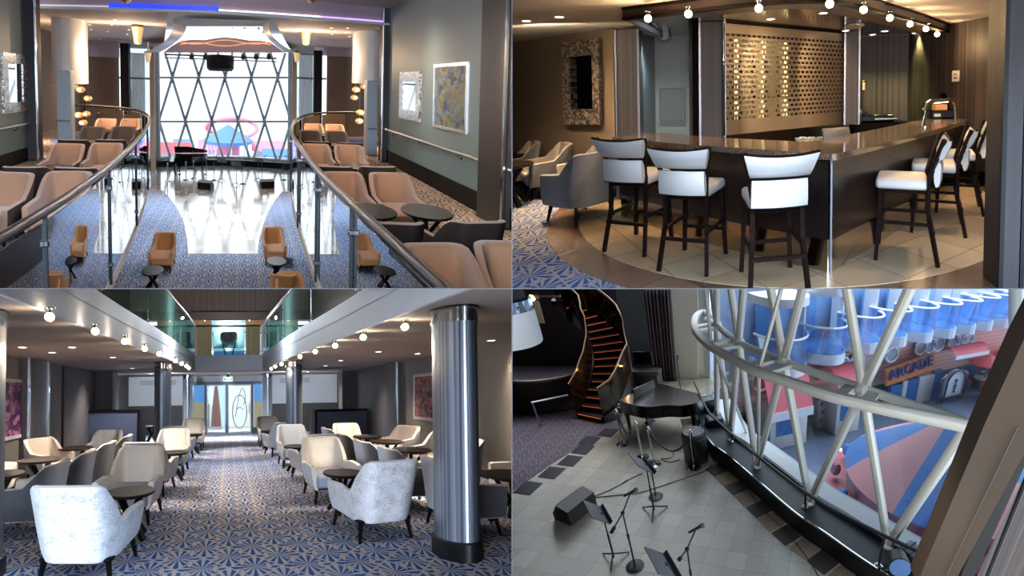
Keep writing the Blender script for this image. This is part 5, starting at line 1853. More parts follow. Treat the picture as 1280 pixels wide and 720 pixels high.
lamp('screen_light', T, (q.x, q.y, 2.55), 240, (255, 218, 166), 'SPOT', .08, aim=(P0.x + dv.x * .3, P0.y + dv.y * .3, 1.6), spot=radians(80))
q = P0 + dv * .72 - bk * 1.3
lamp('screen_light', T, (q.x, q.y, 2.55), 190, (255, 212, 154), 'SPOT', .08, aim=(P0.x + dv.x * .72, P0.y + dv.y * .72, 1.7), spot=radians(70))
p = T.at(1068, 32, z=2.66)
t = thing('ceiling_speaker', T, (p.x, p.y, 2.664), 'round pale speaker in the glossy black bar ceiling', 'speaker')
part('grille', MB().lathe([(.001, -.05), (.09, -.045), (.13, 0)], 20), M['vent_grey'], T, t)
part('rim', MB().lathe([(.13, -.015), (.155, -.01), (.155, 0)], 20), M['white_paint'], T, t)
for i, (px, py, lab) in enumerate(((699, 21, 'recessed downlight in the lounge ceiling, nearer of the two left of the bar'), (658, 26, 'recessed downlight in the lounge ceiling, farther left one'), (1251, 11, 'bright recessed downlight in the ceiling right of the canopy, nearer one'), (1233.5, 30, 'recessed downlight in the ceiling right of the canopy, farther one'))):
    p = T.at(px, py, z=CH)
    down_kit.place('downlight', T, (p.x, p.y, CH), 0, lab, 'light', 'lounge ceiling downlights')
    lamp('down_light', T, (p.x, p.y, CH - .04), 240, (255, 216, 168), 'SPOT', .06, spot=radians(140))


# ------------------------------------------------------------------ stools
def stool_kit():
    """Bar stool facing +y: dark splayed frame, white seat and a two-panel curved back."""
    parts = []
    W, D, SH, BT = .44, .44, .76, 1.13
    seat = MB().rbox(-W / 2, W / 2, -D / 2 + .02, D / 2 + .02, SH - .10, SH, .035, 3)
    parts.append(('seat', seat, 'stool_leather', None, None))
    parts.append(('seat_frame', MB().rbox(-W / 2 + .02, W / 2 - .02, -D / 2 + .04, D / 2, SH - .13, SH - .09, .01), 'dark_wood', None, None))
    for s in (-1, 1):
        L = MB().bar((s * (W / 2 - .03), D / 2 - .03, SH - .1), (s * (W / 2 + .0), D / 2 + .01, 0), .036)
        parts.append(('front_leg', L, 'dark_wood', None, None))
        R = MB()
        pts = [(s * (W / 2 + .01), -D / 2 - .07, 0), (s * (W / 2 - .02), -D / 2 + .01, SH * .55), (s * (W / 2 - .025), -D / 2 + .015, SH), (s * (W / 2 + .012), -D / 2 - .045, SH + .2), (s * (W / 2 + .05), -D / 2 - .10, BT)]
        for a, b in zip(pts, pts[1:]):
            R.bar(a, b, .036, .03)
        parts.append(('rear_leg', R, 'dark_wood', None, None))
    # back panels: lower is nearly square, upper flares and its top dips in the middle
    def panel(w0, w1, z0, z1, dip, th):
        rows = []
        for i in range(13):
            u = i / 12 * 2 - 1
            col = []
            for j in range(5):
                v = j / 4
                w = w0 + (w1 - w0) * v
                z = z0 + (z1 - z0) * v - dip * (1 - u * u) * v
                k = max(0, (z - SH)) / (BT - SH)
                y = -D / 2 - .05 - .10 * k * k - .03 * (1 - u * u)
                col.append((u * w, y, z))
            rows.append(col)
        mb = MB()
        ring = []
        for col in rows:
            ring.append([(p[0], p[1] - th / 2 * (1 if 0 < j < 4 else .4), p[2]) for j, p in enumerate(col)] + [(p[0], p[1] + th / 2 * (1 if 0 < j < 4 else .4), p[2]) for j, p in reversed(list(enumerate(col)))])
        mb.grid(ring, False, True)
        for q in (ring[0], ring[-1]):
            mb.add(q, [tuple(range(10))])
        return mb, rows
    lo, r0 = panel(W / 2 - .0, W / 2 - .005, SH - .06, SH + .155, .0, .05)
    hi, r1 = panel(W / 2 + .012, W / 2 + .065, SH + .18, BT - .01, .025, .05)
    parts.append(('lower_back_pad', lo, 'stool_leather', None, None))
    parts.append(('upper_back_pad', hi, 'stool_leather', None, None))
    for rr_ in ([c[-1] for c in r1], [c[0] for c in r1]):
        parts.append(('back_rail', MB().tube([Vector(p) + Vector((0, 0, .008)) for p in rr_], .013, 6), 'dark_wood', None, None))
    parts.append(('back_rail', MB().tube([Vector(c[0]) for c in r0], .012, 6), 'dark_wood', None, None))
    zf, zs = .26, .36
    parts.append(('foot_rail', MB().bar((-W / 2, D / 2 - .01, zf), (W / 2, D / 2 - .01, zf), .024, .03), 'dark_wood', None, None))
    parts.append(('foot_rail', MB().bar((-W / 2, -D / 2 - .03, zf + .03), (W / 2, -D / 2 - .03, zf + .03), .024, .03), 'dark_wood', None, None))
    for s in (-1, 1):
        parts.append(('side_rail', MB().bar((s * (W / 2 - .01), D / 2 - .01, zs), (s * (W / 2 - .01), -D / 2 - .02, zs), .022, .028), 'dark_wood', None, None))
    return Kit(parts)


mat('stool_leather', (214, 214, 210), .5, var=.02, spec=.4)
bar_stool = stool_kit()
for x, y, a, lab in ((-1.38, 4.42, -17, 'white bar stool with its back to us, farthest left at the counter'), (-.70, 3.95, -14, 'white bar stool with its back to us, second from the left'), (.03, 3.52, 12, 'white bar stool with its back to us, nearest the counter corner'),
                     (1.31, 4.1, 72, 'white bar stool seen from its side, nearest one on the right of the counter'), (1.90, 4.85, 70, 'white bar stool on the right of the counter, second from us'), (2.46, 5.6, 70, 'white bar stool on the right of the counter, farthest from us')):
    bar_stool.place('bar_stool', T, (x, y, 0.004), radians(a), lab, 'bar stool', 'bar stools', scale=1.07 if x < -1 else 1.03)

# ------------------------------------------------------------------ lounge seats
tub.place('tub_chair', T, (-2.5, 5.4, 0), radians(62), 'blue grey velvet tub chair turned away, left of the bar', 'chair', 'lounge tub chairs by the bar', scale=1.08, mats={'outer_shell': 'velvet_blue', 'inner_upholstery': 'velvet_blue'})
for x, y, a, lab in ((-4.5, 7.15, 130, 'beige tub chair at the left edge against the olive wall'), (-3.72, 6.75, 130, 'beige tub chair against the olive wall, second from the left'), (-2.86, 6.3, 135, 'beige tub chair partly behind the left bar stool')):
    tub.place('tub_chair', T, (x, y, 0), radians(a), lab, 'chair', 'lounge tub chairs by the bar')
p = T.at(665, 203, z=.62)
table_big.place('cocktail_table', T, (p.x - .2, p.y - .3, 0), .3, 'round dark lounge table beside the blue grey tub chair', 'table', 'bar lounge tables', scale=1.05)
p = T.at(648, 190, z=.62)
table_big.place('cocktail_table', T, (p.x + .1, p.y - .25, 0), .3, 'round dark lounge table at the left edge in front of the beige chairs', 'table', 'bar lounge tables')
lamp('bar_daylight', T, (0, 0, 0), 9500, (196, 220, 255), 'AREA', 7, sy=4)
for x, y, z, w in ((.3, 5.2, 2.5, 240), (2.3, 6.6, 2.5, 240), (2.4, 4.2, 2.65, 110)):
    lamp('ceiling_light', T, (x, y, z), w, (255, 220, 178), 'SPOT', .1, spot=radians(150))

lamp('lounge_light', T, (-3.5, 6.2, 2.66), 260, (255, 222, 180), 'SPOT', .1, spot=radians(160))  # unseen spot added to brighten the dark left lounge
lamp('wall_washer', T, (-4.4, 6.3, 2.3), 420, (255, 228, 190), 'SPOT', .06, aim=(-4.3, 7.5, 1.5), spot=radians(140))  # this spot and the next are added to lighten the olive wall
lamp('wall_washer', T, (-3.3, 5.8, 2.3), 150, (255, 228, 190), 'SPOT', .06, aim=(-3.4, 7.0, 1.5), spot=radians(140))
lamp('recess_light', T, (-1.9, 6.7, 2.5), 110, (226, 240, 240), 'SPOT', .08, spot=radians(150))  # unseen spot added to brighten the grey recess
# ================================================================== the stage seen from above (bottom right)
BR = Room('stage_room', 960, 540, 464, 5.4, radians(30))
S = BR
V2 = lambda p: Vector((p[0], p[1]))
fl_ = lambda px, py, z=0.0: S.at(px, py, z=z)


class Upright:
    """A vertical plane through two spots of the ground, for what stands on a line."""
    def __init__(s, a, b):
        s.a, s.b = V2(a), V2(b)
        s.d = (s.b - s.a).normalized()
        s.n = Vector((-s.d.y, s.d.x))

    def at(s, px, py, out=0.0):
        r = S.ray(px, py)
        o = Vector((0, 0))
        t = (s.a + s.n * out - o).dot(s.n) / V2(r).dot(s.n)
        return Vector((r.x * t, r.y * t, r.z * t + S.eye))

    def uv(s, px, py, out=0.0):
        p = s.at(px, py, out)
        return (V2(p) - s.a).dot(s.d), p.z


mat('ship_white', (232, 236, 240), .5)
mat('recess_dark', (96, 102, 104), .6)
mat('curtain_mauve', (92, 78, 82), .85)
mat('step_black', (20, 16, 18), .5, spec=.2)
mat('led_orange', (220, 120, 80), .5, emit=(236, 116, 76), es=.45)
mat('bronze', (126, 98, 68), .3, metal=1.0)
mat('bronze_dark', (52, 42, 34), .35, metal=.7)
glass('pane_bronze', (150, 136, 112), .12, rough=.15, body=.45, bodycol=(44, 36, 28))
mat('rim_wood', (78, 56, 46), .35)
mat('drum_white', (226, 232, 240), .5)
glass('pane_teal', (150, 200, 205), .8, body=.3, bodycol=(120, 170, 180))
mat('card_tan', (170, 150, 120), .7)
mat('lens_blue', (84, 116, 160), .25)
glass('pane_balcony', (222, 236, 250), .2, body=.05, bodycol=(190, 220, 248))
mat('porthole_glass', (170, 186, 206), .15)
mat('eave_plum', (120, 60, 100), .5)
mat('bulb_white', (255, 250, 240), .5, emit=(255, 246, 236), es=1.6)
# floor
n = tiles('tile_stage', (158, 150, 134), (194, 188, 172), (116, 112, 104), .37, radians(-9), .38, spec=.35)
carpet('carpet_stair', .42, (52, 66, 110), (64, 76, 116), (146, 128, 128), (70, 66, 84))
mat('tile_dark', (66, 66, 72), .7, var=.1, spec=.1)
mat('tile_mid', (140, 124, 104), .6, var=.1, spec=.1)
mat('tile_deep', (66, 56, 50), .6, var=.1, spec=.1)
kb = [fl_(*p) for p in ((868, 520), (880, 552), (892, 572), (910, 586), (947, 619), (994.6, 662), (1030, 687), (1063, 712), (1100, 738), (1150, 770))]
kc = [(p.x, p.y) for p in bez([(p.x, p.y, 0) for p in kb], 60)]
struct('floor_stage_tiles', MB().prism([(-12, 2)] + [(4.5, 2)] + kc[::-1] + [(-1.5, 14), (-12, 16)], -.1, 0), M['tile_stage'], S)
cb = [fl_(*p) for p in ((600, 636), (640, 614), (664, 598), (690, 580), (712, 566), (728, 556), (750, 545), (775, 538))]
struct('floor_carpet', MB().prism([(p.x, p.y) for p in cb] + [(-4, 17), (-16, 17), (-16, 5)], -.05, .006), M['carpet_stair'], S)


def tile_at(name, px, py, m, lab, w=.4, rot=-9, grp=None):
    p = fl_(px, py)
    return solo(name, MB().rbox(-w / 2, w / 2, -w / 2, w / 2, 0, .009, .003), M[m], S, (p.x, p.y, .001), radians(rot), lab, 'floor tile', grp)


for k, (px, py) in enumerate(((660, 610), (690, 591), (713, 576), (729, 562), (737, 551), (760, 541))):
    tile_at('border_tile', px, py, 'tile_dark', f'dark grey border tile at the carpet edge, {("first", "second", "third", "fourth", "fifth", "last")[k]} going away from us', .44, -9, 'dark tiles at the carpet')
# brown and dark border tiles along the kerb
dist = [0]
for a, b in zip(kc, kc[1:]):
    dist.append(dist[-1] + hypot(b[0] - a[0], b[1] - a[1]))


def along(path, ds, s):
    for i in range(len(path) - 1):
        if ds[i + 1] >= s:
            u = (s - ds[i]) / (ds[i + 1] - ds[i])
            a, b = Vector(path[i]), Vector(path[i + 1])
            return a + (b - a) * u, (b - a).normalized()
    return Vector(path[-1]), (Vector(path[-1]) - Vector(path[-2])).normalized()


k = 0
s_ = .3
while s_ < dist[-1] - .5 and k < 22:
    p, d = along(kc, dist, s_)
    c = p + Vector((d.y, -d.x)) * .24
    if S.pix((c.x, c.y, 0))[1] > 735:
        break
    solo('border_tile', MB().rbox(-.2, .2, -.2, .2, 0, .009, .003), M['tile_mid' if k % 2 else 'tile_deep'], S, (c.x, c.y, .001), atan2(d.y, d.x), f'{"brown" if k % 2 else "dark brown"} border tile along the window kerb, number {k+1} coming towards us', 'floor tile', 'border tiles at the kerb')
    s_ += .43
    k += 1

# kerb, window sill and outer ledge
KH = .42
nrm = []
def push(path, dist_):
    out = []
    m = len(path)
    for i, p in enumerate(path):
        d = (Vector(path[min(i + 1, m - 1)]) - Vector(path[max(i - 1, 0)])).normalized()
        out.append((p[0] - d.y * dist_, p[1] + d.x * dist_))
    return out


mat('kerb_black', (14, 14, 16), .5, spec=.15)
mat('kerb_top', (34, 42, 52), .55, var=.1, vscale=6, spec=.15)
mat('lattice_white', (214, 214, 204), .4)
struct('wall_kerb', MB().ribbon(kc, 0, KH, .03), M['kerb_black'], S)
k_in, k_out = kc, push(kc, .55)
struct('floor_kerb_top', MB().grid([[(*a, KH), (*b, KH)] for a, b in zip(k_in, k_out)]), M['kerb_top'], S)
struct('trim_23', MB().tube([(*p, KH) for p in push(kc, -.01)], .025, 6), M['chrome'], S)
struct('trim_24', MB().ribbon(push(kc, .55), KH - .02, KH + .1, -.06), M['black'], S)
struct('trim_25', MB().grid([[(*a, KH + .06), (*b, KH + .0)] for a, b in zip(push(kc, .6), push(kc, 1.1))]), M['ship_white'], S)
struct('wall_outer', MB().ribbon(push(kc, 1.1), -4, KH, -.05), M['white_paint'], S)

# ------------------------------------------------------------------ lattice window
Bn = [fl_(*p, z=KH) for p in ((880, 500), (896, 525), (913, 548), (946, 583), (1012, 628), (1110, 682))]
# carry on the curve past the last foot
e = Bn[-1] + (Bn[-1] - Bn[-2]) * 1.02 + Vector((-.3, 0, 0))
Bn.append(e)
nz = []
Nn = []
for (a, b), pxy in zip(zip(Bn[1:], Bn[2:]), ((893, 407), (932, 428), (993, 452), (1098, 486), None)):
    m = (a + b) / 2
    z = S.zat(m.x, m.y, pxy[1]) if pxy else None
    nz.append(z)
    Nn.append(Vector((m.x, m.y, z or 0)))
zt = sum(z for z in nz if z) / len([z for z in nz if z])
lat = MB()
R_ = .075
Nn[-1].z = Nn[-2].z
mid = Nn
for i, N_ in enumerate(mid):
    lo_l, lo_r = Bn[i + 1], Bn[i + 2]
    rise = N_.z - KH
    if i == 4:
        lat.tube([lo_l, N_], R_, 10)
        continue
    for q in (lo_l, lo_r):
        lat.tube([q, N_], R_, 10)
        lat.tube([N_, Vector((q.x, q.y, N_.z + rise))], R_, 10)
    lat.ball(N_, .13, .13, .13, 10, 6)
    lat.ball(lo_r, .11, .11, .09, 10, 6)
tr = [p.copy() for p in mid]
first = Vector((mid[0].x - (mid[1].x - mid[0].x) * .55, mid[0].y + (mid[0].y - mid[1].y) * .55, mid[0].z))
tp = bez([first] + tr, 40)
lat.tube(tp, .07, 10)
struct('window_10', lat, M['lattice_white'], S)
# big inner ring tube held off the window by plates
ringpx = ((893, 399), (880, 391), (870, 396), (868, 408), (875, 421), (890, 434), (918, 450), (948, 465), (996, 481), (1037, 494.5), (1077, 504.5), (1098, 509.5), (1161, 522.5), (1232, 537), (1290, 548))
rz = zt
rp = [S.at(*p, z=rz) for p in ringpx]
ringp = bez(rp, 80)
t = thing('ring_rail', S, (0, 0, 0), 'large white curved tube rail running along the inside of the lattice window', 'ring rail')
part('tube', MB().tube(ringp, .09, 12), M['lattice_white'], S, t)
for i, N_ in enumerate(mid[:4]):
    best = min(ringp, key=lambda q: (q - N_).length)
    pl_ = MB()
    d = (best - N_)
    w = Vector((-d.y, d.x, 0)).normalized()
    for sgn in (-1, 1):
        pl_.add([N_ + w * .26 * sgn + Vector((0, 0, zz)) for zz in (-.03, .03)] + [N_ + w * .1 * sgn + Vector((0, 0, zz)) for zz in (-.03, .03)] + [best + w * .1 * sgn + Vector((0, 0, zz)) for zz in (-.03, .03)] + [best + w * .3 * sgn + Vector((0, 0, zz)) for zz in (-.03, .03)],
                [(0, 2, 4, 6), (7, 5, 3, 1), (0, 1, 3, 2), (2, 3, 5, 4), (4, 5, 7, 6), (6, 7, 1, 0)])
    part('bracket_plate', pl_, M['lattice_white'], S, t)
# slim inner struts up to the ring
for (a, b, c), w in ((((881, 352), (889, 429), (933, 541)), 'left'), (((979, 352), (948.5, 463), (948, 582)), 'right')):
    ring_pt = S.at(*b, z=rz)
    foot = fl_(*c, z=KH)
    top = S.at(*a, y=ring_pt.y + .25)
    t = thing('ring_strut', S, foot, f'slim white strut carrying the ring rail, {w} one', 'strut', 'ring struts')
    part('lower_tube', MB().tube([Vector((0, 0, 0)), ring_pt - foot], .035, 8), M['lattice_white'], S, t)
    part('upper_tube', MB().tube([ring_pt - foot, top - foot], .035, 8), M['lattice_white'], S, t)
glass('pane_stage', (226, 238, 248), .25, body=.03, bodycol=(190, 215, 245))
pan = MB()
pan.grid([[(p.x + .08, p.y + .06, KH), (p.x + .08, p.y + .06, 7.5)] for p in bez([b for b in Bn], 40)])
struct('window_11', pan, M['pane_stage'], S)
# black rail in front of the window, with posts
railpx = ((868, 478), (884, 512), (902, 531), (947, 570), (1015, 621), (1080, 657), (1160, 695), (1225, 722))
rl_ = [S.at(*p, z=1.05) for p in railpx]
t = thing('window_rail', S, (0, 0, 0), 'black tubular rail standing on the kerb in front of the lattice window', 'rail')
part('tube', MB().tube(bez(rl_, 50), .032, 8), M['stand_black'], S, t)
for px, py in ((915, 552), (943, 582), (1006, 634), (1098, 707)):
    f_ = fl_(px, py, z=KH)
    rp_ = min(bez(rl_, 80), key=lambda q: (V2(q) - V2(f_)).length)
    part('post', MB().tube([f_, Vector((f_.x, f_.y, .8)), rp_ + Vector((0, 0, .02))], .022, 8), M['stand_black'], S, t)
    part('foot', MB().lathe([(.07, 0), (.07, .02), (.03, .05)], 12, f_), M['chrome'], S, t)
struct('trim_26', MB().tube([S.at(1271, 480, y=4.6), S.at(1272, 350, y=4.6)], .085, 10), M['lattice_white'], S)
# near flat column at the right, with the dark rail behind it
mat('column_cream', (66, 54, 43), .8, spec=.1)
mat('groove_dark', (70, 60, 50), .7)
yn = 2.3
pts = [S.at(*p, y=yn) for p in ((1280, 424), (1231, 530), (1146, 730), (1192, 730), (1284, 560), (1330, 470), (1330, 330))]
cm = MB().add(pts + [p + Vector((.0, .18, 0)) for p in pts], [(6, 5, 4, 3, 2, 1, 0), tuple(range(7, 14))] + [(i, (i + 1) % 7, 7 + (i + 1) % 7, 7 + i) for i in range(7)])
t = thing('slanting_column', S, (0, 0, 0), 'broad cream slanting column across the lower right corner', 'column')
part('shaft', cm, M['column_cream'], S, t)
gv = [S.at(*p, y=yn - .01) for p in ((1272, 534), (1182, 722))]
part('groove', MB().bar(gv[0], gv[1], .006, .006), M['groove_dark'], S, t)
t = thing('corner_rail', S, (0, 0, 0), 'black frame and rail in the lower right corner behind the cream column', 'rail')
a, b = S.at(1283, 545, y=2.6), S.at(1204, 725, y=2.6)
part('frame', MB().bar(a, b, .12, .06), M['kerb_black'], S, t)
a, b = S.at(1284, 596, y=2.4), S.at(1234, 722, y=2.4)
part('tube', MB().tube([a, b], .018, 8), M['stand_black'], S, t)
struct('wall_corner', MB().add([S.at(*p, y=2.75) for p in ((1290, 575), (1212, 740), (1290, 740))], [(0, 1, 2)]), M['rib_wall'], S)

# ------------------------------------------------------------------ left side: walls, curtain
W1 = Upright(fl_(838, 540), fl_(880, 506))
mat('wall_pale', (190, 192, 178), .6)
a = fl_(836, 536)
b = fl_(872, 516)
c_ = fl_(884, 492)
def wall_poly(plane, pts, out, m, name, th=.08):
    P_ = [plane.at(*p, out=out) for p in pts]
    o_ = Vector((plane.n.x, plane.n.y, 0)) * th
    n_ = len(P_)
    return struct(name, MB().add(P_ + [p + o_ for p in P_], [tuple(range(n_)), tuple(range(2 * n_ - 1, n_ - 1, -1))] + [(i, n_ + i, n_ + (i + 1) % n_, (i + 1) % n_) for i in range(n_)]), M[m], S)


back = Upright((-8, 13.2), (2, 13.2))
wall_poly(back, ((832, 350), (843, 545), (872, 530), (872, 350)), 0, 'wall_pale', 'wall_stage_back')
wall_poly(back, ((871, 350), (871, 530), (888, 520), (886, 350)), .15, 'wall_pale', 'wall_stage_side')
wall_poly(back, ((770, 350), (775, 545), (845, 545), (836, 350)), .5, 'recess_dark', 'wall_stage_dark')
wall_poly(back, ((560, 350), (560, 500), (775, 545), (772, 350)), 1.2, 'brown_panel', 'wall_stage_rear')
rows = []
top0, top1 = back.at(803, 350, -.15), back.at(834, 350, -.15)
bot0, bot1 = back.at(822, 512, -.15), back.at(846, 520, -.15)
for i in range(37):
    u = i / 36
    w_ = Vector((0, .12 * sin(u * 42), 0))
    rows.append([top0.lerp(top1, u) + w_, bot0.lerp(bot1, u) + w_])
t = thing('stage_curtain', S, (0, 0, 0), 'mauve grey pleated curtain beside the pale wall behind the piano', 'curtain')
part('cloth', MB().grid(rows), M['curtain_mauve'], S, t)
part('edge_post', MB().tube([top1 + Vector((.06, -.05, 0)), bot1 + Vector((.06, -.05, 0))], .05, 8), M['brown_panel'], S, t)

# ------------------------------------------------------------------ curved stair
tread = [(245, 85, 270, 70), (285, 115, 330, 97), (310, 140, 385, 122), (355, 172, 435, 150), (385, 200, 480, 180), (395, 233, 515, 208), (398, 267, 548, 242), (415, 300, 565, 278), (420, 333, 580, 317), (425, 367, 583, 353), (425, 402, 590, 395), (418, 437, 600, 437), (412, 475, 580, 480), (397, 515, 562, 525), (385, 553, 545, 570), (367, 595, 520, 615), (345, 635, 460, 660)][::-1]
t = thing('curved_staircase', S, fl_(738, 520), 'dark curved staircase with rows of tiny orange lights under every step', 'staircase')
o0 = fl_(738, 520)
Ls, Rs = [], []
rise = .178
for k, (a0, b0, a1, b1) in enumerate(tread):
    z = rise * (k + .6)
    p = S.at(636 + a0 / 3.955, 358 + b0 / 3.955, z=z)
    q = S.at(636 + a1 / 3.955, 358 + b1 / 3.955, z=z)
    Ls.append(p)
    Rs.append(q)
for k in range(len(tread)):
    p, q = Ls[k] - o0, Rs[k] - o0
    z1_ = rise * (k + 1)
    if k + 1 < len(tread):
        p2, q2 = Ls[k + 1] - o0, Rs[k + 1] - o0
    else:
        p2, q2 = p + (p - (Ls[k - 1] - o0)), q + (q - (Rs[k - 1] - o0))
    P_ = [Vector((v.x, v.y, 0)) for v in (p, q, q2, p2)]
    st_ = MB().add([Vector((v.x, v.y, z1_ - rise)) for v in P_] + [Vector((v.x, v.y, z1_)) for v in P_], [(3, 2, 1, 0), (4, 5, 6, 7), (0, 1, 5, 4), (1, 2, 6, 5), (2, 3, 7, 6), (3, 0, 4, 7)])
    part('step', st_, M['step_black'], S, t)
    led = MB()
    fw_ = (P_[0] - P_[3]).normalized() * .02
    for i in range(17):
        c = P_[0].lerp(P_[1], (i + .5) / 17) + fw_
        led.box(c.x - .016, c.x + .016, c.y - .01, c.y + .01, z1_ - .042, z1_ - .024)
    part('step_lights', led, M['led_orange'], S, t)
for side, pts, w in ((Ls, -1, 'left'), (Rs, 1, 'right')):
    q = [(p.x - o0.x + .06 * pts, p.y - o0.y, p.z) for p in side]
    part('stringer', MB().ribbon([(a, b) for a, b, c in q], [c - .3 for a, b, c in q], [c + .12 for a, b, c in q], .05), M['bronze_dark'], S, t)
    part('side_glass', MB().ribbon([(a, b) for a, b, c in q], [c + .12 for a, b, c in q], [c + .95 for a, b, c in q], .015), M['pane_bronze'], S, t)
    part('stair_handrail', MB().tube([(a, b, c + 1.0) for a, b, c in q], .03, 8), M['bronze'], S, t)
for px, py, z in ((737, 472, 1.1), (772, 507, .3), (786, 466, 1.2), (770, 506, .4)):
    p = S.at(px, py, z=z)
    lamp('stair_light', S, (p.x, p.y, p.z + .2), 5, (255, 190, 110), 'POINT', .02)

# curved dark desk with chrome handle rail
pc = fl_(690, 496)
t = thing('curved_desk', S, (pc.x, pc.y, 0), 'dark curved drum-like desk with a wooden rim left of the staircase', 'desk')
arc_ = [(1.55 * cos(a), 1.3 * sin(a)) for a in [radians(165 + 220 * i / 30) for i in range(31)]]
part('front', MB().ribbon(arc_, 0, 1.05, -.08), M['brown_panel'], S, t)
part('rim', MB().tube([(x, y, 1.08) for x, y in arc_], .06, 8), M['rim_wood'], S, t)
part('inner_floor', MB().prism(arc_, .02, .06), M['black'], S, t)
h0, h1, h2 = S.at(665, 503, z=.95), S.at(710, 494, z=.95), fl_(676, 532)
t = thing('bent_handrail', S, (h2.x, h2.y, 0), 'steel handrail bent down to the carpet in front of the curved desk', 'handrail')
part('rail', MB().tube([h1 - h2, h0 - h2, Vector((0, 0, 0))], .028, 8), M['steel'], S, t)
part('foot', MB().lathe([(.06, 0), (.06, .015), (.03, .03)], 12), M['steel'], S, t)
# white hanging drum at the upper left
pd = S.at(640, 430, y=6.0)
t = thing('hanging_drum', S, (pd.x, pd.y, pd.z), 'white hanging drum with a glass collar left of the curved staircase', 'drum')
part('drum', MB().lathe([(.46, 0), (.48, .03), (.48, .55)], 28), M['drum_white'], S, t)
part('glass_collar', MB().lathe([(.475, .55), (.475, .72)], 28), M['pane_teal'], S, t)
part('bolts', MB().ball((.3, -.37, .63), .03, n=6, m=4).ball((.42, -.2, .63), .03, n=6, m=4).ball((.1, -.46, .63), .03, n=6, m=4), M['chrome'], S, t)
part('core', MB().lathe([(.4, .55), (.4, 2.4)], 20), M['black'], S, t)
p = S.at(667, 370, y=7)
t = thing('globe_lamp', S, (p.x, p.y, p.z), 'small warm glowing lamp at the top of the staircase', 'lamp')
part('shade', MB().ball((0, 0, 0), .1, .1, .08), M['brass'], S, t)
part('bulb', MB().ball((0, -.07, -.02), .06), M['bulb'], S, t)
part('stem', MB().tube([(0, 0, 0), (.5, 0, .0)], .02, 6), M['bronze'], S, t)
a, b = S.at(664, 376, y=7.2), S.at(681, 404, y=7.2)
t = thing('hanging_card', S, (a.x, 7.2, b.z), 'pale tan hanging panel beneath the small warm lamp', 'panel')
part('sheet', MB().box(0, b.x - a.x, -.01, .01, 0, a.z - b.z), M['card_tan'], S, t)
part('clip', MB().rbox((b.x - a.x) * .3, (b.x - a.x) * .7, -.02, .02, a.z - b.z, a.z - b.z + .05, .01), M['bronze'], S, t)

# ------------------------------------------------------------------ instruments and stands
p = fl_(826, 566)
piano_shut.place('grand_piano', S, (p.x - .25, p.y + 1.25, 0), radians(-28), 'black closed grand piano behind the rope posts', 'piano', scale=1.0)
p = fl_(806, 505, .0)
t = thing('keyboard_rack', S, (p.x, p.y + .4, 0), 'black keyboard and rack standing behind the piano below the curtain', 'keyboard')
part('cabinet', MB().rbox(-.5, .5, -.3, .3, 0, 1.0, .03), M['black'], S, t)
part('keyboard', MB().rbox(-.6, .6, -.4, .0, 1.0, 1.12, .02), M['stand_black'], S, t)
part('monitor', MB().rbox(-.3, .3, .1, .16, 1.15, 1.6, .02), M['black_gloss'], S, t)
p = fl_(882, 573)
t = thing('drum_bag', S, (p.x - .22, p.y - .05, 0), 'upright black cylindrical equipment bag between rope post and kerb', 'bag')
part('body', MB().lathe([(.26, 0), (.29, .03), (.3, .75), (.26, .82), (.05, .84)], 20), M['stand_black'], S, t)
part('strap', MB().tube([(.0, -.3, .2), (.0, -.33, .4), (0, -.3, .6)], .018, 6), M['black'], S, t)
part('lid_seam', MB().tube([(.302 * cos(a), .302 * sin(a), .7) for a in [2 * pi * i / 20 for i in range(20)]], .008, 5, closed=True), M['music_grey'], S, t)
for k, (px, py) in enumerate(((779, 555), (803, 572), (818, 580), (868, 584))):
    p = fl_(px, py)
    stanchion.place('rope_stanchion', S, (p.x, p.y, 0), 0, f'chrome rope post on the tiled stage floor, {("first from the left", "second from the left", "third from the left beside the music stand", "rightmost by the black bag")[k]}', 'stanchion', 'rope posts below the piano', scale=1.05)


def rope(a, b, sag, lab):
    A_, B_ = fl_(*a), fl_(*b)
    pts = []
    for i in range(17):
        u = i / 16
        q = A_.lerp(B_, u)
        q.z = .93 - sag * 4 * u * (1 - u)
        pts.append(q)
    t = thing('barrier_rope', S, (0, 0, 0), lab, 'rope', 'barrier ropes')
    part('rope', MB().tube(pts, .026, 8), M['stand_black'], S, t)
    for q in (pts[0], pts[-1]):
        part('hook', MB().ball(q, .035, n=8, m=5), M['chrome'], S, t)


rope((779, 555), (803, 572), .55, 'short black barrier rope hanging between the first two rope posts')
rope((818, 580), (868, 584), .5, 'black barrier rope sagging between the third and the rightmost rope post')
p = fl_(716, 652)
monitor.place('stage_monitor', S, (p.x - .05, p.y + .28, 0), radians(68), 'black wedge stage monitor lying on the tiles at the left', 'speaker', scale=1.15)


def music(desk, foot, yaw, lab, sc_=1.0):
    p = fl_(*foot)
    music_stand.place('music_stand', S, (p.x, p.y, 0), radians(yaw), lab, 'music stand', 'stands on the tiled stage', scale=sc_)


music(None, (768, 699), 128, 'dark music stand with tripod foot beside the wedge monitor')
music(None, (846, 770), 125, 'dark music stand at the bottom edge of the stage view', 1.05)
music(None, (818, 640), 128, 'dark music stand with tripod foot below the rope posts', 1.1)


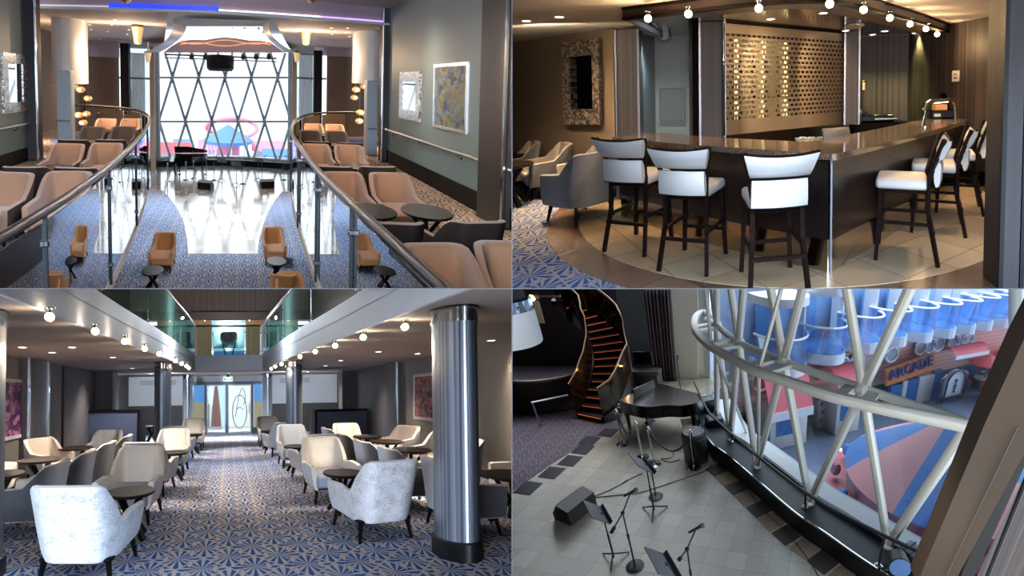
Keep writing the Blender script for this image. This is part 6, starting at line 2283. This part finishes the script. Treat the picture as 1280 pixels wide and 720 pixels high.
def mic(base, joint, tail, head, lab, base_m=True):
    """Round-based microphone stand with a tilted boom, each joint where the photo has it."""
    p = fl_(*base)
    t = thing('microphone_stand', S, (p.x, p.y, 0), lab, 'microphone stand', 'microphone stands on the tiles')
    zj = S.zat(p.x, p.y, joint[1])
    part('base', MB().lathe([(.15, 0), (.155, .014), (.13, .03), (.03, .05), (.018, .07)], 22), M['stand_black'], S, t)
    part('pole', MB().lathe([(.016, .04), (.016, zj * .55), (.022, zj * .55), (.022, zj * .62), (.012, zj * .63), (.012, zj)], 8), M['stand_black'], S, t)
    j = Vector((0, 0, zj))
    part('clutch', MB().ball(j, .035, n=8, m=6), M['stand_black'], S, t)
    a = S.at(*tail, y=p.y - .12) - p
    b = S.at(*head, y=p.y + .12) - p
    part('boom', MB().tube([a, j, b], .011, 6), M['stand_black'], S, t)
    part('counterweight', MB().tube([a, a.lerp(j, .3)], .03, 8), M['stand_black'], S, t)
    x = (b - a).normalized()
    u_ = Vector((x.x * .4 + .5, .2, .32)).normalized()
    part('microphone', MB().tube([b - u_ * .12, b + u_ * .08], [.017, .026], 8), M['stand_black'], S, t)
    part('mesh_head', MB().ball(b + u_ * .1, .04, n=10, m=6), M['music_grey'], S, t)


mic((794, 708), (778.5, 641), (764, 666), (788, 616), 'microphone stand with round base and boom in front of the left music stand')
mic((868, 752), (860, 686), (848, 701), (870, 661), 'microphone stand with boom at the bottom right of the tiles')
p = fl_(820, 621)
t = thing('microphone_stand', S, (p.x, p.y, 0), 'straight microphone pole on a round base behind the far music stand', 'microphone stand', 'microphone stands on the tiles')
part('base', MB().lathe([(.15, 0), (.155, .014), (.13, .03), (.03, .05), (.018, .07)], 22), M['stand_black'], S, t)
part('pole', MB().lathe([(.015, .05), (.015, .6), (.02, .6), (.02, .66), (.011, .67), (.011, .95)], 8), M['stand_black'], S, t)
part('clip', MB().rbox(-.03, .03, -.05, .03, .93, .98, .01), M['stand_black'], S, t)
p = S.at(855, 500, z=.0)
t = thing('microphone_stand', S, (p.x, p.y - .3, 0), 'thin dark microphone stand in front of the pale wall', 'microphone stand', 'microphone stands on the tiles')
part('base', MB().lathe([(.14, 0), (.14, .02), (.03, .05)], 16), M['stand_black'], S, t)
part('pole', MB().tube([(0, 0, .04), (0, 0, 1.5)], .016, 6), M['stand_black'], S, t)
part('microphone', MB().tube([(-.0, 0, 1.48), (.05, -.03, 1.68)], [.02, .035], 8), M['stand_black'], S, t)
# gear on the kerb
for px, py, w_, h_, lab in ((882, 512, .5, .35, 'black amplifier on the kerb beside the pale wall'), (893, 530, .4, .22, 'small black mixer on the kerb behind the equipment bag')):
    p = fl_(px, py, KH)
    t = thing('stage_amplifier', S, (p.x, p.y, KH), lab, 'amplifier')
    part('case', MB().rbox(-w_ / 2, w_ / 2, -.2, .2, 0, h_, .02), M['black'], S, t, .5)
    part('panel', MB().rbox(-w_ / 2 + .04, w_ / 2 - .04, -.19, .12, h_, h_ + .012, .004), M['music_grey'], S, t, .5)
    part('handle', MB().tube([(-.1, .12, h_), (-.1, .12, h_ + .05), (.1, .12, h_ + .05), (.1, .12, h_)], .012, 6), M['chrome'], S, t, .5)
p = fl_(1122, 714, KH)
t = thing('floor_spotlight', S, (p.x, p.y, KH), 'black stage lamp with blue round lens on the kerb at the bottom right', 'spotlight')
part('can', MB().tube([(0, .12, .2), (-.05, -.16, .26)], [.14, .17], 14), M['stand_black'], S, t)
part('lens', MB().tube([(-.05, -.165, .262), (-.052, -.18, .265)], [.16, .155], 14), M['lens_blue'], S, t)
part('yoke', MB().tube([(-.2, 0, .2), (-.2, 0, .02), (.2, 0, .02), (.2, 0, .2)], .018, 6), M['stand_black'], S, t)
p = fl_(1140, 706, KH)
t = thing('floor_spotlight', S, (p.x, p.y, KH), 'grey lamp housing on the kerb at the foot of the cream column', 'spotlight')
part('housing', MB().rbox(-.14, .14, -.2, .2, .06, .32, .03), M['music_grey'], S, t, .6)
part('fins', MB().box(-.15, .15, -.1, -.08, .1, .33).box(-.15, .15, .0, .02, .1, .33).box(-.15, .15, .1, .12, .1, .33), M['stand_black'], S, t, .6)
part('foot', MB().rbox(-.12, .12, -.12, .12, 0, .06, .01), M['stand_black'], S, t, .6)


def cable(pts, lab, r=.009):
    solo('cable', MB().tube([Vector((q.x, q.y, .012)) for q in bez([fl_(*p) for p in pts], 40)], r, 5), M['stand_black'], S, label=lab, cat='cable', group='cables on the stage')


cable(((737, 623), (760, 614), (776, 606), (784, 600), (778, 605), (790, 598), (803, 592)), 'thin black cable curling from the wedge monitor to the far music stand')
cable(((737, 623), (775, 619), (800, 616), (830, 607), (868, 594), (880, 590), (892, 580)), 'thin black cable running from the wedge monitor to the kerb')
cable(((930, 608), (944, 625), (952, 637), (972, 655), (985, 668), (1003, 690), (1018, 712), (1030, 735)), 'black cable trailing along the kerb border tiles')
cable(((832, 560), (842, 566), (838, 573), (826, 574), (838, 578), (850, 575)), 'coiled cable on the tiles under the sagging rope')

# ------------------------------------------------------------------ outside: the boardwalk
DZ = -3.2
mat('deck_blue', (112, 128, 156), .6, var=.08, vscale=1)
struct('floor_boardwalk', MB().box(-6, 60, 5, 75, DZ - .1, DZ), M['deck_blue'], S)
FP = Upright(fl_(930, 545, DZ), fl_(1215, 482, DZ))
t_ = 1 if V2(FP.n).dot(Vector((0, -1))) > 0 else -1


def fac(name, pts, out, m, th=.2, parent=None, as_struct=False):
    """Piece of the opposite front: outline on its plane, out metres before it."""
    P_ = [FP.at(*p, out=out * t_) for p in pts]
    o_ = Vector((FP.n.x, FP.n.y, 0)) * (-th * t_)
    n_ = len(P_)
    mb = MB().add(P_ + [p + o_ for p in P_], [tuple(range(n_)), tuple(range(2 * n_ - 1, n_ - 1, -1))] + [(i, n_ + i, n_ + (i + 1) % n_, (i + 1) % n_) for i in range(n_)])
    if as_struct:
        return struct(name, mb, M[m], S)
    if parent is None:
        return mb
    return part(name, mb, M[m], S, parent, off=-Vector(parent['_at']) if '_at' in parent else (0, 0, 0))


n = mat('ship_siding', (186, 130, 124), .6)
X, Y, Z = n.xyz(n.nat())
w_ = n.m('FRACT', n.m('MULTIPLY', Z, 4.5))
n.put(n.bsdf.inputs['Base Color'], n.mix(n.m('LESS_THAN', w_, .12), lin((208, 164, 154)), lin((172, 124, 120))))
mat('ship_blue_glass', (112, 164, 216), .15, spec=.7)
mat('ship_shadow_blue', (184, 204, 228), .5)  # one even pale blue for the cabin walls behind the balconies
mat('shop_blue', (40, 104, 170), .5)
mat('shop_cream', (214, 210, 206), .5)
mat('shop_dark', (60, 70, 92), .4)
mat('roof_red', (206, 92, 102), .55)
mat('sign_orange', (226, 130, 64), .5)
mat('sign_blue', (32, 72, 150), .5)
fac('wall_ship_siding', ((900, 486), (900, 520), (1000, 505), (1110, 478), (1290, 438), (1290, 385), (1100, 432), (1000, 455)), 0, 'ship_siding', .3, as_struct=True)
fac('wall_ship_cabins', ((895, 340), (895, 490), (1000, 458), (1290, 388), (1290, 320)), -1.2, 'ship_shadow_blue', .2, as_struct=True)
fac('wall_ship_shops', ((895, 515), (895, 560), (1290, 482), (1290, 430)), -.05, 'shop_dark', .3, as_struct=True)
bal = [(945, 997, 470), (996, 1042, 455), (1044, 1082, 441.5), (1082, 1112, 433.5), (1112, 1143, 428.5), (1142, 1169, 423.5), (1169, 1191, 419), (1191, 1211, 414.5), (1212, 1231, 411), (1231, 1250, 407)]
hb = FP.at(1062, 441, 0)
for k, (x0, x1, y) in enumerate(bal):
    a, b = FP.uv(x0, y, 0), FP.uv(x1, y - 3, 0)
    z = FP.at((x0 + x1) / 2, y - 2, 1.2 * t_).z
    hw = (b[0] - a[0]) / 2 * 1.06
    c = FP.a + FP.d * ((a[0] + b[0]) / 2)
    nth = ("first", "second", "third", "fourth", "fifth", "sixth", "seventh", "eighth", "ninth", "farthest")[k]
    t = thing('cabin_balcony', S, (c.x, c.y, z), f'rounded balcony with blue glass on the ship side, {nth} from the left', 'balcony', 'cabin balconies')
    n0 = Vector((FP.n.x, FP.n.y)) * t_
    prof = [(FP.d * (-hw * cos(x)) + n0 * (1.5 * sin(x))) for x in [pi * i / 12 for i in range(13)]]
    prof = [(q.x, q.y) for q in prof]
    q0 = [(q[0] - n0.x * .6, q[1] - n0.y * .6) for q in (prof[0], prof[-1])]
    part('slab', MB().prism(prof + [q0[1], q0[0]], -.15, .28), M['ship_white'], S, t)
    part('deck', MB().prism([(q[0] * .94, q[1] * .94) for q in prof] + [q0[1], q0[0]], .28, .31), M['ship_blue_glass'], S, t)
    part('glass_front', MB().ribbon(prof, .28, 1.3, .03), M['pane_balcony'], S, t)
    part('rail', MB().tube([(q[0], q[1], 1.34) for q in prof], .05, 6), M['ship_white'], S, t)
    q = FP.d * hw
    part('divider', MB().bar(Vector((q.x, q.y, 1.3)) - Vector((n0.x, n0.y, 0)) * .5, Vector((q.x, q.y, 1.3)) + Vector((n0.x, n0.y, 0)) * .3, .08, 2.2), M['ship_white'], S, t)
    if k < 6:
        part('cabin_door', MB().bar(Vector((-q.x * .5, -q.y * .5, 1.3)) - Vector((n0.x, n0.y, 0)) * 1.0, Vector((q.x * .5, q.y * .5, 1.3)) - Vector((n0.x, n0.y, 0)) * 1.0, .06, 2.0), M['ship_blue_glass'], S, t)
    zz = z + 2.5
    t = thing('cabin_balcony', S, (c.x, c.y, zz), f'white balcony of the upper row on the ship side, {nth} from the left', 'balcony', 'upper cabin balconies')
    part('slab', MB().prism(prof + [q0[1], q0[0]], 0, .3), M['ship_white'], S, t)
    part('rail', MB().tube([(q[0], q[1], 1.34) for q in prof], .05, 6), M['ship_white'], S, t)
for k, (px, py, r) in enumerate(((951, 478, 1.0), (975, 471, 1.0), (1034.7, 459, 1.0), (1053, 456.6, 1.0), (1071.6, 452, 1.0), (1114.7, 443.5, 1.0), (1151, 434.5, 1), (1163, 432.5, 1), (1173, 430, 1), (1192, 427, 1), (1201, 425.5, 1), (1209.6, 423.6, 1))):
    p = FP.at(px, py, .1 * t_)
    nth = ("first", "second", "third", "fourth", "fifth", "sixth", "seventh", "eighth", "ninth", "tenth", "eleventh", "twelfth")[k]
    t = thing('porthole', S, (p.x, p.y, p.z), f'round white rimmed porthole in the red siding, {nth} from the left', 'porthole', 'portholes')
    d3 = Vector((FP.d.x, FP.d.y, 0))
    rr_ = .36
    part('rim', MB().tube([d3 * (rr_ * cos(a)) + Vector((0, 0, rr_ * sin(a))) for a in [2 * pi * i / 20 for i in range(20)]], .07, 6, closed=True), M['ship_white'], S, t)
    disc = [d3 * (rr_ * cos(a)) + Vector((0, 0, rr_ * sin(a))) for a in [2 * pi * i / 20 for i in range(20)]]
    part('glass', MB().add(disc, [tuple(range(20))]), M['porthole_glass'], S, t)


def box_on(name, x0, y0, x1, y1, out, m, th, parent, loc):
    """Upright slab on the front between two picture corners, true to the front's own level and plumb lines."""
    u0, z0_ = FP.uv(x0, y1, out * t_)
    u1, z1_ = FP.uv(x1, y0, out * t_)
    u0b, z1b = FP.uv(x0, y0, out * t_)
    u1b, z0b = FP.uv(x1, y1, out * t_)
    ua, ub = (u0 + u0b) / 2, (u1 + u1b) / 2
    za, zb_ = (z0_ + z0b) / 2, (z1_ + z1b) / 2
    base = FP.a + Vector(FP.n) * (out * t_)
    A_ = base + FP.d * ua
    B_ = base + FP.d * ub
    mb = MB().ribbon([tuple(A_), tuple(B_)], min(za, zb_), max(za, zb_), th * t_ * -1)
    mb.tf(Matrix.Translation(-Vector(loc)))
    return part(name, mb, M[m], S, parent)


def up_text(s, size, ext=.02):
    cu = bpy.data.curves.new('lettering', 'FONT')
    cu.body = s
    cu.size = size
    cu.extrude = ext
    cu.align_x = 'CENTER'
    o = bpy.data.objects.new('lettering', cu)
    COL.objects.link(o)
    bpy.context.view_layer.update()
    me = bpy.data.meshes.new_from_object(o.evaluated_get(bpy.context.evaluated_depsgraph_get()))
    mb = MB()
    mb.add([v.co.copy() for v in me.vertices], [tuple(p.vertices) for p in me.polygons])
    bpy.data.objects.remove(o)
    return mb


# arcade shop: sign board with letters, blue front below
c = FP.at(1142, 462, .5 * t_)
t = thing('arcade_sign', S, (c.x, c.y, c.z), 'orange shop sign board with blue letters on the boardwalk front', 'sign')
P_ = [FP.at(*p, out=.5 * t_) - c for p in ((1108, 463), (1168, 441), (1170, 461), (1108, 483))]
o_ = Vector((FP.n.x, FP.n.y, 0)) * (-.15 * t_)
part('board', MB().add(P_ + [p + o_ for p in P_], [(0, 1, 2, 3), (7, 6, 5, 4), (0, 4, 5, 1), (1, 5, 6, 2), (2, 6, 7, 3), (3, 7, 4, 0)]), M['sign_orange'], S, t)
tx = up_text('ARCADE', 1.0, .04)
xs = [v.x for v in tx.v]
ys = [v.y for v in tx.v]
a00, a10, a01, a11 = [FP.at(*p, out=.58 * t_) - c for p in ((1112, 476), (1166, 456), (1112, 464), (1166, 444))]
for v in tx.v:
    u = (v.x - min(xs)) / (max(xs) - min(xs))
    w_ = (v.y - min(ys)) / (max(ys) - min(ys))
    q = a00.lerp(a10, u).lerp(a01.lerp(a11, u), w_) + Vector((FP.n.x, FP.n.y, 0)) * (v.z * t_)
    v.x, v.y, v.z = q
part('letters', tx, M['sign_blue'], S, t, label='blue capital letters ARCADE')
c = FP.at(1140, 490, .1 * t_)
t = thing('arcade_shop', S, (c.x, c.y, DZ), 'blue shop front with a pale doorway under the orange sign', 'shop')
L_ = (c.x, c.y, DZ)
for x0, x1, m in ((1108, 1122, 'shop_blue'), (1122, 1128, 'shop_cream'), (1128, 1142, 'shop_blue'), (1142, 1160, 'shop_cream'), (1160, 1171, 'shop_blue')):
    box_on('panel', x0, 480 - (x0 - 1108) * .33, x1, 520 - (x0 - 1108) * .3, .3, m, .2, t, L_)
box_on('door_glass', 1146, 469, 1156, 498, .36, 'ship_blue_glass', .05, t, L_)
# diner signboard with stacked letters
c = fl_(1187, 500, DZ)
t = thing('diner_sign', S, (c.x, c.y, DZ), 'tall pale rounded signboard with stacked dark blue letters', 'sign')
zt_ = S.zat(c.x, c.y, 462) - DZ
dd = Vector((FP.d.x, FP.d.y, 0))
nn = Vector((FP.n.x, FP.n.y, 0)) * t_
w_ = .62
bd_ = [dd * (w_ * cos(a)) + Vector((0, 0, zt_ - w_ + w_ * sin(a))) for a in [pi * i / 10 for i in range(11)]] + [dd * -w_ + Vector((0, 0, .3)), dd * w_ + Vector((0, 0, .3))]
k_ = len(bd_)
part('board', MB().add([p + nn * .1 for p in bd_] + [p - nn * .1 for p in bd_], [tuple(range(k_)), tuple(range(2 * k_ - 1, k_ - 1, -1))] + [(i, (i + 1) % k_, k_ + (i + 1) % k_, k_ + i) for i in range(k_)]), M['ship_white'], S, t)
part('outline', MB().tube([p + nn * .14 for p in bd_], .05, 6, closed=True), M['shop_dark'], S, t)
for s in (-1, 1):
    part('stay', MB().tube([dd * (w_ + .25) * s, dd * (w_ + .25) * s + Vector((0, 0, zt_ * .8)), dd * w_ * s + Vector((0, 0, zt_ * .9))], .05, 6), M['steel'], S, t)
hh = (zt_ - .9) / 5
for i, ch in enumerate('DINER'):
    tx = up_text(ch, hh * 1.15, .03)
    for v in tx.v:
        q = dd * (v.x * (1 if FP.d.x > 0 else -1)) + Vector((0, 0, zt_ - .45 - hh * (i + 1) + v.y + hh * .15)) + nn * (.13 + v.z)
        v.x, v.y, v.z = q
    part('letter', tx, M['sign_blue'], S, t)
part('foot', MB().bar(dd * -w_ * 1.1, dd * w_ * 1.1, .3, .3), M['shop_dark'], S, t)
# red and pink roofs of the stalls in front of the siding
for k, (px0, px1, py, ht, m, lab) in enumerate(((950, 1002, 508, 1.5, 'roof_red', 'pink roofed kiosk on the boardwalk behind the second window node'), (1034, 1068, 486, 1.0, 'roof_red', 'small red roofed kiosk left of the orange sign'), (1184, 1226, 444, .35, 'roof_red', 'red curved awning above the pale diner front'))):
    a = FP.at(px0, py, .9 * t_)
    b = FP.at(px1, py - (px1 - px0) * .24, .9 * t_)
    w_ = (V2(b) - V2(a)).length / 2
    m_ = (a + b) / 2
    t = thing('boardwalk_kiosk', S, (m_.x, m_.y, DZ), lab, 'kiosk', 'boardwalk kiosks')
    ang_ = atan2(FP.d.y, FP.d.x)
    if FP.d.x < 0:
        ang_ += pi
    H_ = m_.z - DZ
    dp_ = .9 if k < 2 else .45
    rows = [[(-w_ + 2 * w_ * i / 8, -dp_ + 2 * dp_ * j / 8, H_ + ht * (1 - ((j - 4) / 4) ** 2)) for j in range(9)] for i in range(9)]
    part('roof', MB().grid(rows), M[m], S, t, ang_)
    part('fascia', MB().box(-w_, w_, -dp_ - .05, -dp_ + .05, H_ - (.35 if k < 2 else .15), H_ + .02), M['ship_white'], S, t, ang_)
    if k < 2:
        part('booth', MB().rbox(-w_ * .9, w_ * .9, -.7, .8, 0, H_ - .2, .05), M['shop_cream'], S, t, ang_)
        part('window', MB().box(-w_ * .6, w_ * .2, -.72, -.69, H_ * .35, H_ * .8), M['shop_blue'], S, t, ang_)
# spotted pale stall pillars
for k, (px, py) in enumerate(((1027, 530), (1068, 512))):
    c = fl_(px, py, DZ)
    t = thing('spotted_pillar', S, (c.x, c.y, DZ), f'white pillar with pink dots on the boardwalk, {("left", "right")[k]} one', 'pillar', 'spotted pillars')
    zz = S.zat(c.x, c.y, py - 36) - DZ
    part('shaft', MB().rbox(-.45, .45, -.3, .3, 0, zz, .06), M['ship_white'], S, t, .5)
    for i in range(9):
        a = MB().ball((-.3 + .3 * (i % 3) + .1 * (i // 3 % 2), -.31, .4 + zz * .85 * i / 9), .1, .02, .1, 8, 5)
        part('dot', a, M['roof_red'], S, t, .5)
    part('cap', MB().rbox(-.55, .55, -.4, .4, zz, zz + .15, .03), M['roof_red'], S, t, .5)
# red parasols and tables
for k, (px, py) in enumerate(((1226, 478), (1246, 470), (1216, 466), (1254, 492))):
    c = fl_(px, py + 10, DZ)
    t = thing('red_parasol', S, (c.x, c.y, DZ), f'red parasol over a cafe table on the boardwalk, {("front left", "middle", "back left", "right")[k]} one', 'parasol', 'red parasols')
    zz = max(2.0, S.zat(c.x, c.y, py - 12) - DZ)
    part('canopy', MB().lathe([(.95, zz - .45), (.92, zz - .4), (.06, zz)], 10), M['roof_red'], S, t)
    part('pole', MB().tube([(0, 0, 0), (0, 0, zz)], .05, 6), M['steel'], S, t)
    part('table', MB().lathe([(.5, .7), (.5, .75)], 14), M['ship_white'], S, t)
    for j in range(3):
        a = 2 * pi * j / 3 + .4
        part('chair', MB().rbox(.8 * cos(a) - .2, .8 * cos(a) + .2, .8 * sin(a) - .2, .8 * sin(a) + .2, .0, .45, .04).rbox(1.0 * cos(a) - .2, 1.0 * cos(a) + .2, 1.0 * sin(a) - .04, 1.0 * sin(a) + .04, .45, .9, .02), M['roof_red' if j % 2 else 'shop_dark'], S, t)

# carousel with striped roof and rings of bulbs
apex = S.at(1191, 520, z=1.2)
c0 = apex
rim_z, Rr = -.38, 2.25
ang = lambda px, py: atan2(S.at(px, py, z=rim_z).y - apex.y, S.at(px, py, z=rim_z).x - apex.x)
w_pink = ang(1124.6, 645) - ang(1060, 587)
t = thing('carousel', S, (c0.x, c0.y, DZ), 'carousel with a blue and pink striped roof just outside the lattice window', 'carousel')
apex_z = apex.z - DZ
rz_ = rim_z - DZ
mat('tent_pink', (222, 150, 156), .6)
mat('tent_blue', (40, 122, 206), .6)
ns = max(8, 2 * round(pi / abs(w_pink)))
off_ = ang(1060, 587) if w_pink > 0 else ang(1124.6, 645)
for k in range(ns):
    a0, a1 = 2 * pi * k / ns + off_, 2 * pi * (k + 1) / ns + off_
    rows = []
    for i in range(6):
        a = a0 + (a1 - a0) * i / 5
        rows.append([((Rr * (1 - v) + .05) * cos(a), (Rr * (1 - v) + .05) * sin(a), rz_ + (apex_z - rz_) * (v ** .92)) for v in [j / 8 for j in range(9)]])
    part('roof_panel', MB().grid(rows), M['tent_blue' if k % 2 else 'tent_pink'], S, t)
part('eave', MB().lathe([(Rr - .15, rz_ - .6), (Rr - .05, rz_ - .55), (Rr - .02, rz_ - .08), (Rr - .06, rz_ - .01)], 56), M['eave_plum'], S, t)
part('crown_rim', MB().lathe([(Rr + .45, rz_ - .95), (Rr + .6, rz_ - .9), (Rr + .6, rz_ - .75), (Rr + .45, rz_ - .7)], 56), M['roof_red'], S, t)
part('platform', MB().lathe([(Rr + .6, .0), (Rr + .6, .4), (.5, .42)], 48), M['eave_plum'], S, t)
part('centre_drum', MB().lathe([(Rr * .3, .4), (Rr * .3, rz_)], 20), M['tent_pink'], S, t)
for k in range(64):
    a = 2 * pi * k / 64
    part('bulb', MB().ball(((Rr + .62) * cos(a), (Rr + .62) * sin(a), rz_ - .72), .06, n=6, m=4), M['bulb_white'], S, t)
for k in range(14):
    a = 2 * pi * k / 14 + off_
    part('pole', MB().tube([(Rr * .92 * cos(a), Rr * .92 * sin(a), .4), (Rr * .92 * cos(a), Rr * .92 * sin(a), rz_)], .06, 6), M['brass'], S, t)
    part('scroll_panel', MB().ball(((Rr + .25) * cos(a + .2), (Rr + .25) * sin(a + .2), rz_ - .42), .15, .15, .2, 10, 6), M['eave_plum' if k % 2 else 'tent_blue'], S, t)
# lighthouse slide in the distance
c = FP.at(1196, 420, -4 * t_)
t = thing('striped_tower', S, (c.x, c.y, c.z - 2), 'hazy red and white striped tower far behind the balconies', 'tower')
for i in range(5):
    part('band', MB().lathe([(.55 - .06 * i, i * .9), (.5 - .06 * i, i * .9 + .9)], 16), M['roof_red' if i % 2 else 'ship_white'], S, t)
part('cap', MB().ball((0, 0, 4.6), .3), M['roof_red'], S, t)

# ------------------------------------------------------------------ light
lamp('gallery_lamp', S, (-1.1, 1.0, 3.4), 1700, (240, 234, 222), 'SPOT', .3, aim=(-2.5, 8, 0), spot=radians(84))  # two unseen spots added below the view to brighten the stage
lamp('gallery_lamp', S, (-.6, 1.0, 3.4), 1500, (240, 234, 222), 'SPOT', .3, aim=(-.9, 7.5, 1.3), spot=radians(70))
# ================================================================== thin partings added to stop light leaking between the rooms
class W0:
    name = 'stage'
    R = Matrix.Identity(3)
    L = Matrix.Identity(3)
    eye = 0

    def world(s, p):
        return Vector(p)


stage = W0()
NOW[0] = None
mat('parting', (26, 24, 26), .8)
Y0, Y1 = 6.0, 130
struct('wall_parting', MB().box(-.0022, .0022, Y0, 60, CAM.z - 22, CAM.z + 22), M['parting'], stage)
struct('floor_parting', MB().box(-62, 0, Y0, Y1, CAM.z - .0022, CAM.z + .0022).box(0, 40, Y0, 30, CAM.z - .0022, CAM.z + .0022), M['parting'], stage)
par = bpy.data.objects['floor_parting']
par.matrix_world = Matrix.Translation(CAM) @ Matrix.Rotation(math.atan2(-.8, F), 4, 'X') @ Matrix.Translation(-CAM)

# every room ends at the partings: trim what would poke through
bpy.context.view_layer.update()
nv = Vector((1, 0, 0))
up = Matrix.Rotation(math.atan2(-.8, F), 3, 'X') @ Vector((0, 0, 1))


def trim_to(o, sx, sz):
    mw = o.matrix_world
    eps = .0028
    planes = [(CAM + Vector((sx * eps, 0, 0)), nv * -sx), (CAM + up * sz * eps, up * -sz)]
    cs = [mw @ Vector(c) for c in o.bound_box]
    todo = []
    for co, no in planes:
        d = [(c - co).dot(no) for c in cs]
        if min(d) > 0:
            return 'out'
        if max(d) > 0:
            todo.append((co, no))
    if not todo:
        return None
    me = o.data.copy() if o.data.users > 1 else o.data
    o.data = me
    inv = mw.inverted()
    rot = mw.to_3x3().inverted()
    bm = bmesh.new()
    bm.from_mesh(me)
    for co, no in todo:
        bmesh.ops.bisect_plane(bm, geom=bm.verts[:] + bm.edges[:] + bm.faces[:], plane_co=inv @ co, plane_no=(rot @ no).normalized(), clear_outer=True)
    bm.to_mesh(me)
    n = len(bm.verts)
    bm.free()
    return 'out' if n == 0 else 'cut'


SIDE = {'lounge': (-1, -1), 'gallery': (-1, 1), 'bar': (1, 1), 'stage_room': (1, -1)}
for o, room in OWNER:
    if o.type == 'MESH':
        if trim_to(o, *SIDE[room]) == 'out':
            GONE.append(o)
for o in GONE:
    for c in list(o.children):
        c.parent = o.parent
    bpy.data.objects.remove(o)
for o in [o for o in bpy.data.objects if o.type == 'EMPTY' and not o.children]:
    bpy.data.objects.remove(o)

def aim(name, loc, target):
    o = bpy.data.objects.get(name)
    if o:
        d = Vector(target) - Vector(loc)
        o.matrix_world = Matrix.Translation(loc) @ d.to_track_quat('-Z', 'Y').to_matrix().to_4x4()


aim('stage_window_daylight', (-3.6, -9, 12.4), (-6, 22, 8.0))
aim('bar_daylight', (4.5, -5, 15.5), (6, 14, 13.5))

sd = bpy.data.lights.new('sun', 'SUN')
sd.energy = 5.0
sd.color = (1, .97, .93)
sd.angle = radians(15)
so = bpy.data.objects.new('sun', sd)
COL.objects.link(so)
aim('sun', (0, 0, 80), (30, 45, 20))

# ================================================================== camera, sky, exposure
cam = bpy.data.cameras.new('camera')
cam.sensor_width = 36
cam.lens = F / 1280 * 36
cam.clip_end = 500
co = bpy.data.objects.new('camera', cam)
COL.objects.link(co)
co.location = CAM
co.rotation_euler = (pi / 2, 0, 0)
sc.camera = co
w = bpy.data.worlds.new('sky')
sc.world = w
w.use_nodes = True
w.node_tree.nodes['Background'].inputs[0].default_value = (.88, .94, 1.0, 1)
w.node_tree.nodes['Background'].inputs[1].default_value = SKY
sc.view_settings.view_transform = 'Standard'
sc.view_settings.look = 'None'
sc.view_settings.exposure = EXPO
sc.view_settings.gamma = 1
sc.view_settings.use_curve_mapping = False
sc.cycles.max_bounces = 8
sc.cycles.transparent_max_bounces = 16
sc.cycles.use_denoising = True
sc.cycles.sample_clamp_indirect = 6
sc.cycles.caustics_reflective = False
sc.cycles.caustics_refractive = False
